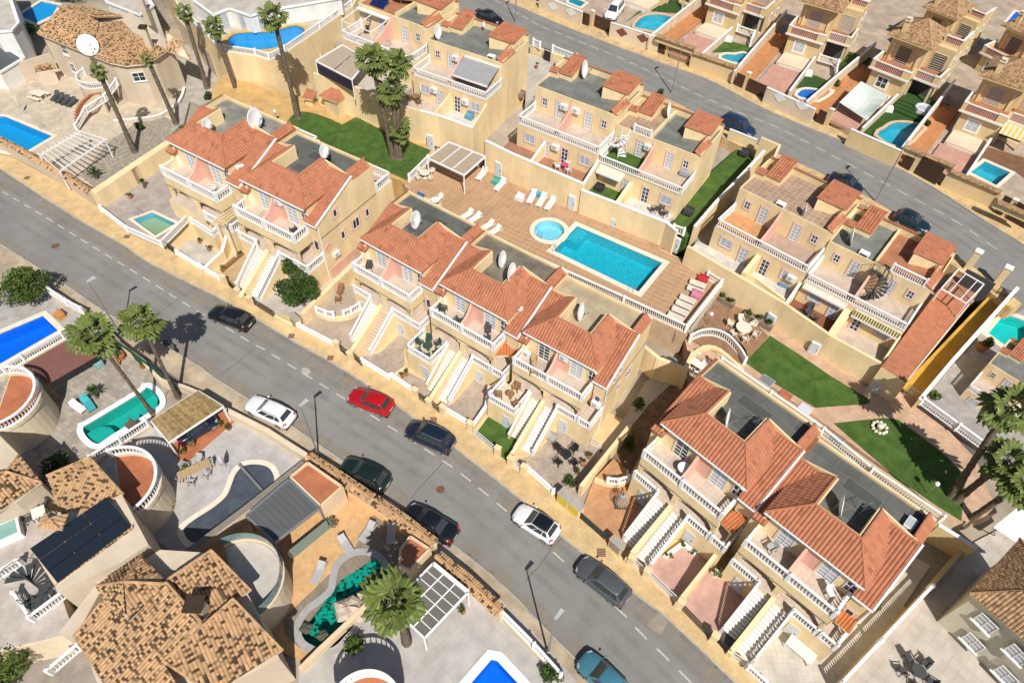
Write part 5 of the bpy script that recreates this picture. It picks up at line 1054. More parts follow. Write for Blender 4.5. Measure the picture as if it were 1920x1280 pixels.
for i, (p, lab) in enumerate((((450, 558), 'between two dark gates left of the street tree'), ((423, 534), 'left of the tan patio gate'), ((472, 573), 'left of the long iron fence'), ((659, 676), 'between the gates right of the curved terrace'), ((634, 656), 'at the end of the curved terrace wall'), ((805, 764), 'between the gates behind the dark blue people carrier'), ((780, 744), 'behind the red car'), ((831, 776), 'right of the gate behind the people carrier'), ((882, 806), 'left of the turf yard fence'), ((933, 853), 'right of the turf yard fence'), ((957, 872), 'left of the white gate by the turf yard'), ((982, 887), 'right of the white gate by the turf yard'), ((1181, 1056), 'left of the white gate at the grey stairs'), ((1210, 1080), 'between the white railings by the pink yard'), ((1272, 1138), 'between the two pink yards'), ((1335, 1200), 'at the dark ramp'))): pier('yellow gate pier ' + lab, p)
wall('yellow front wall right of the long iron fence', [W(517, 592, 0.95), W(544, 606, 0.95)], 0.1, 0.3, YEL)
def meter(label, a, b, z1, panels, pm, d=0.5):
 p, q = W(*a, 0.12), W(*b, 0.12); t = thing('meter_box', label, 'meter box', p, math.atan2((q - p).y, (q - p).x)); L = (q - p).length
 MB().box(0, L, 0, d, 0, z1).build('housing', YEL, t); MB().box(-0.05, L + 0.05, -0.05, d + 0.05, z1, z1 + 0.07).build('top', CONC, t)
 for i in range(panels): MB().box(L * (i + 0.1) / panels, L * (i + 0.9) / panels, -0.025, -0.002, 0.25, z1 - 0.2).build('panel', pm, t)
meter('yellow wall cabinet with greenish door by the curved terrace', (546, 606), (561, 620), 1.3, 1, mat('faded_green', (0.42, 0.40, 0.2), 0.7))
meter('wall cabinet with two bright yellow doors at the corner of the stone yard', (1043, 940), (1083, 974), 1.5, 2, mat('yellow_door', (0.72, 0.56, 0.05), 0.6), 0.7)
meter('small wall cabinet with grey door before the orange patio', (1139, 1024), (1160, 1044), 1.4, 1, GREYM)
# side and dividing walls
wall('broad sloping yellow wall between the tower villa and the small pool house', [W(180, 356, 3.0), W(246, 312, 3.0), W(312, 268, 3.0)], 0, 0.9, YEL)
wall('yellow wall right of the small pool, rising to the house', [W(433, 410, 2.4), W(417, 470, 1.5), W(381, 505, 0.9)], 0, 0.25, YEL, WHITE)
wall('yellow boundary wall right of the big street tree', [W(664, 493, 1.9), W(622, 533, 1.9), W(568, 586, 1.6)], 0, 0.45, YEL)
wall('yellow dividing wall between the stone yard and the flower pots', [W(756, 690, 0.8), W(735, 705, 0.8)], 0, 0.3, YEL)
wall('curved white edged wall right of the yard with the grey manhole', [W(918, 725, 2.0), W(912, 760, 1.2), W(888, 795, 0.9)], 0, 0.25, YEL, WHITE)
wall('yellow boundary wall between the black patio table and the orange patio', [W(1180, 798, 1.7), W(1140, 848, 1.7), W(1092, 908, 1.7)], 0, 0.35, YEL)
wall('yellow wall between the two pink yards', [W(1366, 1008, 2.2), W(1318, 1070, 1.6), W(1272, 1128, 1.1)], 0, 0.3, YEL)
wall('yellow wall round the back yard with the dog house', [W(1208, 648, 3.2), W(1235, 670, 3.2), W(1285, 690, 2.8), W(1300, 660, 2.8)], 0, 0.35, YEL)
wall('curved yellow wall behind the white garden table', spline(WS([(1285, 700), (1294, 670), (1320, 650), (1350, 655), (1390, 690)], 2.3), 3), 0, 0.35, YEL)
wall('cream wall with white balustrade base beside the neighbour tiled patio', [W(1816, 1018, 1.3), W(1738, 1108, 1.2), W(1645, 1206, 1.2), W(1570, 1286, 1.2)], 0, 0.25, YEL2)
balustrade('long white balustrade between the pale tiled yard and the neighbour patio', [W(1740, 1104, 1.2), W(1645, 1206, 1.2), W(1570, 1286, 1.2)], 0.8)
# curved upper terrace, small terrace of the orange patio
for lab, px, z, arc in (('curved brown terrace with rattan seats above the grey yard', [(594, 586), (612, 593), (632, 595), (655, 591), (684, 577), (676, 550), (650, 530), (618, 555)], 1.0, 1), ('small round terrace with white balustrade in the orange patio', [(1115, 896), (1138, 905), (1160, 906), (1178, 900), (1176, 880), (1150, 860)], 0.8, 2)):
 P = WS(px, z); t = thing('raised_terrace', lab, 'terrace', P[0].xyz * 1); t.location.z = 0.1
 m = MB(t).slab(P, 0.1); m.build('body', YGREY if arc == 1 else YORAN, t); e = MB(t)
 for a, b in zip(P[:4 if arc == 2 else 5], P[1:]): e.bar(a + Vector((0, 0, -0.25)), b + Vector((0, 0, -0.25)), 0.2, 0.6)
 e.build('edge', YEL, t)
balustrade('left piece of the white balustrade on the curved terrace', [W(595, 586, 1.0), W(612, 593, 1.0), W(627, 596, 1.0)], 0.85)
balustrade('right piece of the white balustrade on the curved terrace', [W(646, 594, 1.0), W(660, 588, 1.0), W(676, 578, 1.0)], 0.85)
balustrade('white curved balustrade at the orange patio', [W(1138, 905, 0.8), W(1158, 907, 0.8), W(1177, 901, 0.8)], 0.85)
# pool yard of the first house
t = yard([(193, 392), (225, 352), (300, 312), (345, 385), (357, 408), (307, 458), (240, 430)], tiled('grey_brown_tile', (0.42, 0.36, 0.32), (0.35, 0.3, 0.27), 0.45, 0.3, var=0.12, mort=0.03), 0.87)
bpy.data.objects.remove(t)
paving('patio', WS([(193, 392), (225, 352), (300, 312), (345, 385), (357, 408), (307, 458), (240, 430)], 0.88), 0, 0, MATS['grey_brown_tile'], [out(offset(P_HOUSEA, 0.05), 0.88)])
pool('small teal corner pool of the house by the tower villa', P_HOUSEA, 0.88, 0.3, 1.2, (0.62, 0.88, 0.96), POOLT if 0 else poolwall('pool_tile_teal', (0.17, 0.43, 0.52), (0.24, 0.52, 0.60)), ladder=[(W(262, 404, 0.88), W(290, 420, 0.88) - W(262, 404, 0.88))])
balustrade('white balustrade along the street side of the small corner pool', [W(192, 396, 0.9), W(241, 434, 0.9), W(306, 463, 0.9)], 0.75)
balustrade('white balustrade at the east side of the small corner pool', [W(306, 463, 0.9), W(357, 412, 0.9)], 0.85)
t = thing('raised_terrace', 'three cornered raised terrace with a dry bush in front of the left pair of houses', 'terrace', W(395, 450, 0.1)); MB(t).slab(WS([(360, 418), (402, 446), (432, 410), (395, 395)], 2.1), 0.1).build('body', YEL, t)
r1, r2 = rail([p - t.location for p in WS([(362, 419), (402, 445), (430, 411)], 2.1)], 0.8, 0.2, 0.06, 0.15); q = r1.build('railing', WHITE, t); r2.build('balusters', WHITE, q, True, 'stuff')
MB(t).slab(WS([(364, 417), (402, 442), (427, 411), (396, 398)], 2.12), 2.0).build('floor', YCON, t)
t = thing('terrace_pergola', 'yellow slatted pergola between the two left houses', 'pergola', hp('A', 7.3, 0.2, 2.6), HS['A'][1].ang, None, 1.1)
for i in range(4): MB().box(0.1 + i * 0.35, 0.25 + i * 0.35, -1.5, 1.0, 1.55, 1.7).build('slat', YEL2, t)
MB().box(0, 1.5, -1.5, -1.4, 1.4, 1.55).box(0, 1.5, 0.9, 1.0, 1.4, 1.55).build('beam', YEL2, t)
for x in (0.05, 1.4): MB().box(x, x + 0.1, -1.5, -1.4, -2.3, 1.4).build('post', WHITE, t)
# ------------------------------------------------------------------ upper row of paired houses (backs towards the pool, fronts on the upper road)
UBG = 'flat roofed yellow houses between the pool and the upper road'
HU = {}
def house2(key, label, A, B, zb, roofs, rails=(), fl=(None, None), bulk=True, depth=9.5, div=True, u_right=10.0, shutter=False, parapet_l=True, group=UBG):
 zr = zb + 3.7; f = Fr(A, B, zr); s = f.len / 10.0; zr = zb + 3.7 * s; f = Fr(A, B, zr); s = f.len / 10.0
 t = thing('upper_house', label, 'house', (f.o.x, f.o.y, zb), f.ang, group, s); HU[key] = (t, f, s, zb)
 lo = -zb / s - 0.1
 m = MB(); m.box(0, u_right, 0.0, depth, lo, 2.72); m.box(0, u_right, 3.4, depth, 2.72, 5.5); m.build('wall', YEL, t)
 MB().box(0.02, u_right - 0.02, 0.02, 3.4, 2.72, 2.8).build('balcony_floor', fl[0] or TERR, t)
 if fl[1]: MB().box(4.9, u_right - 0.02, 0.03, 3.39, 2.8, 2.815).build('balcony_floor', fl[1], t)
 a, b = rail([(0.1, 3.3, 2.8), (0.1, 0.1, 2.8), (4.9, 0.1, 2.8), (u_right - 0.1, 0.1, 2.8), (u_right - 0.1, 3.3, 2.8)], 0.9, 0.22, 0.06, 0.16, postw=0.2)
 q = a.build('balcony_railing', WHITE, t); b.build('balusters', WHITE, q, True, 'stuff')
 k = MB(); pr = [(0.2, 2.8), (3.4, 2.8), (3.4, 5.3), (2.9, 4.9), (2.2, 4.45), (1.2, 4.0), (0.2, 3.72)]
 k.hexa([(4.7, y, z) for y, z in pr], [(4.9, y, z) for y, z in pr]); k.build('partition', PINK, t)
 wn = lambda u, z, w_, h_, v, **kk: window(t, (u, v, z), U_, V_, w_, h_, PINK, WHITE, kk.get('gl', GLASS), kk.get('nx', 2), kk.get('ny', 1), kk.get('name', 'window'), 0.11)
 g2 = GLASSL
 wn(1.0, 3.7, 0.65, 0.95, 3.4, ny=2); wn(2.75, 2.85, 0.85, 2.0, 3.4, gl=g2, ny=5, name='terrace_door'); wn(6.35, 2.85, 0.85, 2.0, 3.4, gl=g2, ny=5, name='terrace_door'); wn(8.35, 3.7, 0.65, 0.95, 3.4, ny=2)
 wn(1.0, 0.95, 1.3, 1.1, 0.0, gl=g2); wn(3.3, 0.05, 0.85, 2.0, 0.0, gl=g2, ny=4, name='patio_door'); wn(5.7, 0.05, 0.85, 2.0, 0.0, gl=GLASS, ny=4, name='patio_door'); wn(7.9, 0.95, 1.3, 1.1, 0.0, gl=g2)
 # roof: floors, parapets, tiled bulkheads
 for u0, u1, mt_ in roofs: MB().box(u0 + 0.12, u1 - 0.12, 3.52, depth - 0.2, 5.5, 5.52).build('flat_roof', mt_, t)
 p = MB(); gaps = sorted(rails)
 x = 0.0
 for g0, g1 in gaps + [(u_right, u_right)]:
  if g0 > x: p.box(x, g0, 3.4, 3.52, 5.5, 5.62)
  x = g1
 p.box(0, u_right, depth - 0.2, depth, 5.5, 6.25); p.box(0, 0.12, 3.52, depth - 0.2, 5.5, 5.75); p.box(u_right - 0.12, u_right, 3.52, depth - 0.2, 5.5, 5.75)
 for (u0, u1, m_), (w0, w1, m2_) in zip(roofs, roofs[1:]): p.box(u1 - 0.12, w0 + 0.12, 3.52, depth - 0.2, 5.5, 5.95)
 p.build('parapet', YEL, t)
 for g0, g1 in gaps:
  a, b = rail([(g0, 3.48, 5.5), (g1, 3.48, 5.5)], 0.95, 0.2, 0.06, 0.14, postw=0.2); q = a.build('roof_railing', WHITE, t); b.build('balusters', WHITE, q, True, 'stuff')
 tm, rd, bk = MB(), MB(), MB()
 tile_plane(tm, [(0, depth - 0.32, 6.33), (u_right, depth - 0.32, 6.33), (u_right, depth + 0.1, 6.22), (0, depth + 0.1, 6.22)], 0.25, 0.42, 0.05)
 if bulk:
  bk.hexa([(1.15, 6.5, 5.5), (2.7, 6.5, 5.5), (2.7, depth, 5.5), (1.15, depth, 5.5)], [(1.15, 6.5, 6.1), (2.7, 6.5, 6.1), (2.7, depth, 6.85), (1.15, depth, 6.85)])
  bk.box(0.0, 1.15, 6.2, 6.45, 5.5, 6.1); bk.box(0.0, 0.2, 6.45, depth, 5.5, 6.1)
  tile_plane(tm, [(1.05, 6.4, 6.12), (2.8, 6.4, 6.12), (2.8, depth + 0.05, 6.92), (1.05, depth + 0.05, 6.92)])
  tile_plane(tm, [(-0.05, 6.1, 6.12), (1.1, 6.1, 6.12), (1.1, 6.9, 6.4), (-0.05, 6.9, 6.3)])
  ridge(rd, (1.05, depth + 0.02, 6.95), (2.8, depth + 0.02, 6.95))
 bk.hexa([(6.95, 5.6, 5.5), (9.55, 6.6, 5.5), (9.55, depth, 5.5), (6.95, depth - 0.5, 5.5)], [(6.95, 5.6, 6.85), (9.55, 6.6, 6.25), (9.55, depth, 6.6), (6.95, depth - 0.5, 7.0)])
 sh = [(6.85, 5.5, 6.9), (9.65, 6.5, 6.3), (9.65, depth + 0.1, 6.66), (6.85, depth - 0.4, 7.06)]
 tile_plane(tm, [sh[0], sh[1], sh[2]]); tile_plane(tm, [sh[0], sh[2], sh[3]]); ridge(rd, sh[0], sh[3], 0.1); ridge(rd, sh[3], sh[2], 0.1)
 bk.hexa([(9.35, 3.5, 5.5), (u_right, 3.5, 5.5), (u_right, 6.2, 5.5), (9.35, 6.2, 5.5)], [(9.35, 3.5, 5.95), (u_right, 3.5, 5.6), (u_right, 6.2, 5.6), (9.35, 6.2, 6.2)])
 tile_plane(tm, [(9.28, 3.35, 6.0), (u_right + 0.08, 3.35, 5.66), (u_right + 0.08, 6.3, 5.66), (9.28, 6.3, 6.25)]); ridge(rd, (9.3, 3.35, 6.0), (9.3, 6.3, 6.27), 0.09)
 bk.build('bulkhead', YEL, t); tm.build('roof_tiles', RED, t, kind='stuff'); rd.build('ridge_tiles', RED, t, kind='stuff')
 ln = MB().box(0.5, 9.5, -0.02, 0.0, 2.62, 2.66); ln.build('string_course', YEL2, t)
 return t
GREENR = mat('roof_felt_green_grey', (0.20, 0.205, 0.18), 0.9, 0.15, 0.8, 0.2, 25, col2=(0.14, 0.145, 0.13), dirt=0.2)
BRT = tiled('brown_roof_paving', (0.40, 0.27, 0.185), (0.56, 0.43, 0.32), 0.55, 0.55, var=0.15, mort=0.05)
TERC = mat('terracotta_floor', (0.42, 0.185, 0.095), 0.85, 0.12, 0.9, 0.2, 30, dirt=0.15)
house2('L1', 'yellow upper house with white pergola frame on its balcony at the blue solar panel', (638.8, 57.4), (766.4, 106.9), 6.7, [(0, 5.5, TERC), (5.5, 10, GREENR)])
house2('L2', 'yellow upper house with the grey awning over its balcony', (772.4, 126.7), (912, 174.6), 6.1, [(0, 10, GREENR)])
house2('M1', 'upper house with a large dish on its grey green roof, left of the spiral stair', (971.1, 217), (1123.4, 276.9), 6.0, [(0, 10, GREENR)])
house2('M2', 'yellow upper house with white spiral stair to its small brown roof terrace', (1123.4, 290.2), (1280.2, 353.6), 5.2, [(0, 4.25, BRT), (4.25, 10, GREENR)], rails=[(2.1, 4.1)], fl=(TURF, mat('tan_floor', (0.52, 0.40, 0.29), 0.9, 0.1, 1.5)), bulk=True)
house2('R1', 'yellow upper house with brown tiled roof terrace and orange balcony floor', (1345.1, 410.6), (1517.3, 500.7), 4.7, [(0, 10, BRT)], fl=(mat('orange_floor', (0.58, 0.30, 0.14), 0.85, 0.12, 1.3), mat('brown_floor', (0.42, 0.30, 0.23), 0.9, 0.1, 1.5)))
house2('R2', 'yellow upper house with terracotta roof terrace and dark spiral stair', (1513.9, 512.8), (1703.8, 609.8), 4.1, [(0, 4.6, GREENR), (4.6, 10, TERC)], rails=[(6.1, 9.2)], bulk=True)
house2('E1', 'yellow house with white balcony behind the big palms at the right edge', (1818, 722), (1960, 812), 1.9, [(0, 10, GREENR)], group=None)
def up(k, u, v, z):
 t, f, s, zb = HU[k]; return f.at(u * s, v * s, zb + z * s)
# patios: floors and dividing walls
def patio(k, u0, u1, v0, mt, z=0.02):
 P = [up(k, a, b, z) for a, b in ((u0, v0), (u1, v0), (u1, 0.02), (u0, 0.02))]; return paving('patio', P, P[0].z, 0, mt)
PWH = tiled('white_patio', (0.66, 0.62, 0.57), (0.5, 0.46, 0.42), 0.35, 0.35, mort=0.03); PBR = mat('brown_patio_floor', (0.36, 0.18, 0.11), 0.85, 0.12, 1.5)
for k, u0, u1, v0, mt_ in (('L1', 0, 10, -4.0, YCON), ('L2', -2, 5.2, -2.95, TERR), ('L2', 5.2, 10, -2.95, PWH), ('M1', -1, 2.6, -2.7, PBR), ('M1', 2.6, 10, -2.7, PBR), ('M2', 0, 4.0, -2.75, TURF), ('M2', 4.0, 9.8, -2.5, PWH), ('R1', -1.2, 5, -2.2, PWH), ('R1', 5, 10, -2.05, PWH), ('R2', 0, 5, -2.0, mat('red_brown_floor', (0.24, 0.09, 0.05), 0.8)), ('R2', 5, 10, -2.6, TERR)): patio(k, u0, u1, v0, mt_)
def pw(label, k, u, v0, h0, h1, mt=None, cap=None, th=0.2): return wall(label, [up(k, u, v0, h0), up(k, u, -0.03, h1)], 2.0, th, mt or YEL, cap)
pw('short yellow patio divider by the wooden patio table', 'L2', 5.1, -3.0, 1.3, 2.0); pw('yellow patio divider with white coping left of the pink cloth table', 'M1', 3.6, -2.8, 0.9, 1.9, None, WHITE); pw('yellow patio divider beside the black covered barbecue', 'M1', 10.1, -2.8, 0.9, 2.2, None, WHITE); pw('stepped yellow patio divider right of the black covered barbecue', 'M2', 4.3, -2.8, 1.1, 2.0, th=0.5)
pw('yellow patio divider between white patio and pale cushions', 'R1', 5.2, -2.2, 1.4, 2.2, th=0.5); pw('yellow patio divider left of the dark dining table patio', 'R2', -0.2, -2.1, 0.9, 2.2, None, WHITE); pw('curved brown topped divider right of the dark dining table patio', 'R2', 4.9, -2.5, 0.8, 2.2, th=0.7); pw('yellow patio end wall beside the long terracotta roof', 'R2', 9.95, -2.7, 0.8, 2.0)
pw('yellow side wall between the blue tubs patio and the steps', 'L2', 10.0, -3.0, 1.0, 2.4)
wall('low yellow parapet before the patio with the pale green cushions', [W(1400, 512, 5.4), W(1418, 520, 5.4), W(1470, 560, 5.2)], 2, 0.25, YEL)
# side turf strip between the middle and right upper houses
gt = WS([(1254, 428), (1288, 446), (1304, 428), (1345, 387), (1385, 345), (1445, 287), (1404, 260), (1330, 325), (1275, 390)], 4.7)
structure('lawn', MB().slab(gt, 0), TURF)
wall('long white topped yellow wall between turf strip and the orange balcony', [W(1304, 424, 6.2), W(1340, 382, 6.4), W(1372.7, 347.5, 7.2), W(1432.8, 283.4, 7.4)], 2, 0.25, YEL, WHITE)
wall('tall yellow street wall at the end of the turf strip', [W(1430, 258, 8.0), W(1462, 272, 8.0), W(1450, 300, 8.0)], 2, 0.25, YEL)
wall('yellow street wall with white gate behind the parked blue car', [W(1370, 243, 6.6), W(1418, 262, 6.6)], 2, 0.2, YEL, WHITE)
balustrade('short white balustrade above the white storage door by the turf strip', [W(1261, 434, 5.0), W(1280, 441, 5.0)], 0.9)
def wdoor(label, a, b, z, h, wd=0.85, mt=None):
 p, q = W(*a, z), W(*b, z); t = thing('storage_door', label, 'door', p, math.atan2((q - p).y, (q - p).x), 'pale storage doors in the retaining walls'); wd = (q - p).length
 MB().box(-0.08, wd + 0.08, -0.05, 0.12, 0, h + 0.08).build('frame', WHITE, t); MB().box(0, wd, -0.09, 0.1, 0.02, h).build('leaf', mt or DOORB, t); MB().box(wd - 0.15, wd - 0.08, -0.13, -0.09, h * 0.45, h * 0.55).build('handle', IRON, t)
for lab, a, b, z, h in (('white storage door in the yellow wall at the edge of the left lawn', (803, 279), (813, 282), ZL, 1.9), ('white storage door right of the pool pergola', (930, 329), (940, 333), ZD, 1.9), ('white storage door above the sun loungers', (1065, 391), (1076, 395), ZD, 1.8), ('small low white door behind the big pool', (1146, 424), (1155, 427), ZD, 1.0), ('pale storage door under the short white balustrade', (1256, 468), (1268, 475), ZD, 1.9), ('grey storage door in the tan wall beside the brown patio', (1434, 605), (1446, 613), ZG, 1.4), ('grey storage door in the tan wall at the middle of the lawn', (1514, 659), (1529, 665), ZG, 1.4), ('grey storage door in the tan wall near the end of the lawn', (1628, 731), (1645, 738), ZG, 1.4)): wdoor(lab, a, b, z, h)
t = thing('life_ring', 'pale life ring hung on the yellow wall behind the big pool', 'life ring', W(1174, 423, 3.95), fb.ang, None); m = MB(); n = 16
m.tube([(0.36 * math.cos(6.2832 * i / n), 0, 0.36 * math.sin(6.2832 * i / n)) for i in range(n + 1)], 0.085, 6, cap=False); m.build('ring', mat('faded_orange', (0.66, 0.42, 0.28), 0.6), t, True)
for i in range(4): a = math.pi / 4 + i * math.pi / 2; MB().box(0.36 * math.cos(a) - 0.1, 0.36 * math.cos(a) + 0.1, -0.1, 0.1, 0.36 * math.sin(a) - 0.1, 0.36 * math.sin(a) + 0.1).build('band', WHITE, t)
t = thing('notice_board', 'white notice board on the yellow wall above the sun loungers', 'sign', W(1100, 380, 4.6), fb.ang); MB().box(-0.35, 0.35, -0.16, 0, -0.3, 0.35).build('board', DOORB, t)
for i in range(4): MB().box(-0.27, 0.27 - 0.1 * (i % 2), -0.168, -0.161, 0.2 - i * 0.12, 0.24 - i * 0.12).build('text_line', GREYP, t)
t = thing('wall_window', 'small white framed window in the yellow wall above the sun loungers', 'window', W(1034, 352, 4.6), fb.ang); window(t, (-0.45, -0.02, -0.4), U_, V_, 0.9, 0.85, None, WHITE, GLASSL, 2, 2)
# long terracotta roof, carport, ochre alley
t = thing('side_roof', 'long terracotta tile roof beside the ochre alley', 'roof', W(1700, 640, 4.0)); m = MB(t)
q = [W(1760, 542, 5.3), W(1816, 571, 5.0), W(1698, 716, 5.0), W(1653, 687, 5.3)]; tile_plane(m, q, 0.24, 0.4, 0.05, dark=0.01); m.build('roof_tiles', RED, t, kind='stuff')
MB(t).slab([p - Vector((0, 0, 0.03)) for p in q], 1.9).build('side_room', YEL, t)
ridge_ = MB(t); ridge(ridge_, q[1], q[2], 0.1); ridge_.build('edge_tiles', CREAM, t, kind='stuff')
al = [W(1690, 725, 2.1), W(1724, 753, 2.1), W(1890, 560, 4.9), W(1862, 546, 4.9)]
structure('path', MB().slab(al, 0), mat('ochre_ramp', (0.60, 0.36, 0.06), 0.9, 0.12, 0.8, 0.2, 30, dirt=0.2))
wall('long white topped wall right of the ochre alley', [W(1726, 748, 3.4), W(1790, 672, 4.6), W(1908, 540, 6.4)], 1, 0.25, YEL, WHITE)
t = thing('carport', 'white metal carport frame between two cream piers at the upper road', 'carport', W(1760, 540, 5.0)); o = t.location
P = [W(1765, 541, 7.0), W(1812, 569, 7.0), W(1845, 533, 7.0), W(1797, 505, 7.0)]
for i in range(4): MB(t).bar(P[i], P[(i + 1) % 4], 0.1, 0.1).build('beam', WHITE, t); MB(t).tube([P[i], Vector((P[i].x, P[i].y, 4.6))], 0.05, 6).build('post', WHITE, t)
MB(t).bar(P[0].lerp(P[1], 0.3), P[3].lerp(P[2], 0.3), 0.07, 0.07).build('beam', WHITE, t); MB(t).bar(P[0].lerp(P[1], 0.75), P[3].lerp(P[2], 0.75), 0.07, 0.07).build('beam', WHITE, t)
paving('patio', WS([(1762, 542), (1816, 570), (1862, 520), (1805, 490)], 4.7), 4.7, 2, PBR)
for p, lab in (((1812, 505), 'left cream pier with white cap at the carport'), ((1866, 535), 'right cream pier with white cap at the carport')):
 q = W(*p, ZU); t = thing('gate_pier', lab, 'pier', q, HU['R2'][1].ang, 'piers at the carport'); MB().box(-0.3, 0.3, -0.3, 0.3, 0, 2.4).build('shaft', YEL, t); MB().box(-0.36, 0.36, -0.36, 0.36, 2.4, 2.5).build('cap', WHITE, t)
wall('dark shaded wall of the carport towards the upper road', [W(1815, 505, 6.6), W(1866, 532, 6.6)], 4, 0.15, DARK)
gate('dark iron gate at the top of the ochre alley', (1862, 555), (1890, 568), 1.3, None, 4.9)
gate('white double gate at the foot of the ochre alley', (1692, 738), (1722, 760), 1.4, GREYM, 2.05)
RPOOL = WS([(1853, 625), (1884, 588), (1935, 606), (1935, 655), (1890, 652)], 2.6)
structure('patio', MB().slab(WS([(1728, 752), (1800, 668), (1905, 545), (2020, 590), (2020, 930), (1860, 856)], 2.6), -0.1, [out(offset(RPOOL, 0.1), 2.6)]), tiled('grey_patio', (0.40, 0.37, 0.35), (0.33, 0.31, 0.3), 0.4, 0.4, mort=0.03))
pool('turquoise pool at the right edge behind the long white topped wall', RPOOL, 2.6, 0.6, 1.2, (0.5, 0.92, 0.92), POOLT)
balustrade('white balustrade of the right edge garden above the second lawn', [W(1724, 757, 2.7), W(1790, 805, 2.7), W(1856, 853, 2.7)], 0.9)
bush('potted round shrub in the shaded yard of the right edge house', (1838, 655), 2.6, 0.7, 1.2, 260, LEAFD, pot=0.5)
bush('green shrub behind the right edge balustrade', (1748, 745), 2.6, 0.6, 0.9, 200, LEAF)
# spiral stairs
def spiral(label, loc, h, r, mt, n=13, turn=1.1, a0=0.0, group=None):
 t = thing('spiral_stair', label, 'spiral stair', loc, 0, group); MB().tube([(0, 0, 0), (0, 0, h + 0.9)], 0.06, 8).build('pole', mt, t)
 st = MB(); st.hexa([(0.03, -0.05, -0.04), (r, -0.22, -0.04), (r, 0.22, -0.04), (0.03, 0.05, -0.04)], [(0.03, -0.05, 0), (r, -0.22, 0), (r, 0.22, 0), (0.03, 0.05, 0)]); me = st.mesh('step', mt); pts = []
 for i in range(n):
  a = a0 + turn * 6.2832 * i / n; inst('step', me, t, (0, 0, h * (i + 1) / n), a); pts.append(Vector((r * math.cos(a), r * math.sin(a), h * (i + 1) / n + 0.9)))
 k = MB(); k.tube(pts, 0.03, 5)
 for p in pts: k.tube([p, p - Vector((0, 0, 0.9))], 0.018, 4)
 k.build('railing', mt, t); return t
spiral('white spiral stair rising from the turf balcony to the small roof terrace', up('M2', 1.35, 2.0, 2.8), 2.7, 0.85, WHITE)
spiral('dark spiral stair rising to the terracotta roof terrace', up('R2', 5.75, 2.3, 2.8), 2.7, 1.05, mat('painted_steel_dark', (0.06, 0.065, 0.065), 0.5), 14, 0.9, 3.6)
# roof dishes and small roof gear of both rows
for k, u, v, z, r, rot, lab in (('A', 3.0, 3.9, 8.6, 0.55, 2.2, 'smaller white dish on the yellow bulkhead of the house at the tower villa'), ('A', 5.6, 6.9, 8.6, 0.9, 2.9, 'large white dish at the back of the house at the tower villa'), ('B', 5.3, 6.6, 9.2, 0.62, 1.4, 'round white dish on the ridge of the house with round window'), ('C', 2.75, 5.8, 8.0, 0.85, 2.6, 'oval dish on the dark roof above the curved terrace'), ('D', 2.9, 6.5, 8.0, 0.78, 2.9, 'left one of two oval dishes on the brown flat roof'), ('D', 5.0, 4.9, 8.9, 0.85, 2.9, 'right one of two oval dishes on the brown flat roof'), ('E', 2.85, 5.6, 8.0, 0.82, 2.9, 'oval dish on the sand coloured flat roof'), ('F', 3.0, 4.6, 8.0, 0.78, 2.85, 'edge on dish with black shadow behind the orange patio house'), ('G', 3.1, 5.0, 8.0, 0.78, 2.85, 'edge on dish with black shadow behind the white dining table house')):
 t, f, s = HS[k]; dish(lab, None, 0, r * s, 1.2, 0.75 * s, 'dishes on the lower roofs', tilt=12, loc=hp(k, u, v, z))
for k, u, v, z, r, rot, lab in (('L2', 0.6, 4.3, 5.5, 0.8, 2.7, 'oval dish at the roof step beside the palm clump'), ('L2', 4.3, 8.6, 5.6, 0.35, 2.8, 'small grey dish by the tiled bulkhead of the grey awning house'), ('M1', 3.0, 8.2, 5.6, 0.95, 2.8, 'large oval dish beside the left tiled bulkhead'), ('M2', 3.6, 8.2, 5.6, 0.8, 2.8, 'narrow dish on the small brown roof terrace'), ('R1', 6.5, 4.0, 5.5, 0.55, 2.9, 'small edge on dish on the brown tiled roof terrace'), ('R2', 1.2, 4.6, 5.5, 0.95, 2.9, 'edge on dish with round shadow at the grey roof')):
 dish(lab, None, 0, r * HU[k][2], 1.2, 0.8, 'dishes on the upper roofs', tilt=12, loc=up(k, u, v, z))
dish('large flat dish beside the solar panel at the top of the picture', (752, 8), 12.6, 1.3, 2.6, 0.5, tilt=60)
for i, (k, u, v, z, lab) in enumerate((('M1', 3.8, 3.38, 4.2, 'right of the first terrace door of the spiral stair row'), ('M1', 5.3, 3.38, 4.3, 'right of the pink partition left of the spiral stair'), ('M2', 4.2, 3.38, 4.2, 'left of the pink partition beside the spiral stair'), ('L2', 3.9, 3.38, 4.2, 'left of the grey awning'), ('L2', 3.0, -0.02, 1.6, 'above the wooden patio table'), ('L2', 7.3, -0.02, 1.5, 'above the cluttered white patio'), ('M1', 5.0, -0.02, 1.5, 'above the pink cloth table'), ('R1', 9.0, -0.02, 1.3, 'above the blue patio table'))):
 aircon('white air conditioner ' + lab, up(k, u, v, z), HU[k][1].ang)
for k, u, v, z, lab, rot in (('E', 7.7, 1.68, 3.3, 'above the small corner balcony of the turf balcony house', 0), ('B', 8.36, 2.9, 2.2, 'on the side wall below the round window', math.pi / 2), ('A', 7.3, 3.0, 6.9, 'on the lean-to roof of the first red roof house', 1.2), ('D', 7.0, 3.4, 7.2, 'on the roof edge of the two dish house', 1.2), ('B', 3.9, 1.96, 6.7, 'on the pink wall of the round window house', 0), ('E', 3.95, 1.96, 6.7, 'on the pink wall beside the turf balcony', 0), ('E', 0.55, 1.6, 5.1, 'standing at the left end of the turf balcony', 0)):
 t, f, s = HS[k]; aircon('white air conditioner ' + lab, hp(k, u, v, z), f.ang + rot)
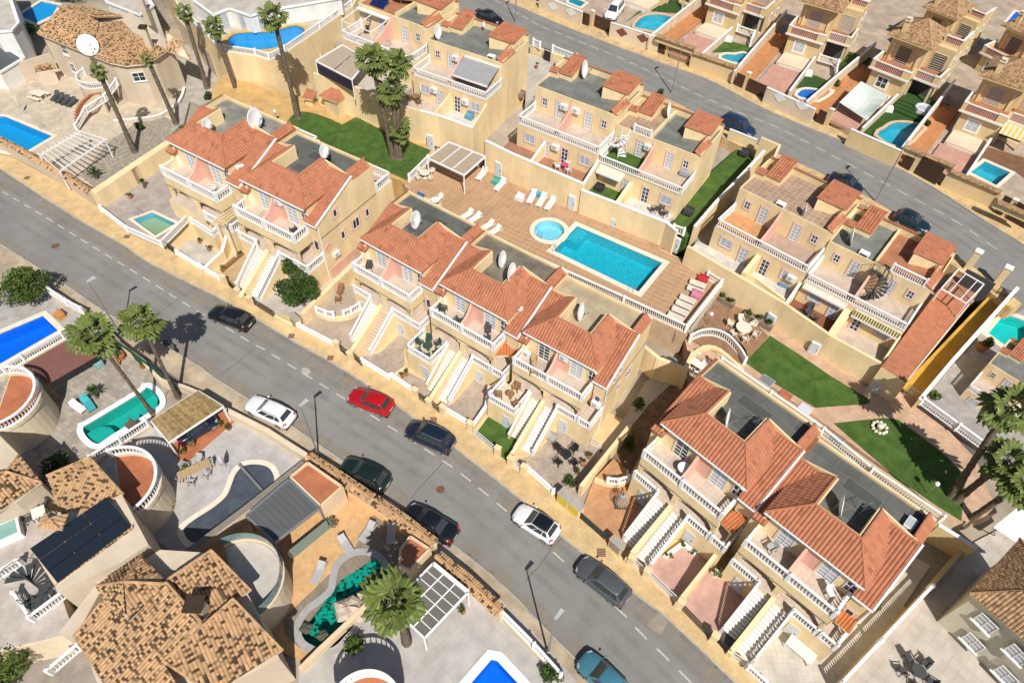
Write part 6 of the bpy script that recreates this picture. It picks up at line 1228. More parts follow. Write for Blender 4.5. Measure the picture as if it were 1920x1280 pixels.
# antennas
def antenna(label, loc, h=1.6):
 t = thing('aerial', label, 'aerial', loc, 0.4, 'roof aerials'); MB().tube([(0, 0, 0), (0, 0, h)], 0.022, 5).build('mast', GREYM, t); m = MB().bar((-0.5, 0, h * 0.9), (0.5, 0, h * 0.9), 0.025, 0.025)
 for i in range(6): m.bar((-0.45 + i * 0.18, -0.3, h * 0.9), (-0.45 + i * 0.18, 0.3, h * 0.9), 0.014, 0.014)
 m.build('dipoles', GREYM, t)
for k, u, v, lab in (('C', 3.4, 4.7, 'above the curved terrace'), ('D', 4.4, 6.2, 'between the two big dishes'), ('F', 4.9, 5.8, 'behind the orange patio'), ('G', 4.5, 6.0, 'behind the white dining table'), ('B', 4.3, 7.2, 'on the dark roof of the round window house')): antenna('thin roof aerial ' + lab, hp(k, u, v, 8.0))
t = hthing('G', 'skylight', 'white skylight box at the back corner of the dark roof above the dining table house', 'skylight', 7.2, 7.6, 8.0); MB().box(-0.3, 0.3, -0.5, 0.5, 0, 0.4).build('box', WHITE, t); MB().box(-0.22, 0.22, -0.42, 0.42, 0.4, 0.43).build('pane', GLASSL, t)
for k, u, lab in (('L2', 8.3, 'white roof hatch on the grey awning house'), ('R1', 4.3, 'white roof hatch at the brown tiled terrace edge'), ('R2', 3.3, 'white roof hatch at the dark corner of the grey roof')):
 t = thing('roof_hatch', lab, 'roof hatch', up(k, u, 3.9, 5.5), HU[k][1].ang, 'white roof hatches'); MB().box(-0.45, 0.45, -0.3, 0.3, 0, 0.35).build('box', WHITE, t); MB().box(-0.35, 0.35, -0.302, -0.29, 0.06, 0.3).build('vent', DARK, t)
# awnings and pergolas of the upper patios
def awning(label, k, u0, u1, v, z, out, drop, mt, valance=True):
 f = HU[k][1]; t = thing('awning', label, 'awning', up(k, u0, v, z), f.ang, None, HU[k][2]); L = u1 - u0; n = 7; m = MB()
 for i in range(n):
  a, b = i / n, (i + 1) / n; za, zb_ = -drop * a ** 1.4, -drop * b ** 1.4; m.hexa([(0, -out * b, zb_ - 0.03), (L, -out * b, zb_ - 0.03), (L, -out * a, za - 0.03), (0, -out * a, za - 0.03)], [(0, -out * b, zb_), (L, -out * b, zb_), (L, -out * a, za), (0, -out * a, za)])
 m.build('canopy', mt, t); MB().box(0, L, -0.05, 0.1, -0.02, 0.12).build('cassette', WHITE, t); MB().box(0, L, -out - 0.04, -out, -drop - 0.2 if valance else -drop - 0.08, -drop + 0.02).build('front_bar', WHITE, t)
 for x in (0.3, L - 0.3): MB().bar((x, 0, -0.3), (x, -out, -drop - 0.04), 0.04, 0.04).build('arm', WHITE, t)
 return t
awning('grey awning over the balcony of the upper house', 'L2', 5.1, 9.7, 3.3, 5.0, 2.6, 0.9, mat('grey_awning', (0.30, 0.30, 0.305), 0.8, 0.08, 2))
awning('half rolled cream awning above the black covered barbecue', 'M2', 0.3, 3.4, -0.02, 2.5, 0.8, 0.35, FABW)
awning('narrow black and yellow awning under the terracotta roof terrace', 'R2', 5.4, 9.9, -0.02, 2.45, 0.6, 0.25, tiled('striped_awning', (0.05, 0.05, 0.05), (0.5, 0.42, 0.15), 0.25, 9, mort=0.3))
awning('rolled cream awning above the dark dining table patio', 'R2', 0.2, 4.6, -0.02, 2.5, 0.4, 0.15, FABW)
t = thing('patio_canopy', 'beige patio canopy in white frame above the left lawn wall', 'canopy', W(640, 150, 6.6)); P = [W(592, 115, 9.0), W(660, 150, 9.0), W(690, 112, 9.4), W(642, 85, 9.4)]
for i in range(2): MB(t).hexa([P[0].lerp(P[1], i / 2 + 0.01) - Vector((0, 0, 0.05)), P[0].lerp(P[1], i / 2 + 0.48) - Vector((0, 0, 0.05)), P[3].lerp(P[2], i / 2 + 0.48) - Vector((0, 0, 0.05)), P[3].lerp(P[2], i / 2 + 0.01) - Vector((0, 0, 0.05))], [P[0].lerp(P[1], i / 2 + 0.01), P[0].lerp(P[1], i / 2 + 0.48), P[3].lerp(P[2], i / 2 + 0.48), P[3].lerp(P[2], i / 2 + 0.01)]).build('roof_panel', mat('beige_canopy', (0.40, 0.32, 0.24), 0.85, 0.08, 3), t)
for a, b in ((0, 1), (1, 2), (2, 3), (3, 0)): MB(t).bar(P[a], P[b], 0.14, 0.16).build('beam', WHITE, t)
for i in (0, 1): MB(t).bar(P[i] + Vector((0, 0, -0.05)), Vector((P[i].x, P[i].y, 6.5)), 0.1, 0.1).build('post', WHITE, t)
MB(t).hexa([P[0] - Vector((0, 0, 1.5)), P[1] - Vector((0, 0, 1.5)), P[1] - Vector((0, -0.05, 1.5)), P[0] - Vector((0, -0.05, 1.5))], [P[0] - Vector((0, 0, 0.15)), P[1] - Vector((0, 0, 0.15)), P[1] - Vector((0, -0.05, 0.15)), P[0] - Vector((0, -0.05, 0.15))]).build('dark_blind', mat('navy_blind', (0.015, 0.02, 0.05), 0.5), t)
t = thing('balcony_pergola', 'open white steel pergola frame on the balcony near the solar panel', 'pergola', up('L1', 0.1, 0.2, 2.8), HU['L1'][1].ang, None, HU['L1'][2]); 
for a, b in (((0, 0, 2.0), (4.5, 0, 2.0)), ((0, 3, 2.3), (4.5, 3, 2.3)), ((0, 0, 2.0), (0, 3, 2.3)), ((4.5, 0, 2.0), (4.5, 3, 2.3)), ((2.2, 0, 2.0), (2.2, 3, 2.3))): MB().bar(a, b, 0.08, 0.1).build('beam', WHITE, t)
for x in (0, 2.2, 4.5): MB().bar((x, 0, 0), (x, 0, 2.0), 0.08, 0.08).build('post', WHITE, t)
MB().box(0, 4.6, 2.6, 3.1, 2.35, 2.5).build('cassette', WHITE, t)
t = thing('solar_panel', 'small blue solar panel on the upper roof at the top edge', 'solar panel', W(693, 10, 12.6), HU['L1'][1].ang)
for i in range(2): MB().hexa([(i * 1.1, 0, 0.1), (i * 1.1 + 1.05, 0, 0.1), (i * 1.1 + 1.05, 1.5, 0.8), (i * 1.1, 1.5, 0.8)], [(i * 1.1, -0.02, 0.15), (i * 1.1 + 1.05, -0.02, 0.15), (i * 1.1 + 1.05, 1.48, 0.85), (i * 1.1, 1.48, 0.85)]).build('panel', glossy('solar_blue', (0.01, 0.02, 0.09), 0.15), t)
MB().box(0, 2.1, 0.3, 1.4, -0.05, 0.2).build('stand', GREYM, t)
# entrance courts towards the upper road
balustrade('white balustrade with black gate on the street side left of the spiral stair house', [W(1000, 86, 6.6), W(1012, 92, 6.6)], 0.9); balustrade('white street balustrade behind the potted agaves', [W(1036, 98, 6.6), W(1080, 115, 6.6)], 0.9)
wall('yellow street wall below the balustrade behind the potted agaves', [W(996, 84, 6.6), W(1082, 116, 6.6)], 5, 0.22, YEL)
paving('patio', WS([(990, 100), (1080, 130), (1050, 175), (985, 190)], 5.6), 5.6, 2, YCON)
gate('tall black gate in the street wall behind the potted agaves', (1019, 116), (1031, 121), 1.9, IRON, 5.3, True)
# ------------------------------------------------------------------ sloping roofs surveyed from the picture
def RP(la, lb, zl, slope, pts, side=1):
 a, b = W(*la, zl), W(*lb, zl); d = (b - a).normalized(); up = Vector((-d.y, d.x, 0)) * side; k = math.tan(math.radians(slope))
 n = Vector((-up.x * k, -up.y * k, 1)); o = Vector((0, 0, HCAM)); out_ = []
 for p in pts:
  r = CX * ((p[0] - 960) / FPX) + CY * ((p[1] - 640) / FPX) + FWD
  out_.append(o + r * ((a - o).dot(n) / r.dot(n)))
 return out_
def roof(par, planes, mt, under=None, singles=0, pitch=0.24, course=0.34, dark=0.24, edge=True, tone=(0.45, 0.85)):
 rf = MB(par)
 for q in planes: rf.hexa([p - Vector((0, 0, 0.16)) for p in ccw(q)], [p - Vector((0, 0, 0.012)) for p in ccw(q)])
 R_ = rf.build('roof', under or CREAM, par); m = MB(par); m.tiles = []; cnt = [0]
 def keep(i, j):
  cnt[0] += 1; return cnt[0] <= singles
 for q in planes: tile_plane(m, q, pitch, course, 0.075, tone=tone, dark=dark, keep=keep if singles else None)
 m.build('tiles', mt, R_, kind='stuff')
 for o in m.tiles: o.v = [p - Vector(par.location) for p in o.v]; o.build('roof_tile', mt, R_)
 if edge:
  k = MB(par)
  for q in planes:
   for a, b in zip(q, q[1:] + q[:1]):
    if abs(a.z - b.z) > 0.25 or (a.z + b.z) / 2 > max(p.z for p in q) - 0.05: ridge(k, a, b, 0.11, tone=(0.3, 0.9))
  k.build('ridge_tiles', mt, R_, kind='stuff')
 return R_
def body(par, px, z, z0, mt, inset=0.35, name='wall'):
 P = ccw(WS(px, z)); P = offset(P, -inset) if inset else P
 return MB(par).prism(P, z0, z).build(name, mt, par)
# ------------------------------------------------------------------ villas across the upper road
VG = 'ochre villas with small pools across the upper road'; ZV = 6.2
OCH = mat('ochre_wall', (0.70, 0.53, 0.29), 0.9, 0.05, 0.8, 0.2, 50, dirt=0.1)
LATT = tiled('lattice_panel', (0.62, 0.50, 0.46), (0.32, 0.10, 0.06), 0.16, 0.16, mort=0.25, ang=0.785)
SHUT = mat('grey_shutter', (0.11, 0.105, 0.10), 0.6, 0.1, 3); SHUTP = mat('pale_shutter', (0.42, 0.37, 0.34), 0.6, 0.05, 3)
def villa(key, label, A, B, sh=SHUT, zb=ZV, tag_=True, lo=4.0):
 f = Fr(A, B, zb + 2.9); s = f.len / 4.9; t = thing('villa', label, 'house', (f.o.x, f.o.y, zb), f.ang, VG, s)
 m = MB(); m.box(0.35, 4.75, 0.35, 9, -0.3, 2.75); m.box(4.75, 7.55, 3.3, 9, -0.3, 2.75); m.box(5.0, 7.5, 2.9, 3.3, -0.3, 0.02)
 m.box(0.35, 4.75, 3.2, 9, 2.9, 6.2); m.box(4.75, 7.5, 4.6, 9, 2.9, 5.95); m.build('wall', OCH, t)
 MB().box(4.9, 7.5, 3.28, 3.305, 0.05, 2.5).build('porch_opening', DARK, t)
 for u in (4.8, 7.35): MB().box(u, u + 0.22, 1.6, 1.82, -0.3, 2.74).build('porch_column', CREAM, t)
 b = MB(); b.box(0, 4.9, 0, 3.3, 2.74, 2.95); b.box(4.9, 7.8, 1.5, 4.7, 2.74, 2.95)
 for u0, u1, v in ((0, 0.5, 0), (3.9, 4.9, 0), (4.9, 5.1, 1.5), (7.2, 7.8, 1.5)): b.box(u0, u1, v, v + 0.25, 2.95, 3.85)
 b.box(0, 0.2, 0.25, 3.2, 2.95, 3.85); b.box(7.6, 7.8, 1.75, 4.6, 2.95, 3.85); b.box(4.7, 4.9, 0.25, 1.7, 2.95, 3.85)
 b.build('balcony', OCH, t)
 c = MB(); c.box(-0.1, 5.0, -0.1, -0.001, 2.7, 2.92); c.box(4.95, 7.9, 1.4, 1.499, 2.7, 2.92); c.box(-0.02, 0.52, -0.03, 0.28, 3.85, 3.95); c.box(3.85, 4.95, -0.03, 0.28, 3.85, 3.95); c.box(7.15, 7.83, 1.47, 1.78, 3.85, 3.95); c.box(7.57, 7.83, 1.78, 4.6, 3.85, 3.95); c.box(-0.02, 0.22, 0.28, 3.2, 3.85, 3.95); c.box(0.5, 3.9, 0.03, 0.2, 3.78, 3.9); c.box(5.1, 7.2, 1.53, 1.7, 3.78, 3.9)
 c.build('cornice', WSTUC, t)
 MB().box(0.5, 3.9, 0.08, 0.13, 2.95, 3.78).build('lattice_panel', LATT, t); MB().box(5.1, 7.2, 1.58, 1.63, 2.95, 3.78).build('lattice_panel', LATT, t)
 MB().box(0.2, 4.7, 0.25, 3.2, 2.95, 2.97).box(4.9, 7.6, 1.75, 4.6, 2.95, 2.97).build('balcony_floor', TERC, t)
 for u, v in ((1.5, 3.2), (5.3, 4.6)): window(t, (u, v, 3.0), U_, V_, 1.75, 2.15, None, CREAM, sh, 1, 8, 'shuttered_door')
 window(t, (1.4, 0.35, 0.75), U_, V_, 1.35, 1.35, WHITE, WHITE, GLASS if sh is SHUT else GLASSL, 2, 2, 'window', 0.16)
 for v in (5.2, 7.2): window(t, (7.55, v, 0.9), Vector((0, 1, 0)), Vector((1, 0, 0)), 0.6, 0.95, WHITE, WHITE, GLASS, 1, 1, 'side_window', 0.1); window(t, (7.5, v, 3.9), Vector((0, 1, 0)), Vector((1, 0, 0)), 0.55, 0.9, WHITE, WHITE, GLASS, 1, 1, 'side_window', 0.1)
 for u in (0.9, 4.2): MB().box(u - 0.12, u + 0.12, 3.05, 3.2, 2.97, 5.2).build('pilaster', YEL, t)
 # roof: broken pyramid over the left bay, railed terrace over the right
 e, ap = 6.3, (2.8, 5.2, 8.1); q = [(-0.1, 1.9, e), (5.4, 1.9, e), (5.4, 8.2, e), (-0.1, 8.2, e)]; rt = MB(); rd = MB(); d = MB()
 for i in range(4):
  k = [Vector(q[i]), Vector(q[(i + 1) % 4]), Vector(ap)]; tile_plane(rt, k, 0.24, 0.42, 0.06, tone=(0.36, 0.9), dark=0.2); ridge(rd, q[i], ap, 0.1)
 d.hexa([(x, y, z - 0.15) for x, y, z in q], [(x, y, z - 0.01) for x, y, z in q]); d.build('eaves', OCH, t)
 rt.build('roof_tiles', BROWN2, t, kind='stuff'); rd.build('ridge_tiles', BROWN2, t, kind='stuff')
 p = MB(); p.box(4.9, 7.6, 5.3, 5.5, 5.95, 6.3); p.box(7.4, 7.6, 5.5, 9, 5.95, 6.9); p.box(5.45, 5.65, 5.3, 5.5, 6.3, 7.2); p.build('terrace_parapet', OCH, t)
 MB().box(5.65, 7.4, 5.35, 5.42, 6.3, 7.0).build('lattice_panel', LATT, t); MB().box(5.4, 7.5, 5.5, 8.9, 5.95, 5.98).build('terrace_floor', TERC, t); MB().box(5.4, 7.65, 5.27, 5.52, 7.0, 7.1).box(7.36, 7.64, 5.5, 9, 6.9, 7.0).build('coping', WSTUC, t)
 ch = MB(); ch.box(1.0, 1.55, 2.7, 3.2, 6.3, 8.1); ch.build('chimney', OCH, t); MB().box(0.9, 1.65, 2.6, 3.3, 8.1, 8.25).box(0.95, 1.6, 2.65, 3.25, 8.4, 8.5).build('chimney_cap', CREAM, t)
 g = MB(); g.box(0.5, 4.5, -2.9, 0.34, -1.6, 0.3); g.build('garage', CREAM, t); MB().box(0.8, 4.2, -2.93, -2.9, -1.5, 0.1).build('garage_door', WSTUC, t)
 return t, f, s
VL = {}
for k, lab, A, B, sh in (('V0', 'ochre villa at the top edge behind the white parked car', (1190, -48), (1246, -28), SHUTP), ('V1', 'ochre villa with glazed porch left of the tiled garage gate', (1323.6, 6.7), (1385, 27.5), SHUTP), ('V2', 'ochre villa with pale shutters behind white diamond wall', (1475, 61.7), (1543.5, 82.5), SHUTP), ('V3', 'ochre villa with dark shutters behind the pale sun sail', (1631, 124.7), (1702.3, 152.8), SHUT), ('V4', 'ochre villa with yellow striped awning beside the square pool', (1800.2, 205.1), (1882, 235), SHUTP), ('V5', 'ochre villa behind in the second row with tan hip roof', (1700, 58), (1757, 82), SHUT), ('V6', 'ochre villa behind in the second row at the top right corner', (1840, 95), (1900, 124), SHUT)):
 VL[k] = villa(k, lab, A, B, sh, zb=ZV if k not in ('V5', 'V6') else 5.6)
def vp(k, u, v, z=0): t, f, s = VL[k]; return f.at(u * s, v * s, ZV + z * s)
vplat = WS([(1010, -2), (1205, 83), (1290, 112), (1384, 153), (1445, 184), (1530, 222), (1590, 256), (1686, 309), (1753, 342), (1877, 398), (1945, 445)], ZU)
vpl = [Vector((p.x, p.y, ZV - 0.3)) for p in vplat] + [Vector((130, 90, ZV - 0.3)), Vector((140, 240, ZV - 0.3)), Vector((0, 240, ZV - 0.3))]
VP = [WS([(1190, 50), (1198, 37), (1212, 29), (1236, 27), (1257, 31), (1261, 38), (1246, 48), (1234, 59), (1212, 55)], ZV), WS([(1352, 108), (1362, 101), (1380, 102), (1393, 99), (1404, 104), (1394, 112), (1384, 118)], ZV), WS([(1495, 178), (1505, 168), (1520, 167), (1538, 170), (1555, 169), (1557, 173), (1533, 188), (1510, 184)], ZV), WS([(1645, 253), (1660, 240), (1674, 231), (1692, 229), (1712, 231), (1732, 238), (1726, 246), (1690, 276)], ZV), WS([(1820, 323), (1847, 302), (1895, 323), (1868, 347)], ZV), WS([(1070, -6), (1098, 5), (1088, 13), (1066, 4)], ZV), WS([(1888, 42), (1905, 22), (1935, 30), (1935, 58), (1905, 50)], ZV - 0.3)]
VP = [spline(p, 2, True) if i not in (4, 5, 6) else p for i, p in enumerate(VP)]
structure('terrain', MB().slab(vpl, 3.8, [out(offset(p, 0.25), ZV - 0.3) for p in VP]), mat('villa_yard', (0.47, 0.37, 0.28), 0.9, 0.12, 0.8, 0.2, 30, dirt=0.2))
CPEACH = mat('peach_coping', (0.62, 0.44, 0.28), 0.8, 0.06, 2)
for i, (lab, wl, cm) in enumerate((('curved pool beside the white parked car with peach coping', POOLB, CPEACH), ('small curved blue pool behind the tiled garage wall', POOLB, COPE), ('small curved blue pool behind the wall with white diamonds', POOLD, COPE), ('curved pool before the villa with dark shutters', POOLB, CPEACH), ('square cornered pool on the brown wooden terrace', POOLB, COPE), ('sliver of pool behind the diamond wall at the top edge', POOLB, COPE), ('blue pool at the far right top corner', POOLD, COPE))):
 pool(lab, VP[i], ZV - 0.3 + (0.25 if i not in (6,) else 0.0), 0.4, 1.1, (0.55, 0.9, 0.97), wl, cm, group='small pools of the villas')
VT = {'a': [(1172, 42), (1206, 20), (1275, 26), (1300, 2), (1260, -10), (1215, 8)], 'b': [(1328, 99), (1350, 78), (1372, 78), (1417, 90), (1404, 100), (1392, 97), (1362, 98)], 'c': [(1470, 168), (1500, 141), (1530, 142), (1572, 160), (1558, 168), (1538, 167), (1508, 164)], 'd': [(1606, 248), (1660, 198), (1690, 178), (1740, 186), (1782, 196), (1750, 225), (1737, 232), (1690, 226), (1668, 228), (1642, 250), (1630, 258)]}
def holed(px, z, k): return MB().slab(WS(px, z), ZV - 0.4)
for k in 'abcd': structure('lawn', MB().slab(WS(VT[k], ZV - 0.27), ZV - 0.4), TURFD if k != 'b' else TURF)
structure('lawn', MB().slab([vp('V2', 7.6, -1, -0.04), vp('V2', 10.6, -1, -0.04), vp('V2', 10.6, 6.5, -0.04), vp('V2', 7.6, 6.5, -0.04)], ZV - 0.4), TURFD)
for i, (a, b, c, d) in enumerate(((4.9, 8.6, 0.2, 3.2), (4.9, 8.8, -0.5, 0.2), (4.9, 9.0, -1.1, -0.5), (4.9, 9.2, -1.7, -1.1))): structure('turf_step', MB().slab([vp('V3', a, c, 0.45 - i * 0.14), vp('V3', b, c, 0.45 - i * 0.14), vp('V3', b, d, 0.45 - i * 0.14), vp('V3', a, d, 0.45 - i * 0.14)], ZV - 0.4), TURFD)
WDK = tiled('wood_deck', (0.24, 0.125, 0.07), (0.12, 0.06, 0.035), 9, 0.14, var=0.2, mort=0.06)
for k, q in (('V4', [(4.8, -7.2), (11, -7.2), (11, -4), (4.8, -2.2)]), ('V4', [(4.8, -2.2), (11, -4), (11, 3.2), (4.8, 3.2)])): structure('patio', MB().slab([vp(k, u, v, -0.02 if v == -7.2 else -0.02) for u, v in q], ZV - 0.4, ), WDK) if 0 else None
structure('patio', MB().slab(WS([(1800, 318), (1850, 275), (1935, 300), (1935, 345), (1905, 322), (1847, 296), (1815, 322)], ZV - 0.26), ZV - 0.4), WDK)
for k in ('V1', 'V2', 'V3', 'V4'):
 structure('path', MB().slab([vp(k, -2.6, -9.4, -0.04), vp(k, -0.4, -9.4, -0.04), vp(k, -0.4, 6, -0.04), vp(k, -2.6, 6, -0.04)], ZV - 0.4), mat('orange_path', (0.50, 0.22, 0.09), 0.9, 0.12, 1.2, 0.2, 30))
 structure('ramp', MB().slab([vp(k, 0.2, -9.6, -0.05), vp(k, 4.4, -9.6, -0.05), vp(k, 4.4, -3.0, -0.05), vp(k, 0.2, -3.0, -0.05)], ZV - 0.4), mat('pink_ramp', (0.52, 0.29, 0.22), 0.9, 0.1, 1))
 wall('white garden wall along the garage ramp of the %s' % {'V1': 'villa with glazed porch', 'V2': 'villa behind the white diamonds', 'V3': 'villa with dark shutters', 'V4': 'villa with striped awning'}[k], [vp(k, 4.55, -9.6, 0.7), vp(k, 4.55, -0.1, 1.0)], ZV - 0.5, 0.18, CREAM, WHITE)
 wall('tall cream party wall left of the %s' % {'V1': 'villa with glazed porch', 'V2': 'villa behind the white diamonds', 'V3': 'villa with dark shutters', 'V4': 'villa with striped awning'}[k], [vp(k, -2.75, -9.8, 1.0), vp(k, -2.75, -4, 1.3), vp(k, -2.75, 9, 1.7)], ZV - 0.6, 0.22, CREAM, WSTUC)
# street walls of the villas
def vwall(label, a, b, top=7.35, mt=None, capm=WHITE, th=0.25): return wall(label, [W(*a, top), W(*b, top)], ZU - 0.1, th, mt or CREAM, capm)
vwall('cream street wall with two white diamonds at the top edge', (1013, -10), (1091, 22))
t1 = vwall('cream street wall with two brown diamonds beside the white parked car', (1147, 43), (1236, 71)); vwall('cream street wall with two white diamonds in the middle of the villas', (1440, 165), (1528, 205)); vwall('yellow street wall before the curved pool and dark turf', (1598, 243), (1692, 284), 7.3, OCH)
def diamonds(label, a, b, wa, wb, mt, top=7.35):
 p, q = W(*wa, top), W(*wb, top); e = (q - p).normalized(); nn = Vector((e.y, -e.x, 0))
 for i, c in enumerate((a, b)):
  # point on the wall face nearest the pixel ray
  r = CX * ((c[0] - 960) / FPX) + CY * ((c[1] - 640) / FPX) + FWD; o = Vector((0, 0, HCAM)); k = (p + nn * 0.14 - o).dot(nn) / r.dot(nn); ctr = o + r * k
  m = MB(); z = Vector((0, 0, 0.62)); x = e * 0.9; f_ = [ctr - x, ctr - z, ctr + x, ctr + z]; m.hexa([v for v in f_], [v + nn * 0.03 for v in f_]); single('wall_diamond', '%s %s of the pair' % (('left', 'right')[i], label), 'wall panel', m, mt, 'diamond panels on the street walls')
diamonds('white diamond on the street wall at the top edge,', (1036, 12), (1070, 23), (1013, -10), (1091, 22), WHITE)
diamonds('brown diamond on the street wall beside the white parked car,', (1166, 61), (1205, 72), (1147, 43), (1236, 71), mat('maroon_tile', (0.22, 0.08, 0.06), 0.7))
diamonds('white diamond on the street wall in the middle of the villas,', (1462, 183), (1503, 198), (1440, 165), (1528, 205), WHITE)
def vgate(label, a, b, top=7.3, mt=None): 
 p, q = W(*a, ZU + 0.12), W(*b, ZU + 0.12); t = thing('street_gate', label, 'gate', p, math.atan2((q - p).y, (q - p).x), 'brown street gates of the villas'); L = (q - p).length; n = max(3, int(L / 0.16)); h = top - ZU
 MB().box(0, L, 0.0, 0.05, 0.05, h).build('panel', mt or GATEB, t); k = MB()
 for i in range(n): k.box(L * i / n + 0.02, L * (i + 1) / n - 0.02, -0.03, -0.001, 0.1, h - 0.05)
 k.build('boards', mt or GATEB, t, kind='stuff')
GATEB = mat('brown_gate', (0.085, 0.045, 0.028), 0.6, 0.1, 3)
for lab, a, b in (('small brown gate left of the white parked car', (1091, 45), (1103, 50)), ('wide brown gate before the white parked car', (1113, 50), (1143, 63)), ('small brown door under the first tiled gate', (1231, 98), (1243, 103)), ('wide tan garage door under the first tiled gate', (1254, 108), (1290, 121)), ('small brown gate right of the first tiled wall', (1376, 159), (1391, 166)), ('wide brown gate before the pink ramp', (1398, 170), (1435, 187)), ('small brown gate left of the sun sail ramp', (1528, 228), (1542, 235)), ('small brown door under the second tiled gate', (1688, 312), (1702, 320)), ('wide brown garage door under the second tiled gate', (1713, 325), (1753, 347)), ('small brown door under the third tiled gate', (1862, 398), (1876, 405)), ('wide brown garage door under the third tiled gate', (1886, 410), (1925, 432))):
 vgate(lab, a, b, 7.5 if 'garage' in lab or 'door under' in lab else 6.9, mat('tan_gate', (0.40, 0.26, 0.14), 0.7) if 'tan garage' in lab else None)
for lab, a, b, z0 in (('first tiled gate roof over the tan garage door', (1232, 68), (1304, 93), 7.7), ('first tiled street wall before the small curved pool', (1300, 100), (1382, 128), 7.3), ('second tiled gate roof over a wide brown garage door', (1697, 276), (1790, 314), 7.7), ('second tiled street wall before the square cornered pool', (1782, 322), (1877, 362), 7.3), ('third tiled gate roof at the right edge', (1870, 379), (1935, 408), 7.7)):
 tiled_wall(lab, [W(*a, z0), W(*b, z0)], 7.0 if 'gate' in lab else ZU, 0.3, OCH, None, 0.8, BROWN2)
for p, lab in (((1107, 52), 'between the gates of the white parked car'), ((1248, 107), 'between door and garage of the first tiled gate'), ((1394, 169), 'between the gates by the pink ramp'), ((1707, 324), 'between door and garage of the second tiled gate'), ((1881, 408), 'between door and garage of the third tiled gate'), ((1546, 238), 'beside the sun sail ramp')):
 q = W(*p, ZU); t = thing('gate_pier', 'cream gate pier ' + lab, 'pier', q, VL['V3'][1].ang, 'cream gate piers of the villas'); MB().box(-0.25, 0.25, 0, 0.4, 0, 2.3).build('shaft', OCH, t); MB().box(-0.3, 0.3, -0.05, 0.45, 2.3, 2.38).build('cap', WSTUC, t)
# garden things of the villas
t = thing('sun_sail', 'pale sun sail stretched over the garage ramp of the villa with dark shutters', 'sun sail', vp('V3', 0.5, -8, 0)); q = [vp('V3', 0.3, -7.6, 1.3), vp('V3', 4.3, -8.2, 0.9), vp('V3', 4.3, -3.6, 2.2), vp('V3', 0.5, -3.0, 2.3)]; m = MB(t); n = 6; g_ = [[q[0].lerp(q[1], i / n).lerp(q[3].lerp(q[2], i / n), j / n) - Vector((0, 0, 0.9 * math.sin(math.pi * i / n) * math.sin(math.pi * j / n))) for i in range(n + 1)] for j in range(n + 1)]
for j in range(n):
 for i in range(n): m.quad(g_[j][i], g_[j][i + 1], g_[j + 1][i + 1], g_[j + 1][i])
m.build('cloth', mat('sail_cloth', (0.55, 0.60, 0.55), 0.8, 0.05, 1), t, True)
for p in q: MB(t).tube([p, Vector((p.x, p.y, ZV - 0.3))], 0.04, 5).build('post', GREYM, t)
t = thing('hot_tub', 'white hot tub on dark turf beside the villa with dark shutters', 'hot tub', vp('V3', 8.0, 0.2, -0.1), VL['V3'][1].ang + 0.4); MB().lathe((0, 0, 0), [(1.0, 0), (1.12, 0.3), (1.1, 0.75), (0.9, 0.8), (0.75, 0.5), (0.5, 0.35)], 8).build('shell', mat('tub_shell', (0.62, 0.62, 0.64), 0.35, 0.1, 2), t); MB().lathe((0, 0, 0), [(0.82, 0.6), (0.82, 0.62)], 8).build('water', glossy('tub_water', (0.45, 0.5, 0.55), 0.05), t)
for lab, p in (('white covered box on turf behind the white diamonds', (1513, 141)), ('white covered box on dark turf right of the sun sail', (1663, 208)), ('white covered box on turf behind the first tiled wall', (1364, 77)), ('white covered box on turf at the white parked car', (1187, 3))):
 t = thing('garden_box', lab, 'box', W(*p, ZV - 0.25), VL['V3'][1].ang + 0.5, 'white covered boxes on turf'); MB().hexa([(-0.6, -0.4, 0), (0.6, -0.4, 0), (0.6, 0.4, 0), (-0.6, 0.4, 0)], [(-0.55, -0.36, 0.55), (0.55, -0.36, 0.55), (0.55, 0.36, 0.6), (-0.55, 0.36, 0.6)]).build('cover', WSTUC, t); MB().box(-0.62, 0.62, -0.42, 0.42, 0, 0.06).build('base', GREYP, t)
balustrade('white porch balustrade of the villa behind the white diamonds', [vp('V2', 4.9, 0.9, 0.2), vp('V2', 7.4, 0.9, 0.2), vp('V2', 7.9, -1.2, -0.2)], 0.9); balustrade('white porch balustrade of the villa with glazed porch', [vp('V1', 4.9, 0.9, 0.2), vp('V1', 7.4, 0.9, 0.2), vp('V1', 7.9, -1.0, -0.2)], 0.9)
t = thing('awning', 'yellow and white striped awning of the villa by the square cornered pool', 'awning', vp('V4', 4.9, 1.5, 2.7), VL['V4'][1].ang); n = 12
for i in range(n): MB().hexa([(3.1 * i / n, -1.9, -0.6), (3.1 * (i + 1) / n, -1.9, -0.6), (3.1 * (i + 1) / n, 0, -0.02), (3.1 * i / n, 0, -0.02)], [(3.1 * i / n, -1.9, -0.57), (3.1 * (i + 1) / n, -1.9, -0.57), (3.1 * (i + 1) / n, 0, 0), (3.1 * i / n, 0, 0)]).build('stripe', mat('awning_yellow', (0.66, 0.45, 0.10), 0.8) if i % 2 else FABW, t)
for k, u, v, r, lab in (('V3', 9.6, -2.2, 0.5, 'small shrub right of the turf steps'), ('V2', 8.8, -3.5, 0.5, 'small shrub by the porch stairs')): bush(lab, None, 0, r, 0.9, 160, LEAFD, loc=vp(k, u, v, -0.1))
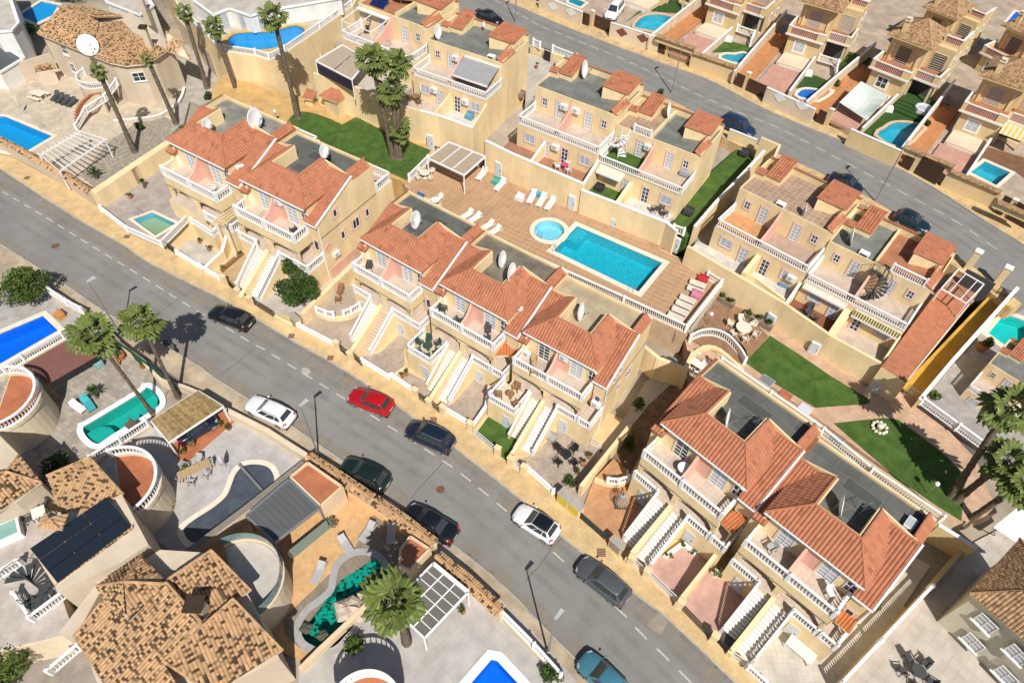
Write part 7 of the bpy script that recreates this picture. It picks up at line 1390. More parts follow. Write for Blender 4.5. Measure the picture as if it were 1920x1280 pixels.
# ------------------------------------------------------------------ tower villa and white houses, top left
CREAM2 = mat('warm_cream_wall', (0.60, 0.50, 0.38), 0.9, 0.05, 0.7, 0.2, 50, dirt=0.1)
paving('patio', WS([(-60, 130), (60, 110), (300, 120), (345, 200), (300, 262), (175, 350), (60, 300), (-60, 245)], 0.4), 0, -0.1, tiled('villa_patio', (0.60, 0.51, 0.39), (0.5, 0.42, 0.32), 0.5, 0.5, mort=0.03), [out(offset(P_VILLA, 0.05), 0.4)])
structure('garden_bed', MB().slab(WS([(205, 265), (250, 235), (300, 215), (338, 235), (312, 262), (180, 352), (150, 330)], 0.45), 0), mat('grey_gravel', (0.36, 0.31, 0.24), 0.95, 0.25, 3, 0.8, 40))
pool('blue pool with cream coping beside the dark loungers of the tower villa', P_VILLA, 0.4, 0.45, 1.3, (0.5, 0.88, 0.97), poolwall('pool_tile_azure', (0.02, 0.34, 0.60), (0.04, 0.40, 0.68)), ladder=[(W(78, 243, 0.4), W(50, 255, 0.4) - W(78, 243, 0.4))])
t = thing('tower_villa', 'cream villa with round tower and flamed tile roof', 'house', W(190, 200, 0.4))
eave = [(70, 63), (140, 90), (205, 118), (235, 124), (265, 121), (292, 110), (313, 95), (330, 84), (250, 20), (110, 15)]
B_ = offset(ccw(WS(eave, 6.2)), -0.45); MB(t).prism(B_, 0, 6.1).build('wall', CREAM2, t)
p1 = RP((70, 63), (205, 118), 6.2, 24, [(70, 63), (205, 118), (182, 64), (108, 22)]); ap = p1[2]; bp = W(310, 58, ap.z)
fan = [Vector(p1[1])] + WS([(235, 124), (265, 121), (292, 110), (313, 95)], 6.2); pl = [p1]
for i in range(4): pl.append([fan[i], fan[i + 1], ap.lerp(bp, (i + 1) / 4), ap.lerp(bp, i / 4)] if i else [fan[0], fan[1], ap.lerp(bp, 0.25), ap])
pl = [p1] + [[a, b, ap.lerp(bp, 0.5)] for a, b in zip(fan, fan[1:])] + [[fan[0], ap.lerp(bp, 0.5), ap], [W(313, 95, 6.2), W(357, 112, 6.2), W(335, 74, 7.2), W(312, 60, 7.6)], [W(108, 13, 7.4), W(180, 32, 7.4), W(228, 30, 6.6), W(150, 10, 6.6)], [ap, ap.lerp(bp, 0.5), W(228, 40, 7.0), W(186, 42, 7.2)], [p1[3], ap, W(186, 42, 7.2), W(140, 18, 7.2)]]
roof(t, pl, BROWN, dark=0.22)
for px, z, h in (((280, 84), 7.0, 2.2), ((268, 12), 6.6, 1.6)):
 q = W(*px, z) - t.location; MB().box(q.x - 0.35, q.x + 0.35, q.y - 0.3, q.y + 0.3, 4 - 0.4, q.z + h).build('chimney', CREAM2, t); MB().box(q.x - 0.45, q.x + 0.45, q.y - 0.4, q.y + 0.4, q.z + h, q.z + h + 0.25).build('chimney_cap', BROWN, t)
def arc(c, r, a0, a1, n): return [c + Vector((r * math.cos(math.radians(a0 + (a1 - a0) * i / n)), r * math.sin(math.radians(a0 + (a1 - a0) * i / n)), 0)) for i in range(n + 1)]
cv = W(182, 150, 3.3); pts = arc(cv, 2.3, 150, 330, 9); MB(t).prism([cv] + pts, 0.4, 3.3).build('round_balcony', CREAM2, t)
a, b = rail([p - t.location for p in arc(cv, 2.2, 150, 330, 9)], 0.9, 0.22, posts=1); q = a.build('balcony_railing', WHITE, t); b.build('balusters', WHITE, q, True, 'stuff')
for px, u, v, wd, ht, z in (((248, 150), (278, 158), 0, 1.5, 1.2, 3.8), ((100, 98), (118, 108), 0, 0.9, 1.4, 4.2), ((133, 115), (150, 122), 0, 0.9, 1.5, 4.0), ((122, 150), (140, 158), 0, 0.9, 1.3, 1.6)):
 p, q = W(*px, z), W(*u, z); e = (q - p).normalized(); cen = (p + q) / 2; best = min(range(len(B_)), key=lambda i: ((B_[i] + B_[(i + 1) % len(B_)]) / 2 - Vector((cen.x, cen.y, 6.2))).length)
 a, b = B_[best], B_[(best + 1) % len(B_)]; e = (b - a); e.z = 0; e.normalize(); N_ = Vector((e.y, -e.x, 0)); mid = (a + b) / 2; o = Vector((mid.x, mid.y, z)) - e * wd / 2 - t.location; window(t, o, e, N_, wd, ht, None, WHITE, GLASS, 2, 2, sill=True)
q = [W(143, 160, 3.2), W(155, 178, 2.6), W(150, 205, 1.6), W(142, 222, 0.9)]
t2 = thing('garden_stairs', 'curved outdoor stairs with terracotta treads below the round balcony of the tower villa', 'stairs', W(150, 215, 0.4)); me = MB().box(-0.75, 0.75, -0.2, 0.2, -0.07, 0).mesh('step', RED2); sp = spline([(178, 176), (162, 188), (150, 205), (148, 226)], 4); 
for i, p in enumerate(sp):
 zz = 0.5 + 2.6 * (1 - i / (len(sp) - 1)); g_ = W(p.x, p.y, zz) - t2.location; inst('step', me, t2, g_, 0.4 + i * 0.08); MB().box(g_.x - 0.7, g_.x + 0.7, g_.y - 0.18, g_.y + 0.18, 0, g_.z - 0.08).build('riser', CREAM2, t2)
balustrade('white curved stair balustrade of the tower villa', [W(222, 160, 3.0), W(200, 190, 2.0), W(165, 212, 1.2), W(146, 245, 0.6)], 0.9)
wall('cream wall with white cap below the tower', spline(WS([(215, 226), (260, 222), (300, 215), (335, 190), (345, 165)], 0.9), 3), 0.3, 0.25, CREAM2, WHITE)
t = thing('garden_pergola', 'white slatted garden pergola by the tiled street wall', 'pergola', W(150, 300, 0.45)); P = [W(75, 292, 2.9), W(112, 322, 2.9), W(197, 263, 2.9), W(150, 248, 2.9)]
for i in (0, 1): MB(t).bar(P[i], P[3 - i], 0.12, 0.16).build('beam', WHITE, t)
for i in range(11): k = i / 10; a, b = P[0].lerp(P[3], k), P[1].lerp(P[2], k); d = (b - a).normalized() * 0.4; MB(t).bar(a - d + Vector((0, 0, 0.15)), b + d + Vector((0, 0, 0.15)), 0.07, 0.14).build('slat', WHITE, t)
for p in P: MB(t).bar(p, Vector((p.x, p.y, 0.4)), 0.12, 0.12).build('post', WHITE, t)
tiled_wall('cream street wall with tile cap of the tower villa', [W(-40, 243, 2.0), W(40, 283, 2.0), W(110, 322, 2.0), W(168, 360, 2.0)], 0.1, 0.3, CREAM2, None, 0.9)
wall('tall cream wall behind the picnic table of the tower villa', [W(-50, 142, 2.8), W(92, 100, 2.8)], 0.3, 0.25, CREAM2)
t = table('pale stone picnic table with benches near the villa pool', (74, 184), 0.4, 0.9, 2.0, 1.2, COPE)
for x in (-0.85, 0.85): MB().box(x - 0.17, x + 0.17, -1, 1, 0.38, 0.46).build('bench', COPE, t)
for i, (a, b) in enumerate((((100, 192), (112, 178)), ((108, 196), (122, 182)), ((118, 200), (132, 186)), ((128, 203), (144, 190)))): lounger(('first', 'second', 'third', 'fourth')[i] + ' dark grey lounger from the picnic table by the villa pool', a, b, 0.4, DARK, DARK, 'dark loungers at the villa pool')
parasol('closed white parasol between the villa pool and the picnic table', (44, 212), 0.4, 2.4)
t = thing('bbq_shelter', 'small tiled barbecue shelter behind the loungers of the tower villa', 'barbecue', W(92, 145, 0.4)); roof(t, [RP((68, 136), (104, 130), 2.2, 15, [(68, 136), (104, 130), (98, 119), (66, 126)])], BROWN); body(t, [(70, 138), (102, 132), (98, 121), (68, 128)], 2.1, 0.0 - 0, CREAM2, 0.1)
# platform with the peanut pool and the white houses beyond
PP = [(340, 20), (395, 75), (415, 97), (480, 106), (505, 114), (535, 100), (600, 56), (662, 12), (690, -40), (300, -40)]
P_PEA = spline(WS([(427, 75), (440, 64), (470, 61), (500, 60), (530, 54), (552, 48), (570, 55), (568, 70), (545, 82), (500, 93), (455, 93), (432, 86)], 6.8), 3, True)
structure('terrace', MB().slab(WS(PP, 6.8), 0, [out(offset(P_PEA, 0.1), 6.8)]), YEL)
paving('patio', offset(WS(PP, 6.815), -0.3), 6.815, 6.7, tiled('cream_patio', (0.56, 0.49, 0.40), (0.46, 0.40, 0.33), 0.5, 0.5, mort=0.03), [out(offset(P_PEA, 0.1), 6.815)])
pool('peanut shaped blue pool with ochre coping on the high yellow terrace', P_PEA, 6.8, 0.55, 1.2, (0.5, 0.88, 0.97), poolwall('pool_azure2', (0.02, 0.34, 0.60), (0.04, 0.40, 0.68)), mat('ochre_coping', (0.60, 0.36, 0.10), 0.8, 0.08, 2))
balustrade('white balustrade along the edge of the high yellow terrace', [W(415, 95, 6.82), W(480, 104, 6.82), W(506, 112, 6.82), W(535, 98, 6.82), W(600, 54, 6.82), W(660, 12, 6.82)], 0.8)
balustrade('white balustrade at the left end of the peanut pool', [W(340, 22, 6.82), W(395, 73, 6.82), W(415, 95, 6.82)], 0.8)
wall('long pale wall behind the palms left of the peanut pool', [W(330, 30, 4.0), W(395, 100, 4.0)], 0.3, 0.25, CREAM2)
paving('path', WS([(335, 90), (360, 80), (430, 130), (450, 180), (400, 210), (355, 190), (345, 230), (320, 250), (330, 190)], 0.5), 0, 0, CONC)
for lab, px, z, z0, extra in (('white house with zigzag balconies at the top of the picture', [(355, -60), (362, 2), (400, 30), (430, 18), (470, 32), (500, 22), (640, -2), (660, -60)], 9.0, 6.8, 1), ('white house at the top left corner', [(-60, 20), (-10, 62), (22, 60), (36, 44), (8, -40), (-60, -40)], 5.5, 0, 0), ('low white annex with dark roof in the top left corner', [(-60, 128), (0, 138), (46, 110), (10, 88), (-60, 90)], 2.8, 0, 0), ('white house wing behind the tower villa', [(180, -60), (200, 6), (262, 30), (288, 12), (240, -60)], 5.5, 0, 0)):
 P = ccw(WS(px, z)); c = sum(P, Vector()) / len(P); c.z = z0; t = thing('white_house', lab, 'house', c); MB(t).prism(P, z0, z).build('wall', WSTUC, t)
 k = MB(t); Q = P + [P[0]]
 for a, b in zip(Q, Q[1:]): k.bar(a + Vector((0, 0, 0.1)), b + Vector((0, 0, 0.1)), 0.3, 0.22)
 k.build('parapet', WHITE, t)
 MB(t).slab(offset([p + Vector((0, 0, 0.02)) for p in P], -0.3), z - 0.1).build('flat_roof', TIN if 'dark roof' in lab else YCON, t)
 if extra:
  for i in range(2, 5):
   a, b = P[i], P[(i + 1) % len(P)]
   if a.y < 125 and b.y < 125: e = (b - a).normalized(); door(t, a.lerp(b, 0.4) - Vector((0, 0, 2.2)) - t.location, e, Vector((e.y, -e.x, 0)), 0.9, 2, GLASSL)
q = WS([(35, 30), (78, 3), (110, 10), (98, 30), (68, 44)], 0.3); pool('small blue pool with white edge at the top left corner', q, 0.3, 0.5, 0.25, (0.5, 0.88, 0.97), MATS['pool_azure2'])
q = WS([(238, -10), (290, -14), (270, 6), (250, 5)], 0.3); pool('sliver of turquoise pool behind the tower villa at the top edge', q, 0.3, 0.4, 0.25, WT)
bush('round dark shrub beside the top left pool', (62, 72), 0.2, 1.6, 2.6, 500, LEAFD); bush('dark tree hedge above the top left pool', (135, 4), 0.2, 3.4, 1.6, 700, LEAF, ry=0.9)
t = thing('garden_shed', 'small yellow shed with red hipped tile roof on the left lawn', 'shed', W(637, 222, ZL)); P = WS([(600, 172), (637, 190), (655, 170), (622, 155)], 5.4); q = offset(ccw(WS([(602, 180), (633, 197), (657, 178), (625, 160)], 5.2)), -0.2); MB(t).prism(q, ZL - 0.1, 5.2).build('wall', YEL, t); ap = W(638, 156, 6.6)
E4 = [W(599, 180, 5.3), W(632, 194, 5.3), W(657, 176, 5.3), W(625, 160, 5.3)]
roof(t, [[E4[0], E4[1], ap], [E4[1], E4[2], ap], [E4[2], E4[3], ap], [E4[3], E4[0], ap]], RED, YEL, dark=0.03, tone=(0.5, 0.8))
t = thing('porch_roof', 'little red tiled gate roof beside the red hipped shed', 'roof', W(580, 180, 3)); roof(t, [RP((568, 184), (585, 188), 4.2, 25, [(568, 184), (585, 188), (593, 174), (576, 167)])], RED, YEL, dark=0.03, tone=(0.5, 0.8)); MB(t).prism(WS([(570, 182), (584, 186), (590, 176), (577, 171)], 4.1), 3, 4.1).build('wall', YEL, t)
# ------------------------------------------------------------------ south side of the lower road
PAT1 = tiled('pale_pattern_tile', (0.48, 0.455, 0.44), (0.43, 0.40, 0.38), 0.45, 0.45, var=0.05, mort=0.05, ang=0.6, spot=((0.52, 0.40, 0.33), 1.1, 0.22, 0.0))
FLAG = tiled('garden_flagstone', (0.44, 0.39, 0.33), (0.30, 0.26, 0.22), 0.55, 0.38, var=0.3, mort=0.05, off=0.37, ang=0.5)
SP = lambda px, z, mt, holes=(), z0=-0.1: paving('patio', WS(px, z), z, z0, mt, holes)
SP([(-90, 560), (60, 520), (130, 570), (215, 620), (120, 618), (0, 690), (-90, 745)], 0.15, tiled('grey_pool_patio', (0.44, 0.41, 0.38), (0.36, 0.33, 0.31), 0.6, 0.3, mort=0.03), [out(offset(P_LBLUE, 0.02), 0.15)])
SP([(-40, 730), (60, 690), (190, 612), (250, 660), (330, 705), (300, 760), (280, 795), (175, 862), (60, 940), (-40, 860)], 0.14, FLAG, [out(offset(P_GREEN, 0.02), 0.14)])
SP([(178, 862), (285, 795), (340, 760), (470, 800), (570, 858), (430, 975), (340, 1050), (280, 1000), (230, 940)], 0.14, PAT1, [out(offset(P_COVER, 0.02), 0.14)])
SP([(345, 1042), (580, 862), (820, 1020), (752, 1080), (690, 1130), (570, 1240), (480, 1200), (420, 1130)], 0.14, mat('ochre_sand', (0.60, 0.37, 0.18), 0.95, 0.12, 2, 0.5, 40), [out(offset(P_ROCK, 0.02), 0.14)])
SP([(560, 1250), (690, 1135), (830, 1022), (965, 1148), (1060, 1252), (1120, 1330), (560, 1330)], 0.14, tiled('pink_star_tile', (0.46, 0.435, 0.41), (0.49, 0.45, 0.42), 0.45, 0.45, var=0.04, mort=0.05, ang=0.75, spot=((0.52, 0.33, 0.26), 0.85, 0.14, 0.0)), [out(offset(P_BOT, 0.02), 0.14)])
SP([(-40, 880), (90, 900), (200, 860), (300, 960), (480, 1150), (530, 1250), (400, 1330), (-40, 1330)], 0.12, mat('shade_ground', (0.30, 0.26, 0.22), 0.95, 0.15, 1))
pool('deep blue pool behind the big white balustrade at the left edge', P_LBLUE, 0.15, 0.55, 1.3, (0.35, 0.75, 0.98), POOLD)
gs = Fr((170, 792), (263, 736), 0.15)
pool('long green pool with white coping and curved steps beside the bamboo canopy', P_GREEN, 0.15, 0.5, 1.3, (0.45, 0.9, 0.85), POOLG, WHITE, steps=[[W(183, 820, 0.15) + Vector((r * math.cos(a), r * math.sin(a), 0)) for a in [i * 6.2832 / 14 for i in range(14)]] for r in (1.35, 0.95, 0.55)])
t = pool('winding pool under a dark grey cover beside the long wooden table', P_COVER, 0.15, 0.5, 0.8, (0.4, 0.6, 0.7), POOLD)
MB(t).slab([p + Vector((0, 0, 0.05)) for p in offset(P_COVER, 0.02)][:], 0.1).build('pool_cover', mat('pool_cover', (0.075, 0.088, 0.108), 0.45, 0.25, 0.8, 0.3, 3, col2=(0.045, 0.055, 0.075)), t)
MB(t).tube([W(448, 870, 0.4), W(491, 918, 0.4)], 0.11, 7).build('cover_roller', GREYM, t)
POOLR = mat('pool_mosaic', (0.015, 0.30, 0.25), 0.5, 0.1, 3.2, col2=(0.006, 0.028, 0.012)); POOLR.node_tree.nodes['Color Ramp'].color_ramp.elements[0].position = 0.43; POOLR.node_tree.nodes['Color Ramp'].color_ramp.elements[1].position = 0.49
pool('kidney shaped dark teal pool with grey rim and rock fall', P_ROCK, 0.15, 0.55, 1.0, (0.55, 0.95, 0.9), POOLR, mat('grey_rim', (0.36, 0.35, 0.34), 0.8, 0.08, 2)); pool('bright blue pool with white rim at the bottom edge', P_BOT, 0.15, 0.65, 1.3, (0.35, 0.75, 0.98), POOLD, WHITE)
DECKW = tiled('grey_wood_deck', (0.31, 0.25, 0.19), (0.17, 0.13, 0.10), 9, 0.13, var=0.2, mort=0.08, ang=0.8); structure('patio', MB().slab(WS([(530, 1160), (660, 1035), (700, 965), (770, 1010), (745, 1070), (710, 1040), (640, 1085), (560, 1190), (562, 1215), (535, 1190)], 0.155), 0), DECKW) 
# left edge: round terrace house, brown shade roof
def round_balcony(label, c, z, r, a0, a1, fm, wm, z0=0.1, glass=False):
 q = W(*c, z); t = thing('round_balcony', label, 'balcony', Vector((q.x, q.y, z0))); A = arc(q, r, a0, a1, 18); MB(t).prism(A, z0, z - 0.1).build('body', wm, t); k = MB(t)
 for a, b in zip(A, A[1:]): k.bar(a + Vector((0, 0, 0.12)), b + Vector((0, 0, 0.12)), 0.25, 0.4)
 k.build('kerb', wm, t); MB(t).slab([p + Vector((0, 0, 0.01)) for p in offset(ccw(A), -0.15)], z - 0.15).build('floor', fm, t)
 if glass:
  g_ = MB(t)
  for a, b in zip(A, A[1:]): g_.bar(a + Vector((0, 0, 0.8)), b + Vector((0, 0, 0.8)), 0.04, 0.9)
  g_.build('glass_panel', glossy('green_glass', (0.16, 0.24, 0.23), 0.08), t)
 else: a, b = rail([p + Vector((0, 0, 0.3)) - t.location for p in arc(q, r - 0.03, a0, a1, 18)], 0.9, 0.24, 0.065, 0.2, posts=1); k = a.build('railing', WHITE, t); b.build('balusters', WHITE, k, True, 'stuff')
 return t
round_balcony('round terracotta balcony with white balustrade at the left edge', (2, 757), 3.4, 3.1, -80, 105, RED2, CREAM)
round_balcony('round terracotta balcony with white balustrade right of the tiled roof', (222, 918), 3.4, 3.15, -62, 118, RED2, CREAM)
round_balcony('round pale balcony with glass screen below the grey awning roof', (448, 1090), 3.4, 3.1, -70, 125, mat('pale_floor', (0.50, 0.46, 0.42), 0.9, 0.08, 1), CREAM, glass=True)
round_balcony('round white balcony cut by the bottom edge', (688, 1338), 3.4, 2.3, 0, 180, RED2, WHITE)
t = thing('shade_roof', 'flat red brown shade roof on orange posts below the left palm', 'canopy', W(120, 680, 0.14)); P = WS([(45, 683), (87, 720), (205, 653), (160, 618)], 2.6); MB(t).slab(P, 2.48).build('roof_sheet', mat('red_brown_sheet', (0.20, 0.092, 0.072), 0.8, 0.06, 1), t)
for p in P: MB(t).bar(p + Vector((0, 0, -0.1)), Vector((p.x, p.y, 0.1)), 0.12, 0.12).build('post', mat('orange_wood', (0.36, 0.15, 0.04), 0.7), t)
t = balustrade('big white balustrade between the deep blue pool and the brown shade roof', [W(-30, 722, 0.6), W(48, 676, 0.6), W(122, 634, 0.6)], 0.95); wall('cream wall under the big white balustrade at the left edge', [W(-30, 722, 0.6), W(122, 634, 0.6)], 0.1, 0.25, CREAM)
balustrade('white balustrade between the green pool and the round balcony', [W(176, 864, 0.6), W(230, 830, 0.6), W(280, 797, 0.6)], 0.9); wall('cream wall under the balustrade beside the green pool', [W(176, 864, 0.6), W(280, 797, 0.6)], 0.1, 0.25, CREAM)
t = thing('bamboo_canopy', 'bamboo covered carport canopy in white frame with a dark car below', 'canopy', W(350, 780, 0.14)); P = WS([(283, 788), (371, 732), (418, 761), (316, 828)], 2.5); n = 34; me_ = mat('bamboo', (0.37, 0.255, 0.115), 0.8, 0.25, 3, tone=TONER)
for i in range(n): a, b = P[0].lerp(P[1], (i + 0.5) / n), P[3].lerp(P[2], (i + 0.5) / n); MB(t).bar(a, b, (P[1] - P[0]).length / n * 0.95, 0.06, tone=R.uniform(0.1, 1)).build('bamboo_slat', me_, t)
for a, b in ((0, 1), (3, 2), (0, 3), (1, 2)): MB(t).bar(P[a] - Vector((0, 0, 0.1)), P[b] - Vector((0, 0, 0.1)), 0.16, 0.18).build('beam', WHITE, t)
for p in P: MB(t).bar(p - Vector((0, 0, 0.12)), Vector((p.x, p.y, 0.1)), 0.12, 0.12).build('post', WHITE, t)
SP([(316, 838), (425, 765), (440, 790), (345, 872)], 0.16, RED2, (), 0)
# grey awning roof, terracotta roofs, tile walls
wall('long grey topped wall with small lamps between the covered pool and the grey awning', [W(576, 862, 1.7), W(460, 953, 1.7), W(350, 1036, 1.7)], 0.1, 0.4, CREAM, mat('grey_cap', (0.24, 0.215, 0.18), 0.85, 0.1, 2), None, 'garden_wall', 0.1)
t = thing('awning_roof', 'large dark grey fabric awning roof with glass side', 'awning', W(530, 960, 0.14)); P = WS([(542, 898), (600, 952), (515, 1017), (462, 966)], 2.8); n = 9
for i in range(n): k0, k1 = i / n, (i + 1) / n; MB(t).hexa([P[1].lerp(P[2], k0 + 0.002) - Vector((0, 0, 0.05)), P[1].lerp(P[2], k1 - 0.002) - Vector((0, 0, 0.05)), P[0].lerp(P[3], k1 - 0.002) - Vector((0, 0, 0.05)), P[0].lerp(P[3], k0 + 0.002) - Vector((0, 0, 0.05))], [P[1].lerp(P[2], k0 + 0.002), P[1].lerp(P[2], k1 - 0.002), P[0].lerp(P[3], k1 - 0.002), P[0].lerp(P[3], k0 + 0.002)]).build('awning_panel', mat('charcoal_fabric', (0.105, 0.112, 0.115), 0.6, 0.06, 1.5), t)
for a, b in zip(P, P[1:] + P[:1]): MB(t).bar(a, b, 0.16, 0.2).build('beam', GREYM, t)
for p in P: MB(t).bar(p, Vector((p.x, p.y, 0.1)), 0.12, 0.12).build('post', GREYM, t)
a, b = W(612, 975, 1.6), W(538, 1035, 1.6); MB(t).bar(a - Vector((0, 0, 0.75)), b - Vector((0, 0, 0.75)), 0.06, 1.5).build('glass_panel', glossy('green_glass', (0.16, 0.24, 0.23), 0.08), t)
for lab, px, z, mt_ in (('terracotta painted flat roof behind the tiled wall beside the grey awning', [(577, 871), (637, 913), (602, 945), (549, 894)], 2.7, RED2), ('small five sided terracotta roof at the street corner by the rock pool', [(770, 1010), (801, 1030), (768, 1064), (752, 1058), (754, 1030)], 2.2, RED2)):
 P = ccw(WS(px, z)); t = thing('garden_room', lab, 'garden room', Vector((P[0].x, P[0].y, 0.1))); MB(t).prism(offset(P, 0.2), 0.1, z - 0.02).build('wall', PEACH, t); MB(t).slab(P, z - 0.05).build('flat_roof', mt_, t); k = MB(t); Q = offset(P, 0.12); Q.append(Q[0])
 for a, b in zip(Q, Q[1:]): k.bar(a + Vector((0, 0, 0.06)), b + Vector((0, 0, 0.06)), 0.16, 0.16)
 k.build('parapet', PEACH, t)
for lab, px in (('first street wall with double tile cap beside the dark green car', [(576, 856), (640, 897), (697, 936)]), ('second street wall with double tile cap beside the black sedan', [(702, 938), (760, 978), (814, 1020)]), ('third street wall with double tile cap by the white gridded roof', [(818, 1042), (880, 1092), (938, 1147)])): tiled_wall(lab, [W(*p, 1.7) for p in px], 0.1, 0.3, PEACH, None, 1.0)
wall('low cream street wall beside the white hatchback', [W(425, 768, 1.2), W(500, 806, 1.2), W(574, 853, 1.2)], 0.1, 0.45, CREAM); balustrade('white balustrade street wall at the bottom edge by the lamp', [W(938, 1150, 0.7), W(1000, 1212, 0.7), W(1050, 1268, 0.7)], 0.9); wall('cream wall under the balustrade at the bottom edge by the lamp', [W(938, 1150, 0.7), W(1050, 1268, 0.7)], 0.1, 0.25, CREAM)
balustrade('white balustrade street wall beside the dark tree at the left edge', [W(97, 551, 0.7), W(128, 572, 0.7), W(158, 588, 0.7)], 0.9); wall('cream wall under the balustrade beside the dark tree', [W(97, 551, 0.7), W(158, 588, 0.7)], 0.1, 0.25, CREAM)
wall('irregular cream street wall with green screen beside the palms', spline(WS([(205, 622), (235, 652), (265, 672), (300, 710), (340, 722), (372, 735)], 1.1), 3), 0.1, 0.3, CREAM); gate('dark green screen fence along the palm garden', (203, 637), (335, 735), 1.5, mat('green_mesh', (0.02, 0.09, 0.05), 0.8), 0.14, True)
t = thing('canopy', 'white framed gridded canopy roof beside the large palm', 'canopy', W(800, 1140, 0.14)); P = WS([(812, 1056), (878, 1110), (796, 1196), (732, 1136)], 2.6)
for i in range(6):
 for j in range(3): f_ = lambda u, v: P[0].lerp(P[1], u).lerp(P[3].lerp(P[2], u), v); q = [f_((j + 0.04) / 3, (i + 0.04) / 6), f_((j + 0.96) / 3, (i + 0.04) / 6), f_((j + 0.96) / 3, (i + 0.96) / 6), f_((j + 0.04) / 3, (i + 0.96) / 6)]; MB(t).hexa([p - Vector((0, 0, 0.04)) for p in ccw(q)], ccw(q)).build('roof_panel', mat('grey_beige_panel', (0.15, 0.137, 0.12), 0.6, 0.06, 2), t)
for i in range(4): MB(t).bar(P[i], P[(i + 1) % 4], 0.3 if i == 0 else 0.14, 0.18).build('beam', WHITE, t); MB(t).bar(P[i], Vector((P[i].x, P[i].y, 0.1)), 0.13, 0.13).build('post', WHITE, t)
for k in (1, 2): MB(t).bar(P[0].lerp(P[1], k / 3) + Vector((0, 0, 0.03)), P[3].lerp(P[2], k / 3) + Vector((0, 0, 0.03)), 0.09, 0.06).build('rafter', WHITE, t)
for k in range(1, 6): MB(t).bar(P[0].lerp(P[3], k / 6) + Vector((0, 0, 0.02)), P[1].lerp(P[2], k / 6) + Vector((0, 0, 0.02)), 0.06, 0.05).build('rafter', WHITE, t)
# solar villa and the big tiled villa
def villa_s(label, px, z, mt=CREAM2): 
 P = ccw(WS(px, z)); t = thing('tiled_villa', label, 'house', Vector((P[0].x, P[0].y, 0.1))); MB(t).prism(P, 0.1, z).build('wall', mt, t); return t
S1 = villa_s('cream villa with black solar heating panels on its tiled roof', [(100, 893), (168, 862), (228, 926), (278, 1020), (230, 1052), (110, 1110), (60, 1030), (128, 960)], 5.6)
roof(S1, [RP((228, 925), (87, 892), 6.0, 14, [(87, 892), (168, 857), (230, 925), (208, 936), (125, 978), (100, 920)], -1)], BROWN, singles=300)
q = RP((108, 1094), (246, 990), 5.75, 12, [(55, 1028), (200, 931), (247, 988), (108, 1094)], 1)
MB(S1).hexa([p - Vector((0, 0, 0.5)) for p in ccw(q)], [p - Vector((0, 0, 0.12)) for p in ccw(q)]).build('roof_slope', CREAM2, S1)
SOL = glossy('solar_mat', (0.012, 0.018, 0.028), 0.28)
for i in range(3):
 for j in range(3): f_ = lambda u, v: q[0].lerp(q[1], u).lerp(q[3].lerp(q[2], u), v); k = [f_((i + 0.02) / 3, (j + 0.03) / 3), f_((i + 0.98) / 3, (j + 0.03) / 3), f_((i + 0.98) / 3, (j + 0.96) / 3), f_((i + 0.02) / 3, (j + 0.96) / 3)]; MB(S1).hexa([p - Vector((0, 0, 0.05)) for p in ccw(k)], [p + Vector((0, 0, 0.03 + 0.02 * j)) for p in ccw(k)]).build('solar_panel', SOL, S1)
k = MB(S1); tile_plane(k, [q[3] + Vector((-0.25, -0.15, -0.1)), q[2] + Vector((0.1, -0.1, -0.1)), q[2] + Vector((0, 0.2, 0.0)), q[3] + Vector((0, 0.2, 0))], 0.26, 0.5, tone=(0.3, 0.9), dark=0.25); k.build('eaves_tiles', BROWN, S1, kind='stuff')
q_ = W(110, 985, 6.3); MB(S1).box(q_.x - 0.5, q_.x + 0.5, q_.y - 0.4, q_.y + 0.4, 4, 7.0).build('chimney', CREAM2, S1); k = MB(S1); tile_plane(k, [q_ + Vector((-0.8, -0.6, 0.75)), q_ + Vector((0.8, -0.6, 0.75)), q_ + Vector((0, 0, 1.25))]); tile_plane(k, [q_ + Vector((0.8, -0.6, 0.75)), q_ + Vector((0.8, 0.6, 0.75)), q_ + Vector((0, 0, 1.25))]); tile_plane(k, [q_ + Vector((-0.8, 0.6, 0.75)), q_ + Vector((-0.8, -0.6, 0.75)), q_ + Vector((0, 0, 1.25))]); k.build('chimney_tiles', BROWN, S1, kind='stuff')
S0 = villa_s('cream villa with hipped flamed tile roof at the left edge', [(-40, 812), (0, 826), (34, 858), (74, 905), (30, 942), (-40, 970)], 5.6)
roof(S0, [RP((-40, 985), (78, 904), 5.75, 20, [(-40, 985), (78, 904), (12, 884), (-40, 893)]), RP((36, 853), (78, 904), 5.75, 20, [(36, 853), (78, 904), (12, 884)], -1)], BROWN)
t = thing('roof_terrace', 'roof terrace with pale tub, white chairs and spiral stair left of the solar panels', 'terrace', W(40, 1040, 0.1)); MB(t).prism(WS([(-40, 985), (40, 940), (130, 965), (62, 1030), (108, 1096), (140, 1190), (-40, 1230)], 3.2), 0.1, 3.2).build('body', CREAM, t); MB(t).slab(WS([(-38, 987), (40, 943), (125, 967), (60, 1030), (106, 1096), (138, 1186), (-38, 1226)], 3.215), 3.1).build('floor', tiled('terrace_grey', (0.52, 0.46, 0.41), (0.45, 0.40, 0.36), 0.5, 0.5, mort=0.03), t)
spiral('dark spiral stair beside the solar panels', W(82, 1108, 3.2), 2.4, 1.35, MATS['painted_steel_dark'], 15, 0.95, 4.0)
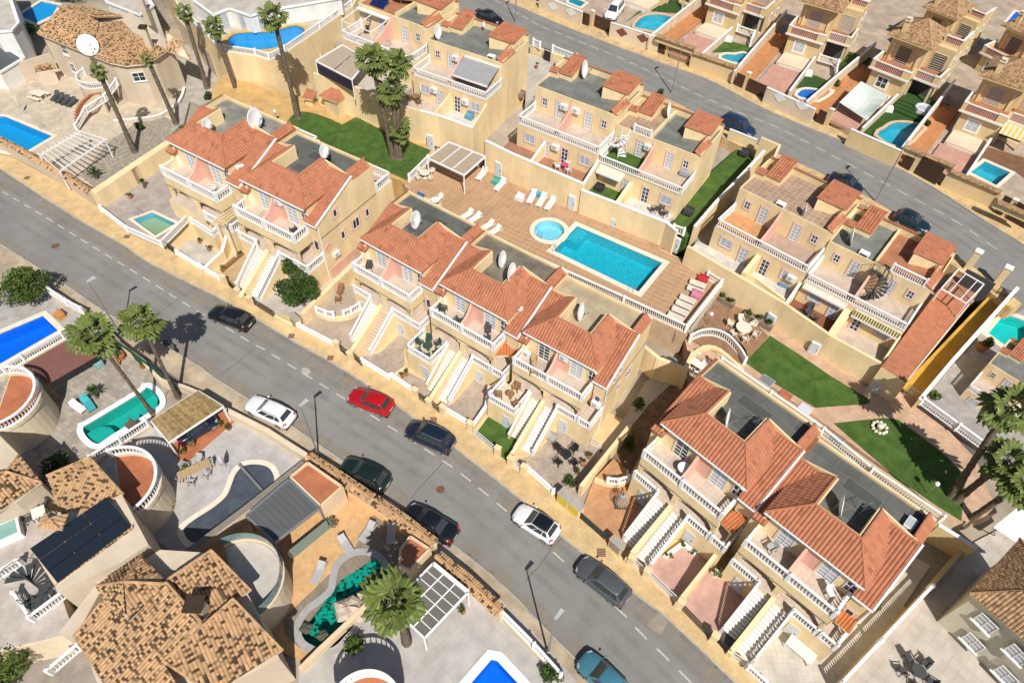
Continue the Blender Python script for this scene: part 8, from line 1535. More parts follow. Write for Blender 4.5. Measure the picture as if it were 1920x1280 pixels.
for lab, a, b, z in (('white balustrade below the dark spiral stair by the solar panels', (66, 1163), (134, 1112), 3.25), ('white balustrade left of the dark spiral stair by the solar panels', (36, 1118), (66, 1163), 3.25), ('white balustrade at the left edge below the pale tub', (-20, 1096), (44, 1058), 3.25), ('white balustrade beside the lower tiled roof at the bottom left', (100, 1262), (156, 1214), 3.25)): balustrade(lab, [W(*a, z), W(*b, z)], 0.9)
t = thing('hot_tub', 'pale rectangular tub at the left edge of the roof terrace', 'hot tub', W(0, 1010, 3.2), 0.6); MB().box(-2, 1.6, -0.8, 0.8, 0, 0.7).build('shell', WHITE, t); MB().box(-1.9, 1.4, -0.6, 0.6, 0.7, 0.72).build('water', glossy('tub_green', (0.22, 0.40, 0.36), 0.08), t)
S2 = villa_s('large villa with several flamed tile roofs at the bottom left', [(150, 1190), (250, 1062), (300, 1030), (395, 1036), (462, 1108), (525, 1235), (330, 1330), (200, 1330)], 5.0)
MB(S2).prism(WS([(110, 1186), (252, 1000), (280, 1026), (262, 1045), (190, 1105), (140, 1195)], 4.6), 0.1, 4.6).build('flat_roof', CREAM2, S2)
r1 = RP((138, 1193), (200, 1282), 5.0, 17, [(138, 1193), (190, 1130), (313, 1092), (378, 1166), (306, 1240), (350, 1310), (215, 1310)], 1)
r3 = RP((373, 1172), (470, 1106), 5.6, 14, [(316, 1085), (396, 1031), (470, 1106), (373, 1172)], 1); r2 = RP((400, 1296), (530, 1218), 5.2, 17, [(306, 1238), (437, 1122), (530, 1218), (400, 1300)], 1)
r4 = [[W(181, 1098, 6.2), W(232, 1090, 7.4), W(236, 1160, 6.6), W(200, 1130, 6.2)], [W(232, 1090, 7.4), W(313, 1094, 6.8), W(240, 1166, 6.6)], [W(181, 1098, 6.2), W(265, 1040, 6.2), W(232, 1090, 7.4)], [W(265, 1040, 6.2), W(313, 1094, 6.4), W(232, 1090, 7.4)]]
roof(S2, [r2, r3, r1], BROWN, singles=300); k = MB(S2)
for q in r4: tile_plane(k, q, 0.24, 0.34, 0.075, tone=(0.45, 0.85), dark=0.24)
for a, b in ((r4[0][0], r4[0][1]), (r4[0][1], r4[1][1]), (r4[2][1], r4[0][1])): ridge(k, a, b, 0.11)
k.build('hip_tiles', BROWN, S2, kind='stuff'); MB(S2).prism([p for p in (r4[0][0], r4[2][1], r4[1][1], r4[0][2])], 3, 6.15).build('hip_wall', CREAM2, S2)
q_ = W(372, 1142, 6.4); MB(S2).box(q_.x - 0.45, q_.x + 0.45, q_.y - 0.4, q_.y + 0.4, 4, 7.3).build('chimney', CREAM2, S2); MB(S2).box(q_.x - 0.6, q_.x + 0.6, q_.y - 0.55, q_.y + 0.55, 7.3, 7.45).build('chimney_cap', BROWN, S2)
window(S2, W(440, 1262, 3.2) - S2.location, (W(480, 1240, 3.2) - W(440, 1262, 3.2)).normalized(), Vector((0.5, 0.8, 0)).normalized(), 1.4, 1.3, None, WHITE, GLASSL)
# bottom right villa
S3 = villa_s('pale grey villa with brown tiled hip roof at the bottom right corner', [(1745, 1176), (1822, 1112), (1925, 1010), (2000, 1100), (2000, 1300), (1860, 1300)], 0.2)
bpy.data.objects.remove([c for c in S3.children][0]); ev = WS([(1819, 1112), (1912, 1010), (2010, 1090), (2000, 1290), (1925, 1204)], 5.8)
P = offset(ccw(ev), -0.35); MB(S3).prism(P, 0.1, 5.7).build('wall', mat('pale_grey_wall', (0.58, 0.55, 0.43), 0.9, 0.05, 0.8, 0.2, 50, dirt=0.1), S3)
ap = W(1975, 1105, 8.2); roof(S3, [[ev[0], ev[4], ev[3], ap], [ev[1], ev[0], ap], [ev[2], ev[1], ap]], BROWN2, tone=(0.36, 0.9))
i0 = max(range(len(P)), key=lambda i: -P[i].x); A_, B2 = min(P, key=lambda p: p.x), sorted(P, key=lambda p: p.y)[0]; e = Vector((B2.x - A_.x, B2.y - A_.y, 0)).normalized(); N_ = Vector((e.y, -e.x, 0))
for dd, zz in ((1.0, 3.5), (3.4, 3.5), (1.6, 0.9), (4.2, 0.9)): window(S3, Vector((A_.x, A_.y, zz)) + e * dd - S3.location, e, N_, 1.3, 1.3, None, WHITE, GLASSL, 2, 3, sill=True)
SP([(1575, 1290), (1650, 1205), (1742, 1106), (1818, 1020), (1935, 960), (2010, 1000), (1900, 1330), (1600, 1330)], 0.155, tiled('pink_grid_tile', (0.52, 0.47, 0.41), (0.50, 0.40, 0.34), 0.8, 0.8, var=0.05, mort=0.04, ang=-0.75))
t = thing('sun_sail', 'white shade sail at the right edge behind the bottom right villa', 'sun sail', W(1900, 990, 0.1)); MB(t).quad(W(1862, 988, 3), W(1905, 1016, 2.6), W(1945, 1000, 3), W(1915, 945, 3.4)).build('cloth', WSTUC, t); MB(t).tube([W(1862, 988, 3), W(1866, 1004, 0.1)], 0.05, 5).build('post', GREYM, t)
wall('tall wall at the east end of the right pair of houses', [W(1763, 985, 2.6), W(1828, 1025, 2.4)], 0, 0.25, YEL2, WHITE)
# ------------------------------------------------------------------ street lamps, cars
for i, (b, h, z, lab) in enumerate((((229, 631), (151, 506), 0.12, 'by the left palms on the lower road'), ((597, 854), (567, 769), 0.12, 'between the white hatchback and the dark green car'), ((1027, 1224), (1039, 1154), 0.12, 'at the bottom edge near the grey estate car'), ((1258, 180), (1286, 84), 4.8, 'on the upper road above the spiral stair house'), ((1638, 383), (1690, 293), 4.8, 'on the upper road by the brown tiled roof terrace'), ((966, 47), (968, -40), 4.8, 'at the top edge of the upper road'))):
 lamp('grey street lamp ' + lab, b, h, z, 7.6)
PT = lambda n, c, r=0.25: glossy('paint_' + n, c, r, 0.0, 0.6)
BLK, NVY, SILV = PT('black', (0.008, 0.009, 0.011)), PT('navy', (0.010, 0.016, 0.034)), PT('grey', (0.075, 0.082, 0.088), 0.3)
for lab, f, r, z, k, p, kw in (('black hatchback parked left of the street tree garden', (395, 580), (469, 608), 0.006, 'suv', BLK, {}), ('white hatchback on the south side with red tail lights', (465, 751), (547, 789), 0.006, 'hatch', PT('white', (0.78, 0.79, 0.80)), dict(rails=1)), ('bright red hatchback parked on the north side', (656, 736), (734, 766), 0.006, 'hatch', PT('red', (0.40, 0.006, 0.010), 0.18), {}), ('dark blue people carrier with roof rails', (764, 799), (849, 836), 0.006, 'mpv', NVY, dict(rails=1)), ('big dark green off roader on the south side', (641, 868), (727, 908), 0.006, 'suv', PT('green', (0.008, 0.018, 0.014)), dict(wd=1.86)), ('black saloon parked by the double tile wall', (762, 954), (854, 1006), 0.006, 'sedan', BLK, {}), ('white car with black roof panel', (967, 955), (1045, 1005), 0.006, 'hatch', PT('white', (0.78, 0.79, 0.80)), dict(rails=1, roofm=BLK)), ('grey estate car with roof rails', (1086, 1053), (1177, 1124), 0.006, 'wagon', SILV, dict(rails=1)), ('teal blue car cut by the bottom edge', (1090, 1230), (1172, 1306), 0.006, 'hatch', PT('teal', (0.055, 0.18, 0.24)), {}), ('white car standing in a villa driveway', (1142, 33), (1163, 6), 5.9, 'mpv', PT('white', (0.78, 0.79, 0.80)), dict(rails=2)), ('dark blue car on the upper road above the turf strip', (1415, 251), (1350, 222), 5.2, 'mpv', PT('blue', (0.012, 0.032, 0.075)), {}), ('dark navy car on the upper road behind the brown roof terrace', (1617, 357), (1555, 329), 5.2, 'sedan', NVY, {}), ('dark green blue car on the upper road behind the terracotta roof terrace', (1744, 430), (1678, 400), 5.2, 'hatch', PT('petrol', (0.008, 0.025, 0.035)), {}), ('dark car half hidden by the parapet at the top edge', (940, 41), (890, 22), 5.2, 'sedan', BLK, {}), ('dark blue car in the shade of the bamboo canopy', (404, 778), (330, 822), 0.18, 'sedan', NVY, {})):
 car(lab, f, r, z, k, p, **kw)
t = thing('motorbike', 'dark motorbike in the palm shade at the south kerb', 'motorbike', W(322, 654, 0.006), -0.55); me = MB().lathe((0, 0, -0.06), [(0.2, 0), (0.3, 0.03), (0.3, 0.09), (0.2, 0.12)], 14).xf(Matrix.Rotation(math.pi / 2, 4, 'X')).mesh('wheel', BLACKP)
for x in (-0.7, 0.7): inst('wheel', me, t, (x, 0, 0.3))
MB().ell((0.1, 0, 0.72), 0.45, 0.17, 0.22, 8, 5).build('tank', BLK, t, True); MB().box(-0.75, -0.1, -0.13, 0.13, 0.68, 0.8).build('seat', DARK, t); MB().tube([(0.45, -0.35, 1.0), (0.5, 0, 0.95), (0.45, 0.35, 1.0)], 0.025, 5).tube([(0.5, 0, 0.95), (0.7, 0, 0.3)], 0.04, 5).build('handlebar', GREYM, t); MB().box(-0.3, 0.35, -0.14, 0.14, 0.25, 0.6).build('engine', GREYM, t)
# ------------------------------------------------------------------ palms, trees, shrubs
def vpalm(lab, b, c, zb, rf=1.0, nf=20, tr=0.29, grp='tall fan palms', low=-62):
 B = W(*b, zb); h = min((x * 0.1 for x in range(5, 180)), key=lambda h: (W(*c, zb + h).xy - B.xy).length); q = W(*c, zb + h)
 return palm('palm ' + lab, B, c, zb, h, rf * 0.88, int(nf * 0.8), tr, grp, low)
for a in (('in the gravel bed before the tower', (253, 286), (186, 136), 0.45, 0.75, 22), ('with bare trunk in front of the round tower', (331, 233), (276, 110), 0.5, 0.6, 16), ('behind the tower villa, left of two at the peanut pool', (389, 166), (346, 26), 0.5, 0.85, 22), ('right of two at the peanut pool', (452, 196), (401, 52), 0.5, 0.95, 24), ('standing alone at the left end of the lawn', (559, 222), (513, 32), 3, 1.15, 28), ('tallest of the clump on the left lawn', (737, 296), (697, 112), 3, 1.2, 30), ('second tall one of the clump on the left lawn', (747, 295), (745, 118), 3, 1.15, 30), ('middle one of the clump on the left lawn', (745, 298), (736, 172), 3, 1.15, 30), ('lowest one of the clump on the left lawn', (750, 299), (749, 246), 3, 1.05, 26), ('with a slim trunk over the green pool', (287, 776), (176, 630), 0.14, 1.25, 30, 0.17), ('with a slim trunk at the south kerb', (334, 747), (264, 604), 0.14, 1.2, 30, 0.17), ('large and low, beside the white gridded roof', (763, 1204), (741, 1128), 0.14, 1.45, 34, 0.3), ('upper one at the right edge by the second lawn', (1783, 930), (1892, 765), 2, 1.35, 26, 0.3), ('middle one at the right edge by the second lawn', (1792, 938), (1884, 866), 2, 1.3, 24, 0.3), ('lower one at the right edge by the second lawn', (1802, 985), (1918, 905), 0.5, 1.35, 26, 0.3)): vpalm(*a)
for lab, px, z, r, h, n, m_, tr, s in (('bushy round tree at the left edge above the deep blue pool', (62, 566), 0.15, 2.8, 3.6, 3400, LEAF, 0.7, 0.17), ('big round street tree in the pale concrete yard', (571, 574), 0.15, 2.45, 3.2, 3400, LEAFD, 0.8, 0.16), ('smaller tree beside the white stairs above the street tree', (546, 512), 0.15, 1.5, 2.2, 1400, LEAFD, 2.0, 0.14), ('shrub below the round tower', (265, 244), 0.5, 0.75, 1.3, 500, LEAFD, 0, 0.14), ('shrub at the foot of the peanut pool palms', (392, 186), 0.5, 0.7, 1.1, 420, LEAFD, 0, 0.14), ('low shrub at the path below the palms', (427, 178), 0.5, 0.45, 0.5, 160, LEAF, 0, 0.12), ('small orange tree in the bare side garden', (1193, 770), 0.2, 0.75, 1.3, 520, LEAF, 0.7, 0.12), ('dense tree in the bottom left corner', (28, 1275), 0.15, 2.1, 3.0, 2200, LEAF, 0.8, 0.16), ('feathery shrub left of the large palm', (662, 1212), 0.15, 0.85, 1.7, 600, LEAF, 0, 0.16), ('dark shrub in the shade of the tiled villa', (118, 880), 0.15, 1.7, 1.8, 900, LEAFD, 0, 0.16), ('bush at the lamp on the bottom edge', (1036, 1268), 0.15, 0.9, 1.4, 700, LEAFD, 0, 0.15), ('yellow green creeper bush in the shaded side garden', (1180, 835), 0.2, 0.8, 0.8, 420, LEAF, 0, 0.12), ('low hedge above the yellow meter doors', (1068, 905), 0.15, 0.75, 0.7, 420, LEAFD, 0, 0.1), ('flowering shrubs at the round balcony wall', (318, 952), 0.15, 0.6, 1.1, 380, LEAF, 0, 0.12), ('green shrub at the tall yellow street wall by the upper lamp', (1235, 182), 5.2, 0.7, 1.2, 260, LEAFD, 0, 0.14), ('dry bush on the three cornered terrace', (400, 425), 2.2, 0.7, 0.9, 300, mat('dry_leaf', (0.20, 0.19, 0.13), 0.8, 0.2), 0, 0.12), ('hedge strip below the first red roof house', (345, 248), 0.6, 1.0, 0.9, 420, LEAF, 0, 0.12), ('brown dried shrub by the peach wall', (625, 985), 0.2, 0.5, 1.1, 240, mat('dry_leaf', (0.20, 0.19, 0.13), 0.8, 0.2), 0, 0.12), ('low shrub under the large palm clump wall', (350, 880), 0.3, 0.5, 0.7, 260, LEAF, 0, 0.1)): bush(lab, px, z, r, h, n, m_, tr, 'tree' if tr else 'bush', 'tree' if tr else 'bush', None, s, loc=Vector((*W(545, 496, 3.6).xy, 0.15)) if 'white stairs' in lab else None)
for lab, px, z, r, tk in (('yucca in the gravel garden by the white pergola', (182, 335), 0.5, 1.25, 0.7), ('spiky sago palm in a white ring by the green pool', (183, 745), 0.15, 0.95, 0.9), ('agave in a pot on the street court', (1060, 127), 5.7, 0.55, 0.3), ('young yucca in the small corner pool yard', (272, 352), 0.9, 0.5, 0.9), ('second yucca at the small corner pool', (345, 400), 0.9, 0.6, 0.5)): spiky(lab, px, z, r, 0.8, 44, LEAFD, tk)
for i, (px, z, lab) in enumerate((((762, 703), 0.2, 'before the pale cellar door'), ((755, 706), 0.2, 'at the yard divider behind the red car'), ((1082, 887), 0.2, 'first along the yellow wall of the black table yard'), ((1093, 872), 0.2, 'second along the yellow wall of the black table yard'), ((1104, 858), 0.2, 'third along the yellow wall of the black table yard'), ((453, 470), 0.2, 'at the back of the tan patio'), ((375, 455), 0.2, 'on the pale triangle yard'), ((393, 470), 0.2, 'by the pale cellar door of the triangle yard'), ((245, 372), 0.9, 'at the corner pool wall'), ((1006, 128), 5.7, 'on the street court by the black gate'), ((1040, 130), 5.7, 'round one on the street court'), ((430, 805), 0.2, 'white bowl at the terracotta strip'), ((345, 850), 0.2, 'first at the bamboo canopy corner'), ((362, 836), 0.2, 'second at the bamboo canopy corner'), ((412, 800), 0.2, 'third at the bamboo canopy corner'), ((229, 672), 0.2, 'large one beside the green mesh'), ((268, 690), 0.2, 'small one beside the palm trunk'), ((868, 1148), 0.2, 'white planter by the gridded roof'), ((1640, 1140), 0.2, 'at the balustrade of the pale tiled yard'), ((1150, 845), 0.2, 'at the white side gate'), ((775, 633), 0.2, 'below the pink stairs'), ((319, 1245), 5.0, 'on the bottom roof edge'))[:21]): pot_plant('potted plant ' + lab, px, z, 0.28 if i != 15 else 0.5, 0.5)
# ------------------------------------------------------------------ communal deck and gardens
t = thing('pool_pergola', 'white metal pergola with beige slats on the pool deck', 'pergola', W(850, 330, ZD)); P = WS([(802, 297), (842, 267), (910, 294), (870, 329)], ZD + 2.5); sl_ = mat('beige_slat', (0.42, 0.33, 0.245), 0.7, 0.08, 3)
for j in range(3):
 for i in range(9): u0, u1 = (i + 0.05) / 9, (i + 0.95) / 9; f_ = lambda u, v: P[0].lerp(P[1], u).lerp(P[3].lerp(P[2], u), v); q = ccw([f_(u0, (j + 0.03) / 3), f_(u1, (j + 0.03) / 3), f_(u1, (j + 0.97) / 3), f_(u0, (j + 0.97) / 3)]); MB(t).hexa([p - Vector((0, 0, 0.05)) for p in q], q).build('slat', sl_, t)
for i in range(4): MB(t).bar(P[i], P[(i + 1) % 4], 0.14, 0.16).build('beam', WHITE, t); MB(t).bar(P[i], Vector((P[i].x, P[i].y, ZD)), 0.12, 0.12).build('post', WHITE, t)
for k in (1, 2): MB(t).bar(P[0].lerp(P[3], k / 3), P[1].lerp(P[2], k / 3), 0.1, 0.12).build('beam', WHITE, t)
GL = 'white sun loungers on the pool deck'
for i, (a, b) in enumerate((((896, 341), (911, 321)), ((929, 361), (946, 342)), ((991, 385), (1003, 362)), ((1008, 391), (1022, 369)), ((1024, 397), (1040, 374)), ((866, 413), (884, 402)), ((881, 419), (899, 408)), ((904, 433), (920, 424)), ((917, 443), (936, 432)))): lounger('white sun lounger ' + ('right of the pool pergola, nearest to it', 'beside the green towel', 'first of three under the small window', 'second of three under the small window', 'third of three under the small window', 'upper left of four along the dark roof', 'second of four along the dark roof', 'third of four along the dark roof', 'nearest the balustrade, last of four')[i], a, b, ZD, PLASTW, PLASTW, GL)
for i, (a, b) in enumerate((((1297, 532), (1322, 541)), ((1292, 543), (1317, 553)), ((1277, 560), (1303, 571)), ((1269, 570), (1296, 582)), ((1261, 581), (1289, 593)), ((1253, 592), (1281, 605)))): lounger('pale lounger at the east deck rail, ' + ('next to the red seat', 'second from the red seat', 'just below the pink towel', 'second below the pink towel', 'third below the pink towel', 'nearest the deck corner')[i], b, a, ZD, FABW, PLASTW, 'loungers at the east deck rail', True)
for lab, px, c, z in (('folded red seat at the end of the lounger row', (1316, 528), (0.45, 0.03, 0.04), ZD), ('pink towel seat between the loungers', (1304, 557), (0.55, 0.22, 0.28), ZD), ('blue float on the deck by the roof edge', (787, 374), (0.06, 0.16, 0.32), ZD), ('white folded cover on the deck', (974, 374), (0.7, 0.7, 0.7), ZD), ('green towel stool on the deck', (931, 344), (0.08, 0.35, 0.28), ZD), ('turquoise towel stool under the small window', (1013, 368), (0.05, 0.32, 0.42), ZD), ('grey covered box by the stairs of the black table yard', (1033, 822), (0.33, 0.33, 0.30), 0.15), ('orange storage bench above the deep blue pool', (113, 594), (0.5, 0.22, 0.07), 0.15), ('black covered barbecue on the turf patio', (1123, 356), (0.03, 0.03, 0.035), 5.25), ('dark storage box on the turf strip', (1290, 400), (0.05, 0.05, 0.055), 5.0), ('blue tub on the cluttered white patio', (880, 222), (0.12, 0.30, 0.42), 6.15), ('pale green cushion seat on the right patio', (1415, 500), (0.25, 0.40, 0.40), 4.75), ('blue seat at the right patio table', (1470, 535), (0.16, 0.26, 0.40), 4.75), ('grey sofa on the balcony beside the turf strip', (1283, 327), (0.30, 0.32, 0.38), 8.1), ('dark kennel box on the turf strip end', (1395, 290), (0.04, 0.045, 0.05), 5.0), ('turquoise sofa under the grey awning', (900, 150), (0.0, 0.22, 0.28), 8.95), ('grey shed with dark lid on the balcony above the palms', (725, 88), (0.42, 0.37, 0.33), 9.5), ('pale seat cushion by the green mesh', (185, 685), (0.22, 0.38, 0.36), 0.2), ('dark timber step beside the green pool', (249, 800), (0.12, 0.09, 0.075), 0.3), ('brown tall planter box beside the corner house', (975, 180), (0.24, 0.18, 0.13), 5.6)):
 t = thing('garden_box', lab, 'seat' if 'seat' in lab or 'sofa' in lab else 'box', W(*px, z), fd.ang); m = mat('c_%.2f_%.2f' % c[:2], c, 0.75, 0.06, 3); MB().hexa([(-0.5, -0.35, 0), (0.5, -0.35, 0), (0.5, 0.35, 0), (-0.5, 0.35, 0)], [(-0.46, -0.32, 0.42), (0.46, -0.32, 0.42), (0.46, 0.32, 0.5), (-0.46, 0.32, 0.5)]).build('body', m, t); MB().box(-0.5, 0.5, 0.27, 0.36, 0.45, 0.72).build('back' if 'seat' in lab or 'sofa' in lab else 'lid', m, t)
def seats(lab, c, z, n, r, mt, tl, tw=0.9, ln=0.9, rot=0.0, rnd_=True, tm=None, grp=None, nm=None, ry=None):
 o = W(*c, z); table(lab, None, z, tw, ln, rot, tm or mt, 0.72, rnd_, None, None, o)
 for i in range(n):
  a = 6.2832 * (i + 0.5) / n; v = Vector((r * math.cos(a), (ry or r) * math.sin(a), 0)); v.rotate(Matrix.Rotation(rot, 3, 'Z')); chair((nm or 'chair at the ' + tl) + ', ' + ('right', 'upper right', 'upper', 'upper left', 'left', 'lower left', 'lower', 'lower right')[round(math.atan2(v.y, v.x) / 0.7854) % 8] + ' side', None, z, math.atan2(v.y, v.x) - math.pi / 2, mt, grp or 'chairs at the ' + tl, 1.0, loc=o + v)
DGR = mat('dark_green_plastic', (0.045, 0.075, 0.06), 0.5, 0.08, 3); RAT = mat('rattan', (0.30, 0.15, 0.07), 0.8, 0.15, 6)
seats('dark green garden table on the raised terrace', (803, 656), 2.72, 6, 0.95, DGR, 'dark green garden table'); seats('black round table in the stone yard', (1061, 858), 0.16, 4, 0.95, BLACKP, 'black round table in the stone yard'); seats('wooden coffee table on the raised terrace', (957, 746), 2.75, 3, 1.0, RAT, 'wooden coffee table', 0.7, 0.7); seats('white garden table behind the curved yellow wall', (1305, 690), 1.3, 6, 0.9, PLASTW, 'white garden table behind the curved wall', 0.8, 1.4, 0.9, False); seats('long wooden dining table by the covered pool', (369, 886), 0.15, 6, 1.0, GREYP, 'long wooden dining table', 0.8, 2.6, -0.95, False, WOODL, ry=1.2); seats('round stone table in the brown patio', (1391, 622), ZG + 0.03, 6, 1.25, COPE, 'round stone table', 1.5); seats('stone picnic table by the pool pergola', (797, 333), ZD, 4, 1.0, COPE, 'stone picnic table by the pergola', 1.1)
seats('white oval table at the deck edge behind the dark roof', (817, 384), ZD, 3, 0.85, PLASTW, 'white oval deck table', 1.0); seats('white table on the artificial turf balcony', (1001, 690), 5.2, 2, 0.65, WOODL, 'table on the turf balcony', 0.5); seats('black dining table on the red brown patio', (1512, 592), 4.15, 3, 0.8, DARK, 'black dining table', 0.8); seats('pink covered table on the upper patio', (1058, 318), 6.1, 3, 0.75, PLASTW, 'pink covered table', 0.8, tm=mat('pink_cloth', (0.60, 0.06, 0.20), 0.8)); seats('rattan table on the curved terrace', (638, 556), 1.05, 2, 0.75, RAT, 'rattan table on the curved terrace', 0.6); seats('dark table on the balcony of the two dish house', (915, 630), 5.2, 2, 0.6, DARK, 'dark balcony table', 0.5); seats('brown wooden table on the patio behind the palms', (780, 190), 6.15, 3, 0.8, WOOD, 'brown wooden patio table', 1.0); seats('black table on the white patio beside the turf strip', (1237, 398), 5.3, 3, 0.7, DARK, 'black table on the white patio', 0.7); seats('white table on the roof terrace by the solar panels', (80, 967), 3.25, 3, 0.8, DARK, 'white roof terrace table', 0.9, 0.9, 0.6, False, PLASTW); seats('dark table on the tiled patio at the bottom right', (1715, 1262), 0.16, 5, 1.0, DARK, 'dark bottom right table', 1.0); seats('dark chairs table on the pergola balcony', (690, 60), 9.6, 2, 0.7, DARK, 'pergola balcony table', 0.6)
table('long white dining table in the pale tiled yard', (1496, 1222), 0.16, 0.95, 2.1, HS['G'][1].ang + 1.57, PLASTW); table('round white table on the balcony above the orange patio', (1279, 885), 5.5, 1.0, 1.0, 0, WHITE, rnd_=True)
t = thing('hanging_chair', 'round rattan hanging egg chair in the orange patio', 'chair', W(1163, 948, 0.16)); m = MB()
for i in range(9): a = 3.1416 * i / 9; m.tube([(0.6 * math.cos(a) * math.sin(b), 0.6 * math.sin(a) * math.sin(b), 1.0 + 0.75 * math.cos(b)) for b in [k * 6.2832 / 14 for k in range(15)]], 0.02, 4, cap=False)
m.build('basket', GREYP, t); MB().ell((0, 0, 0.6), 0.5, 0.5, 0.25, 10, 5).build('cushion', mat('tan_cushion', (0.36, 0.25, 0.15), 0.9), t, True); MB().tube([(0, 0.7, 0), (0, 0.8, 1.6), (0, 0.2, 2.1), (0, 0, 1.8)], 0.04, 6).box(-0.5, 0.5, -0.3, 0.8, 0, 0.05).build('stand', DARK, t)
t = thing('dog_house', 'grey octagonal dog house in the back yard', 'dog house', W(1252, 692, 0.2)); MB().lathe((0, 0, 0), [(0.75, 0), (0.8, 0.9)], 8).build('wall', GREYP, t); MB().lathe((0, 0, 0.9), [(0.95, 0), (0.1, 0.45)], 8).build('roof', GREYP, t); MB().box(-0.25, 0.2, -0.83, -0.6, 0.05, 0.65).build('doorway', BLACKP, t)
for lab, px, z in (('round stone planter ring on the second lawn', (1648, 803), ZG + 0.02),):
 t = thing('planter_ring', lab, 'planter', W(*px, z)); m = MB()
 for i in range(11): a = i * 0.55; m.ell((0.6 * math.cos(a), 0.6 * math.sin(a), 0.15), 0.17, 0.16, 0.16, 7, 4)
 m.build('stones', COPE, t, kind='stuff'); MB().lathe((0, 0, 0), [(0.2, 0), (0.3, 0.45), (0.1, 0.6)], 9).build('centre_stone', COPE, t)
for i, (px, z) in enumerate((((521, 232), ZL), ((1326, 610), ZG), ((1738, 925), ZG))): t = thing('garden_lamp', 'white globe lamp ' + ('at the left end of the first lawn', 'in the brown patio by the deck wall', 'on the second lawn')[i], 'garden lamp', W(*px, z), 0, 'white globe garden lamps'); MB().tube([(0, 0, 0), (0, 0, 1.5)], 0.04, 6).build('pole', GREYM, t); MB().ell((0, 0, 1.68), 0.22, 0.22, 0.22, 10, 6).build('globe', PLASTW, t, True)
for i, (px, nx) in enumerate((((1350, 562), 0), ((1420, 604), 1))):
 t = thing('stone_planter', ('left stone planter with shrubs below the tan wall', 'right stone planter with shrubs below the tan wall')[i], 'planter', W(*px, ZG), HU['R1'][1].ang, 'stone planters'); MB().box(-1.5, 1.5, -0.35, 0.35, 0, 0.5).build('trough', STONE, t); m = MB()
 for k in range(3): leaves(m, (-1 + k, 0, 0.75), 0.45, 0.4, 0.35, 110, 0.12, clumps=4)
 m.build('foliage', LEAFD, t)
TEAL = mat('teal_fabric', (0.05, 0.36, 0.42), 0.8)
for lab, a, b, m_ in (('teal lounger beside the green pool', (176, 772), (160, 748), TEAL), ('white lounger beside the teal one', (160, 774), (146, 764), PLASTW), ('grey lounger on the sand by the kidney pool', (590, 1096), (608, 1056), GREYP), ('grey lounger on the wood deck behind the kidney pool', (678, 1018), (702, 982), GREYP), ('grey double lounger at the top of the kidney pool', (658, 1038), (642, 1012), GREYP), ('grey round lounger by the street wall', (733, 1022), (735, 998), GREYP)): lounger(lab, a, b, 0.16, m_, m_)
for i, (px, r) in enumerate((((655, 1145), 1.15), ((681, 1118), 0.5), ((672, 1155), 0.6), ((575, 1178), 0.5), ((606, 1192), 0.5))):
 t = W(*px, 0.15); m = MB(); m.ell((0, 0, r * 0.3), r, r * 0.85, r * 0.55, 9, 6)
 for j, p in enumerate(m.v): p *= 1 + 0.14 * math.sin(j * 2.7 + i)
 m.v = [p + t for p in m.v]; single('boulder', ('largest pale boulder at the kidney pool', 'small pale boulder above the largest one', 'pale boulder right of the largest one', 'dark mossy boulder at the left end of the kidney pool', 'dark mossy boulder at the bottom of the kidney pool')[i], 'boulder', m, mat('pale_rock', (0.55, 0.45, 0.36), 0.9, 0.15, 1.5, 0.6, 8) if i < 3 else mat('mossy_rock', (0.10, 0.105, 0.075), 0.9, 0.2, 2, 0.6, 8), 'boulders round the kidney pool')
parasol('closed lilac parasol by the long wooden table', (424, 880), 0.15, 2.4, 0.2, mat('lilac', (0.55, 0.50, 0.58), 0.8)); parasol('closed white parasol on the patio behind the palms', (790, 186), 6.2, 2.2); parasol('closed white parasol above the left lawn wall', (606, 132), 6.7, 2.3)
dish('large white dish on the terracotta roof plate of the tower villa', (168, 97), 6.6, 1.25, 0.9, 0.9, tilt=25)
dish('round white dish beside the solar villa tub', (1300, 1010), 9.0, 0.3, 1.2, 0.5) if 0 else None
wall('rough low wall along the kidney pool and the ochre strip', [W(690, 1130, 0.9), W(600, 1215, 0.9), W(565, 1250, 0.9)], 0.1, 0.35, PEACH)
m = MB()   # weeds and grit along the gutters: nobody could count them
for c in (s_c, n_c):
 for a, b in zip(c, c[1:]):
  for i in range(2):
   if R.random() < 0.5: q = a.lerp(b, R.random()) + Vector((R.uniform(-0.15, 0.15), R.uniform(-0.15, 0.15), 0.03)); leaves(m, q, 0.3, 0.2, 0.06, 10, 0.06, clumps=2)
single('weeds', 'dry weeds and grit along the street gutters', 'weeds', m, MATS['dry_leaf'], None, False, 'stuff')
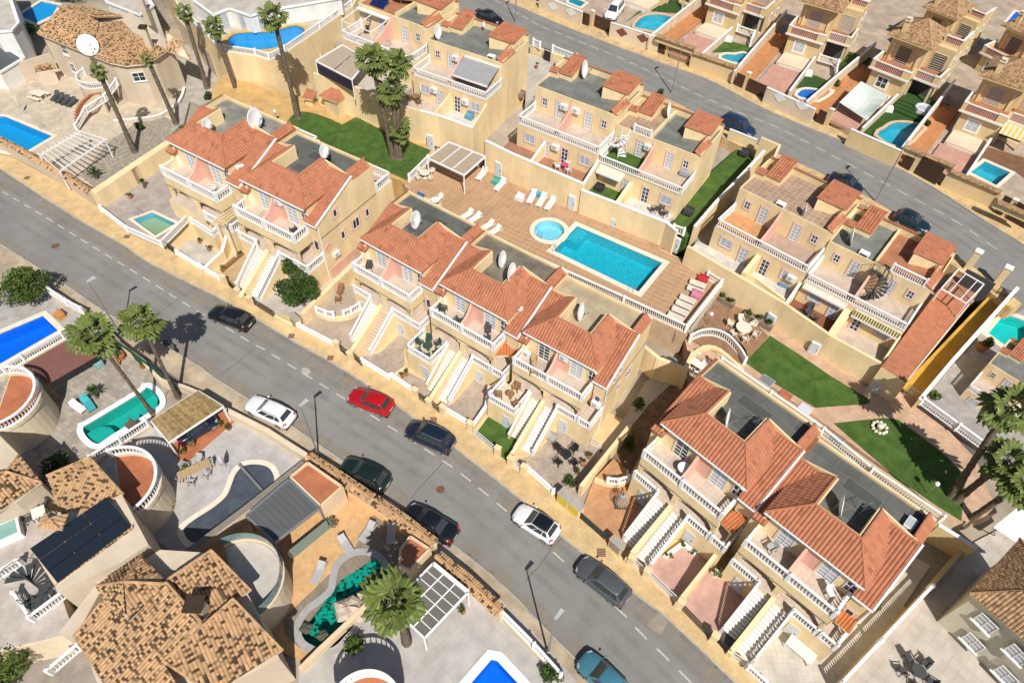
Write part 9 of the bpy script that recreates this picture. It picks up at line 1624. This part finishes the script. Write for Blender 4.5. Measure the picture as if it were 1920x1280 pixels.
for lab, pts, z, sl_ in (('small orange tiled canopy between the two dish house and the turf balcony house', [(929, 667), (966, 666), (981, 646), (947, 636)], 4.4, 22), ('small orange tiled canopy between the right pair of lower houses', [(1353, 980), (1372, 1001), (1403, 965), (1374, 958)], 4.6, 20), ('small red tiled porch roof at the front corner of the dining table house', [(1565, 1164), (1590, 1186), (1616, 1146), (1593, 1128)], 3.9, 16)):
 t = thing('porch_canopy', lab, 'canopy', W(*pts[0], 2.6)); roof(t, [RP(pts[0], pts[1], z, sl_, pts)], mat('orange_roof_tile', (0.47, 0.165, 0.06), 0.75, 0.1, 1.6, 0.15, 25, tone=TONER), YEL, dark=0.02, tone=(0.5, 0.8))
 for p in (pts[0], pts[1]): q = W(*p, z) - t.location; MB().box(q.x - 0.06, q.x + 0.06, q.y + 0.1, q.y + 0.22, -2.4, q.z - 0.1).build('post', YEL, t)
for lab, px, mt_ in (('white angled flower trough in the first pink yard', [(1243, 1040), (1281, 1013), (1308, 1033), (1302, 1040), (1281, 1022), (1252, 1045)], WSTUC), ('half round pale flower bed in the second pink yard', [(1333, 1071), (1345, 1062), (1362, 1066), (1363, 1074), (1352, 1080), (1338, 1078)], COPE), ('long brown flower trough at the foot of the tan patio wall', [(412, 503), (452, 470), (455, 474), (416, 507)], WOOD)):
 P = ccw(WS(px, 0.5)); t = thing('flower_trough', lab, 'planter', P[0].xyz); t.location.z = 0.14; MB(t).prism(P, 0.14, 0.5).build('trough', mt_, t); m = MB(); c = sum(P, Vector()) / len(P) - t.location
 for p in P: leaves(m, (p - t.location).lerp(c, 0.2) + Vector((0, 0, 0.12)), 0.3, 0.25, 0.2, 34, 0.1, clumps=3)
 m.build('flowers', LEAF, t)
for i, (k, u, v, z, c) in enumerate((('C', 1.2, 1.0, 5.08, DARK), ('D', 0.7, 1.0, 5.08, DGR), ('D', 2.6, 0.7, 5.08, DGR), ('B', 6.0, 1.0, 5.08, DARK), ('G', 1.6, 1.1, 5.08, GREYP), ('G', 6.0, 1.2, 5.08, PLASTW), ('A', 5.6, 0.9, 5.08, PLASTW))): chair(('grey folded chair on the balcony above the curved terrace', 'tall dark green chair at the left end of the two dish balcony', 'dark green chair by the pink partition of the two dish balcony', 'dark chair on the balcony above the street tree', 'grey chair in the shade on the dining table house balcony', 'white chair by the corner window of the dining table house', 'white chair on the balcony over the corner pool')[i], None, 0, i * 1.3, c, None, 1.1, loc=hp(k, u, v, z))
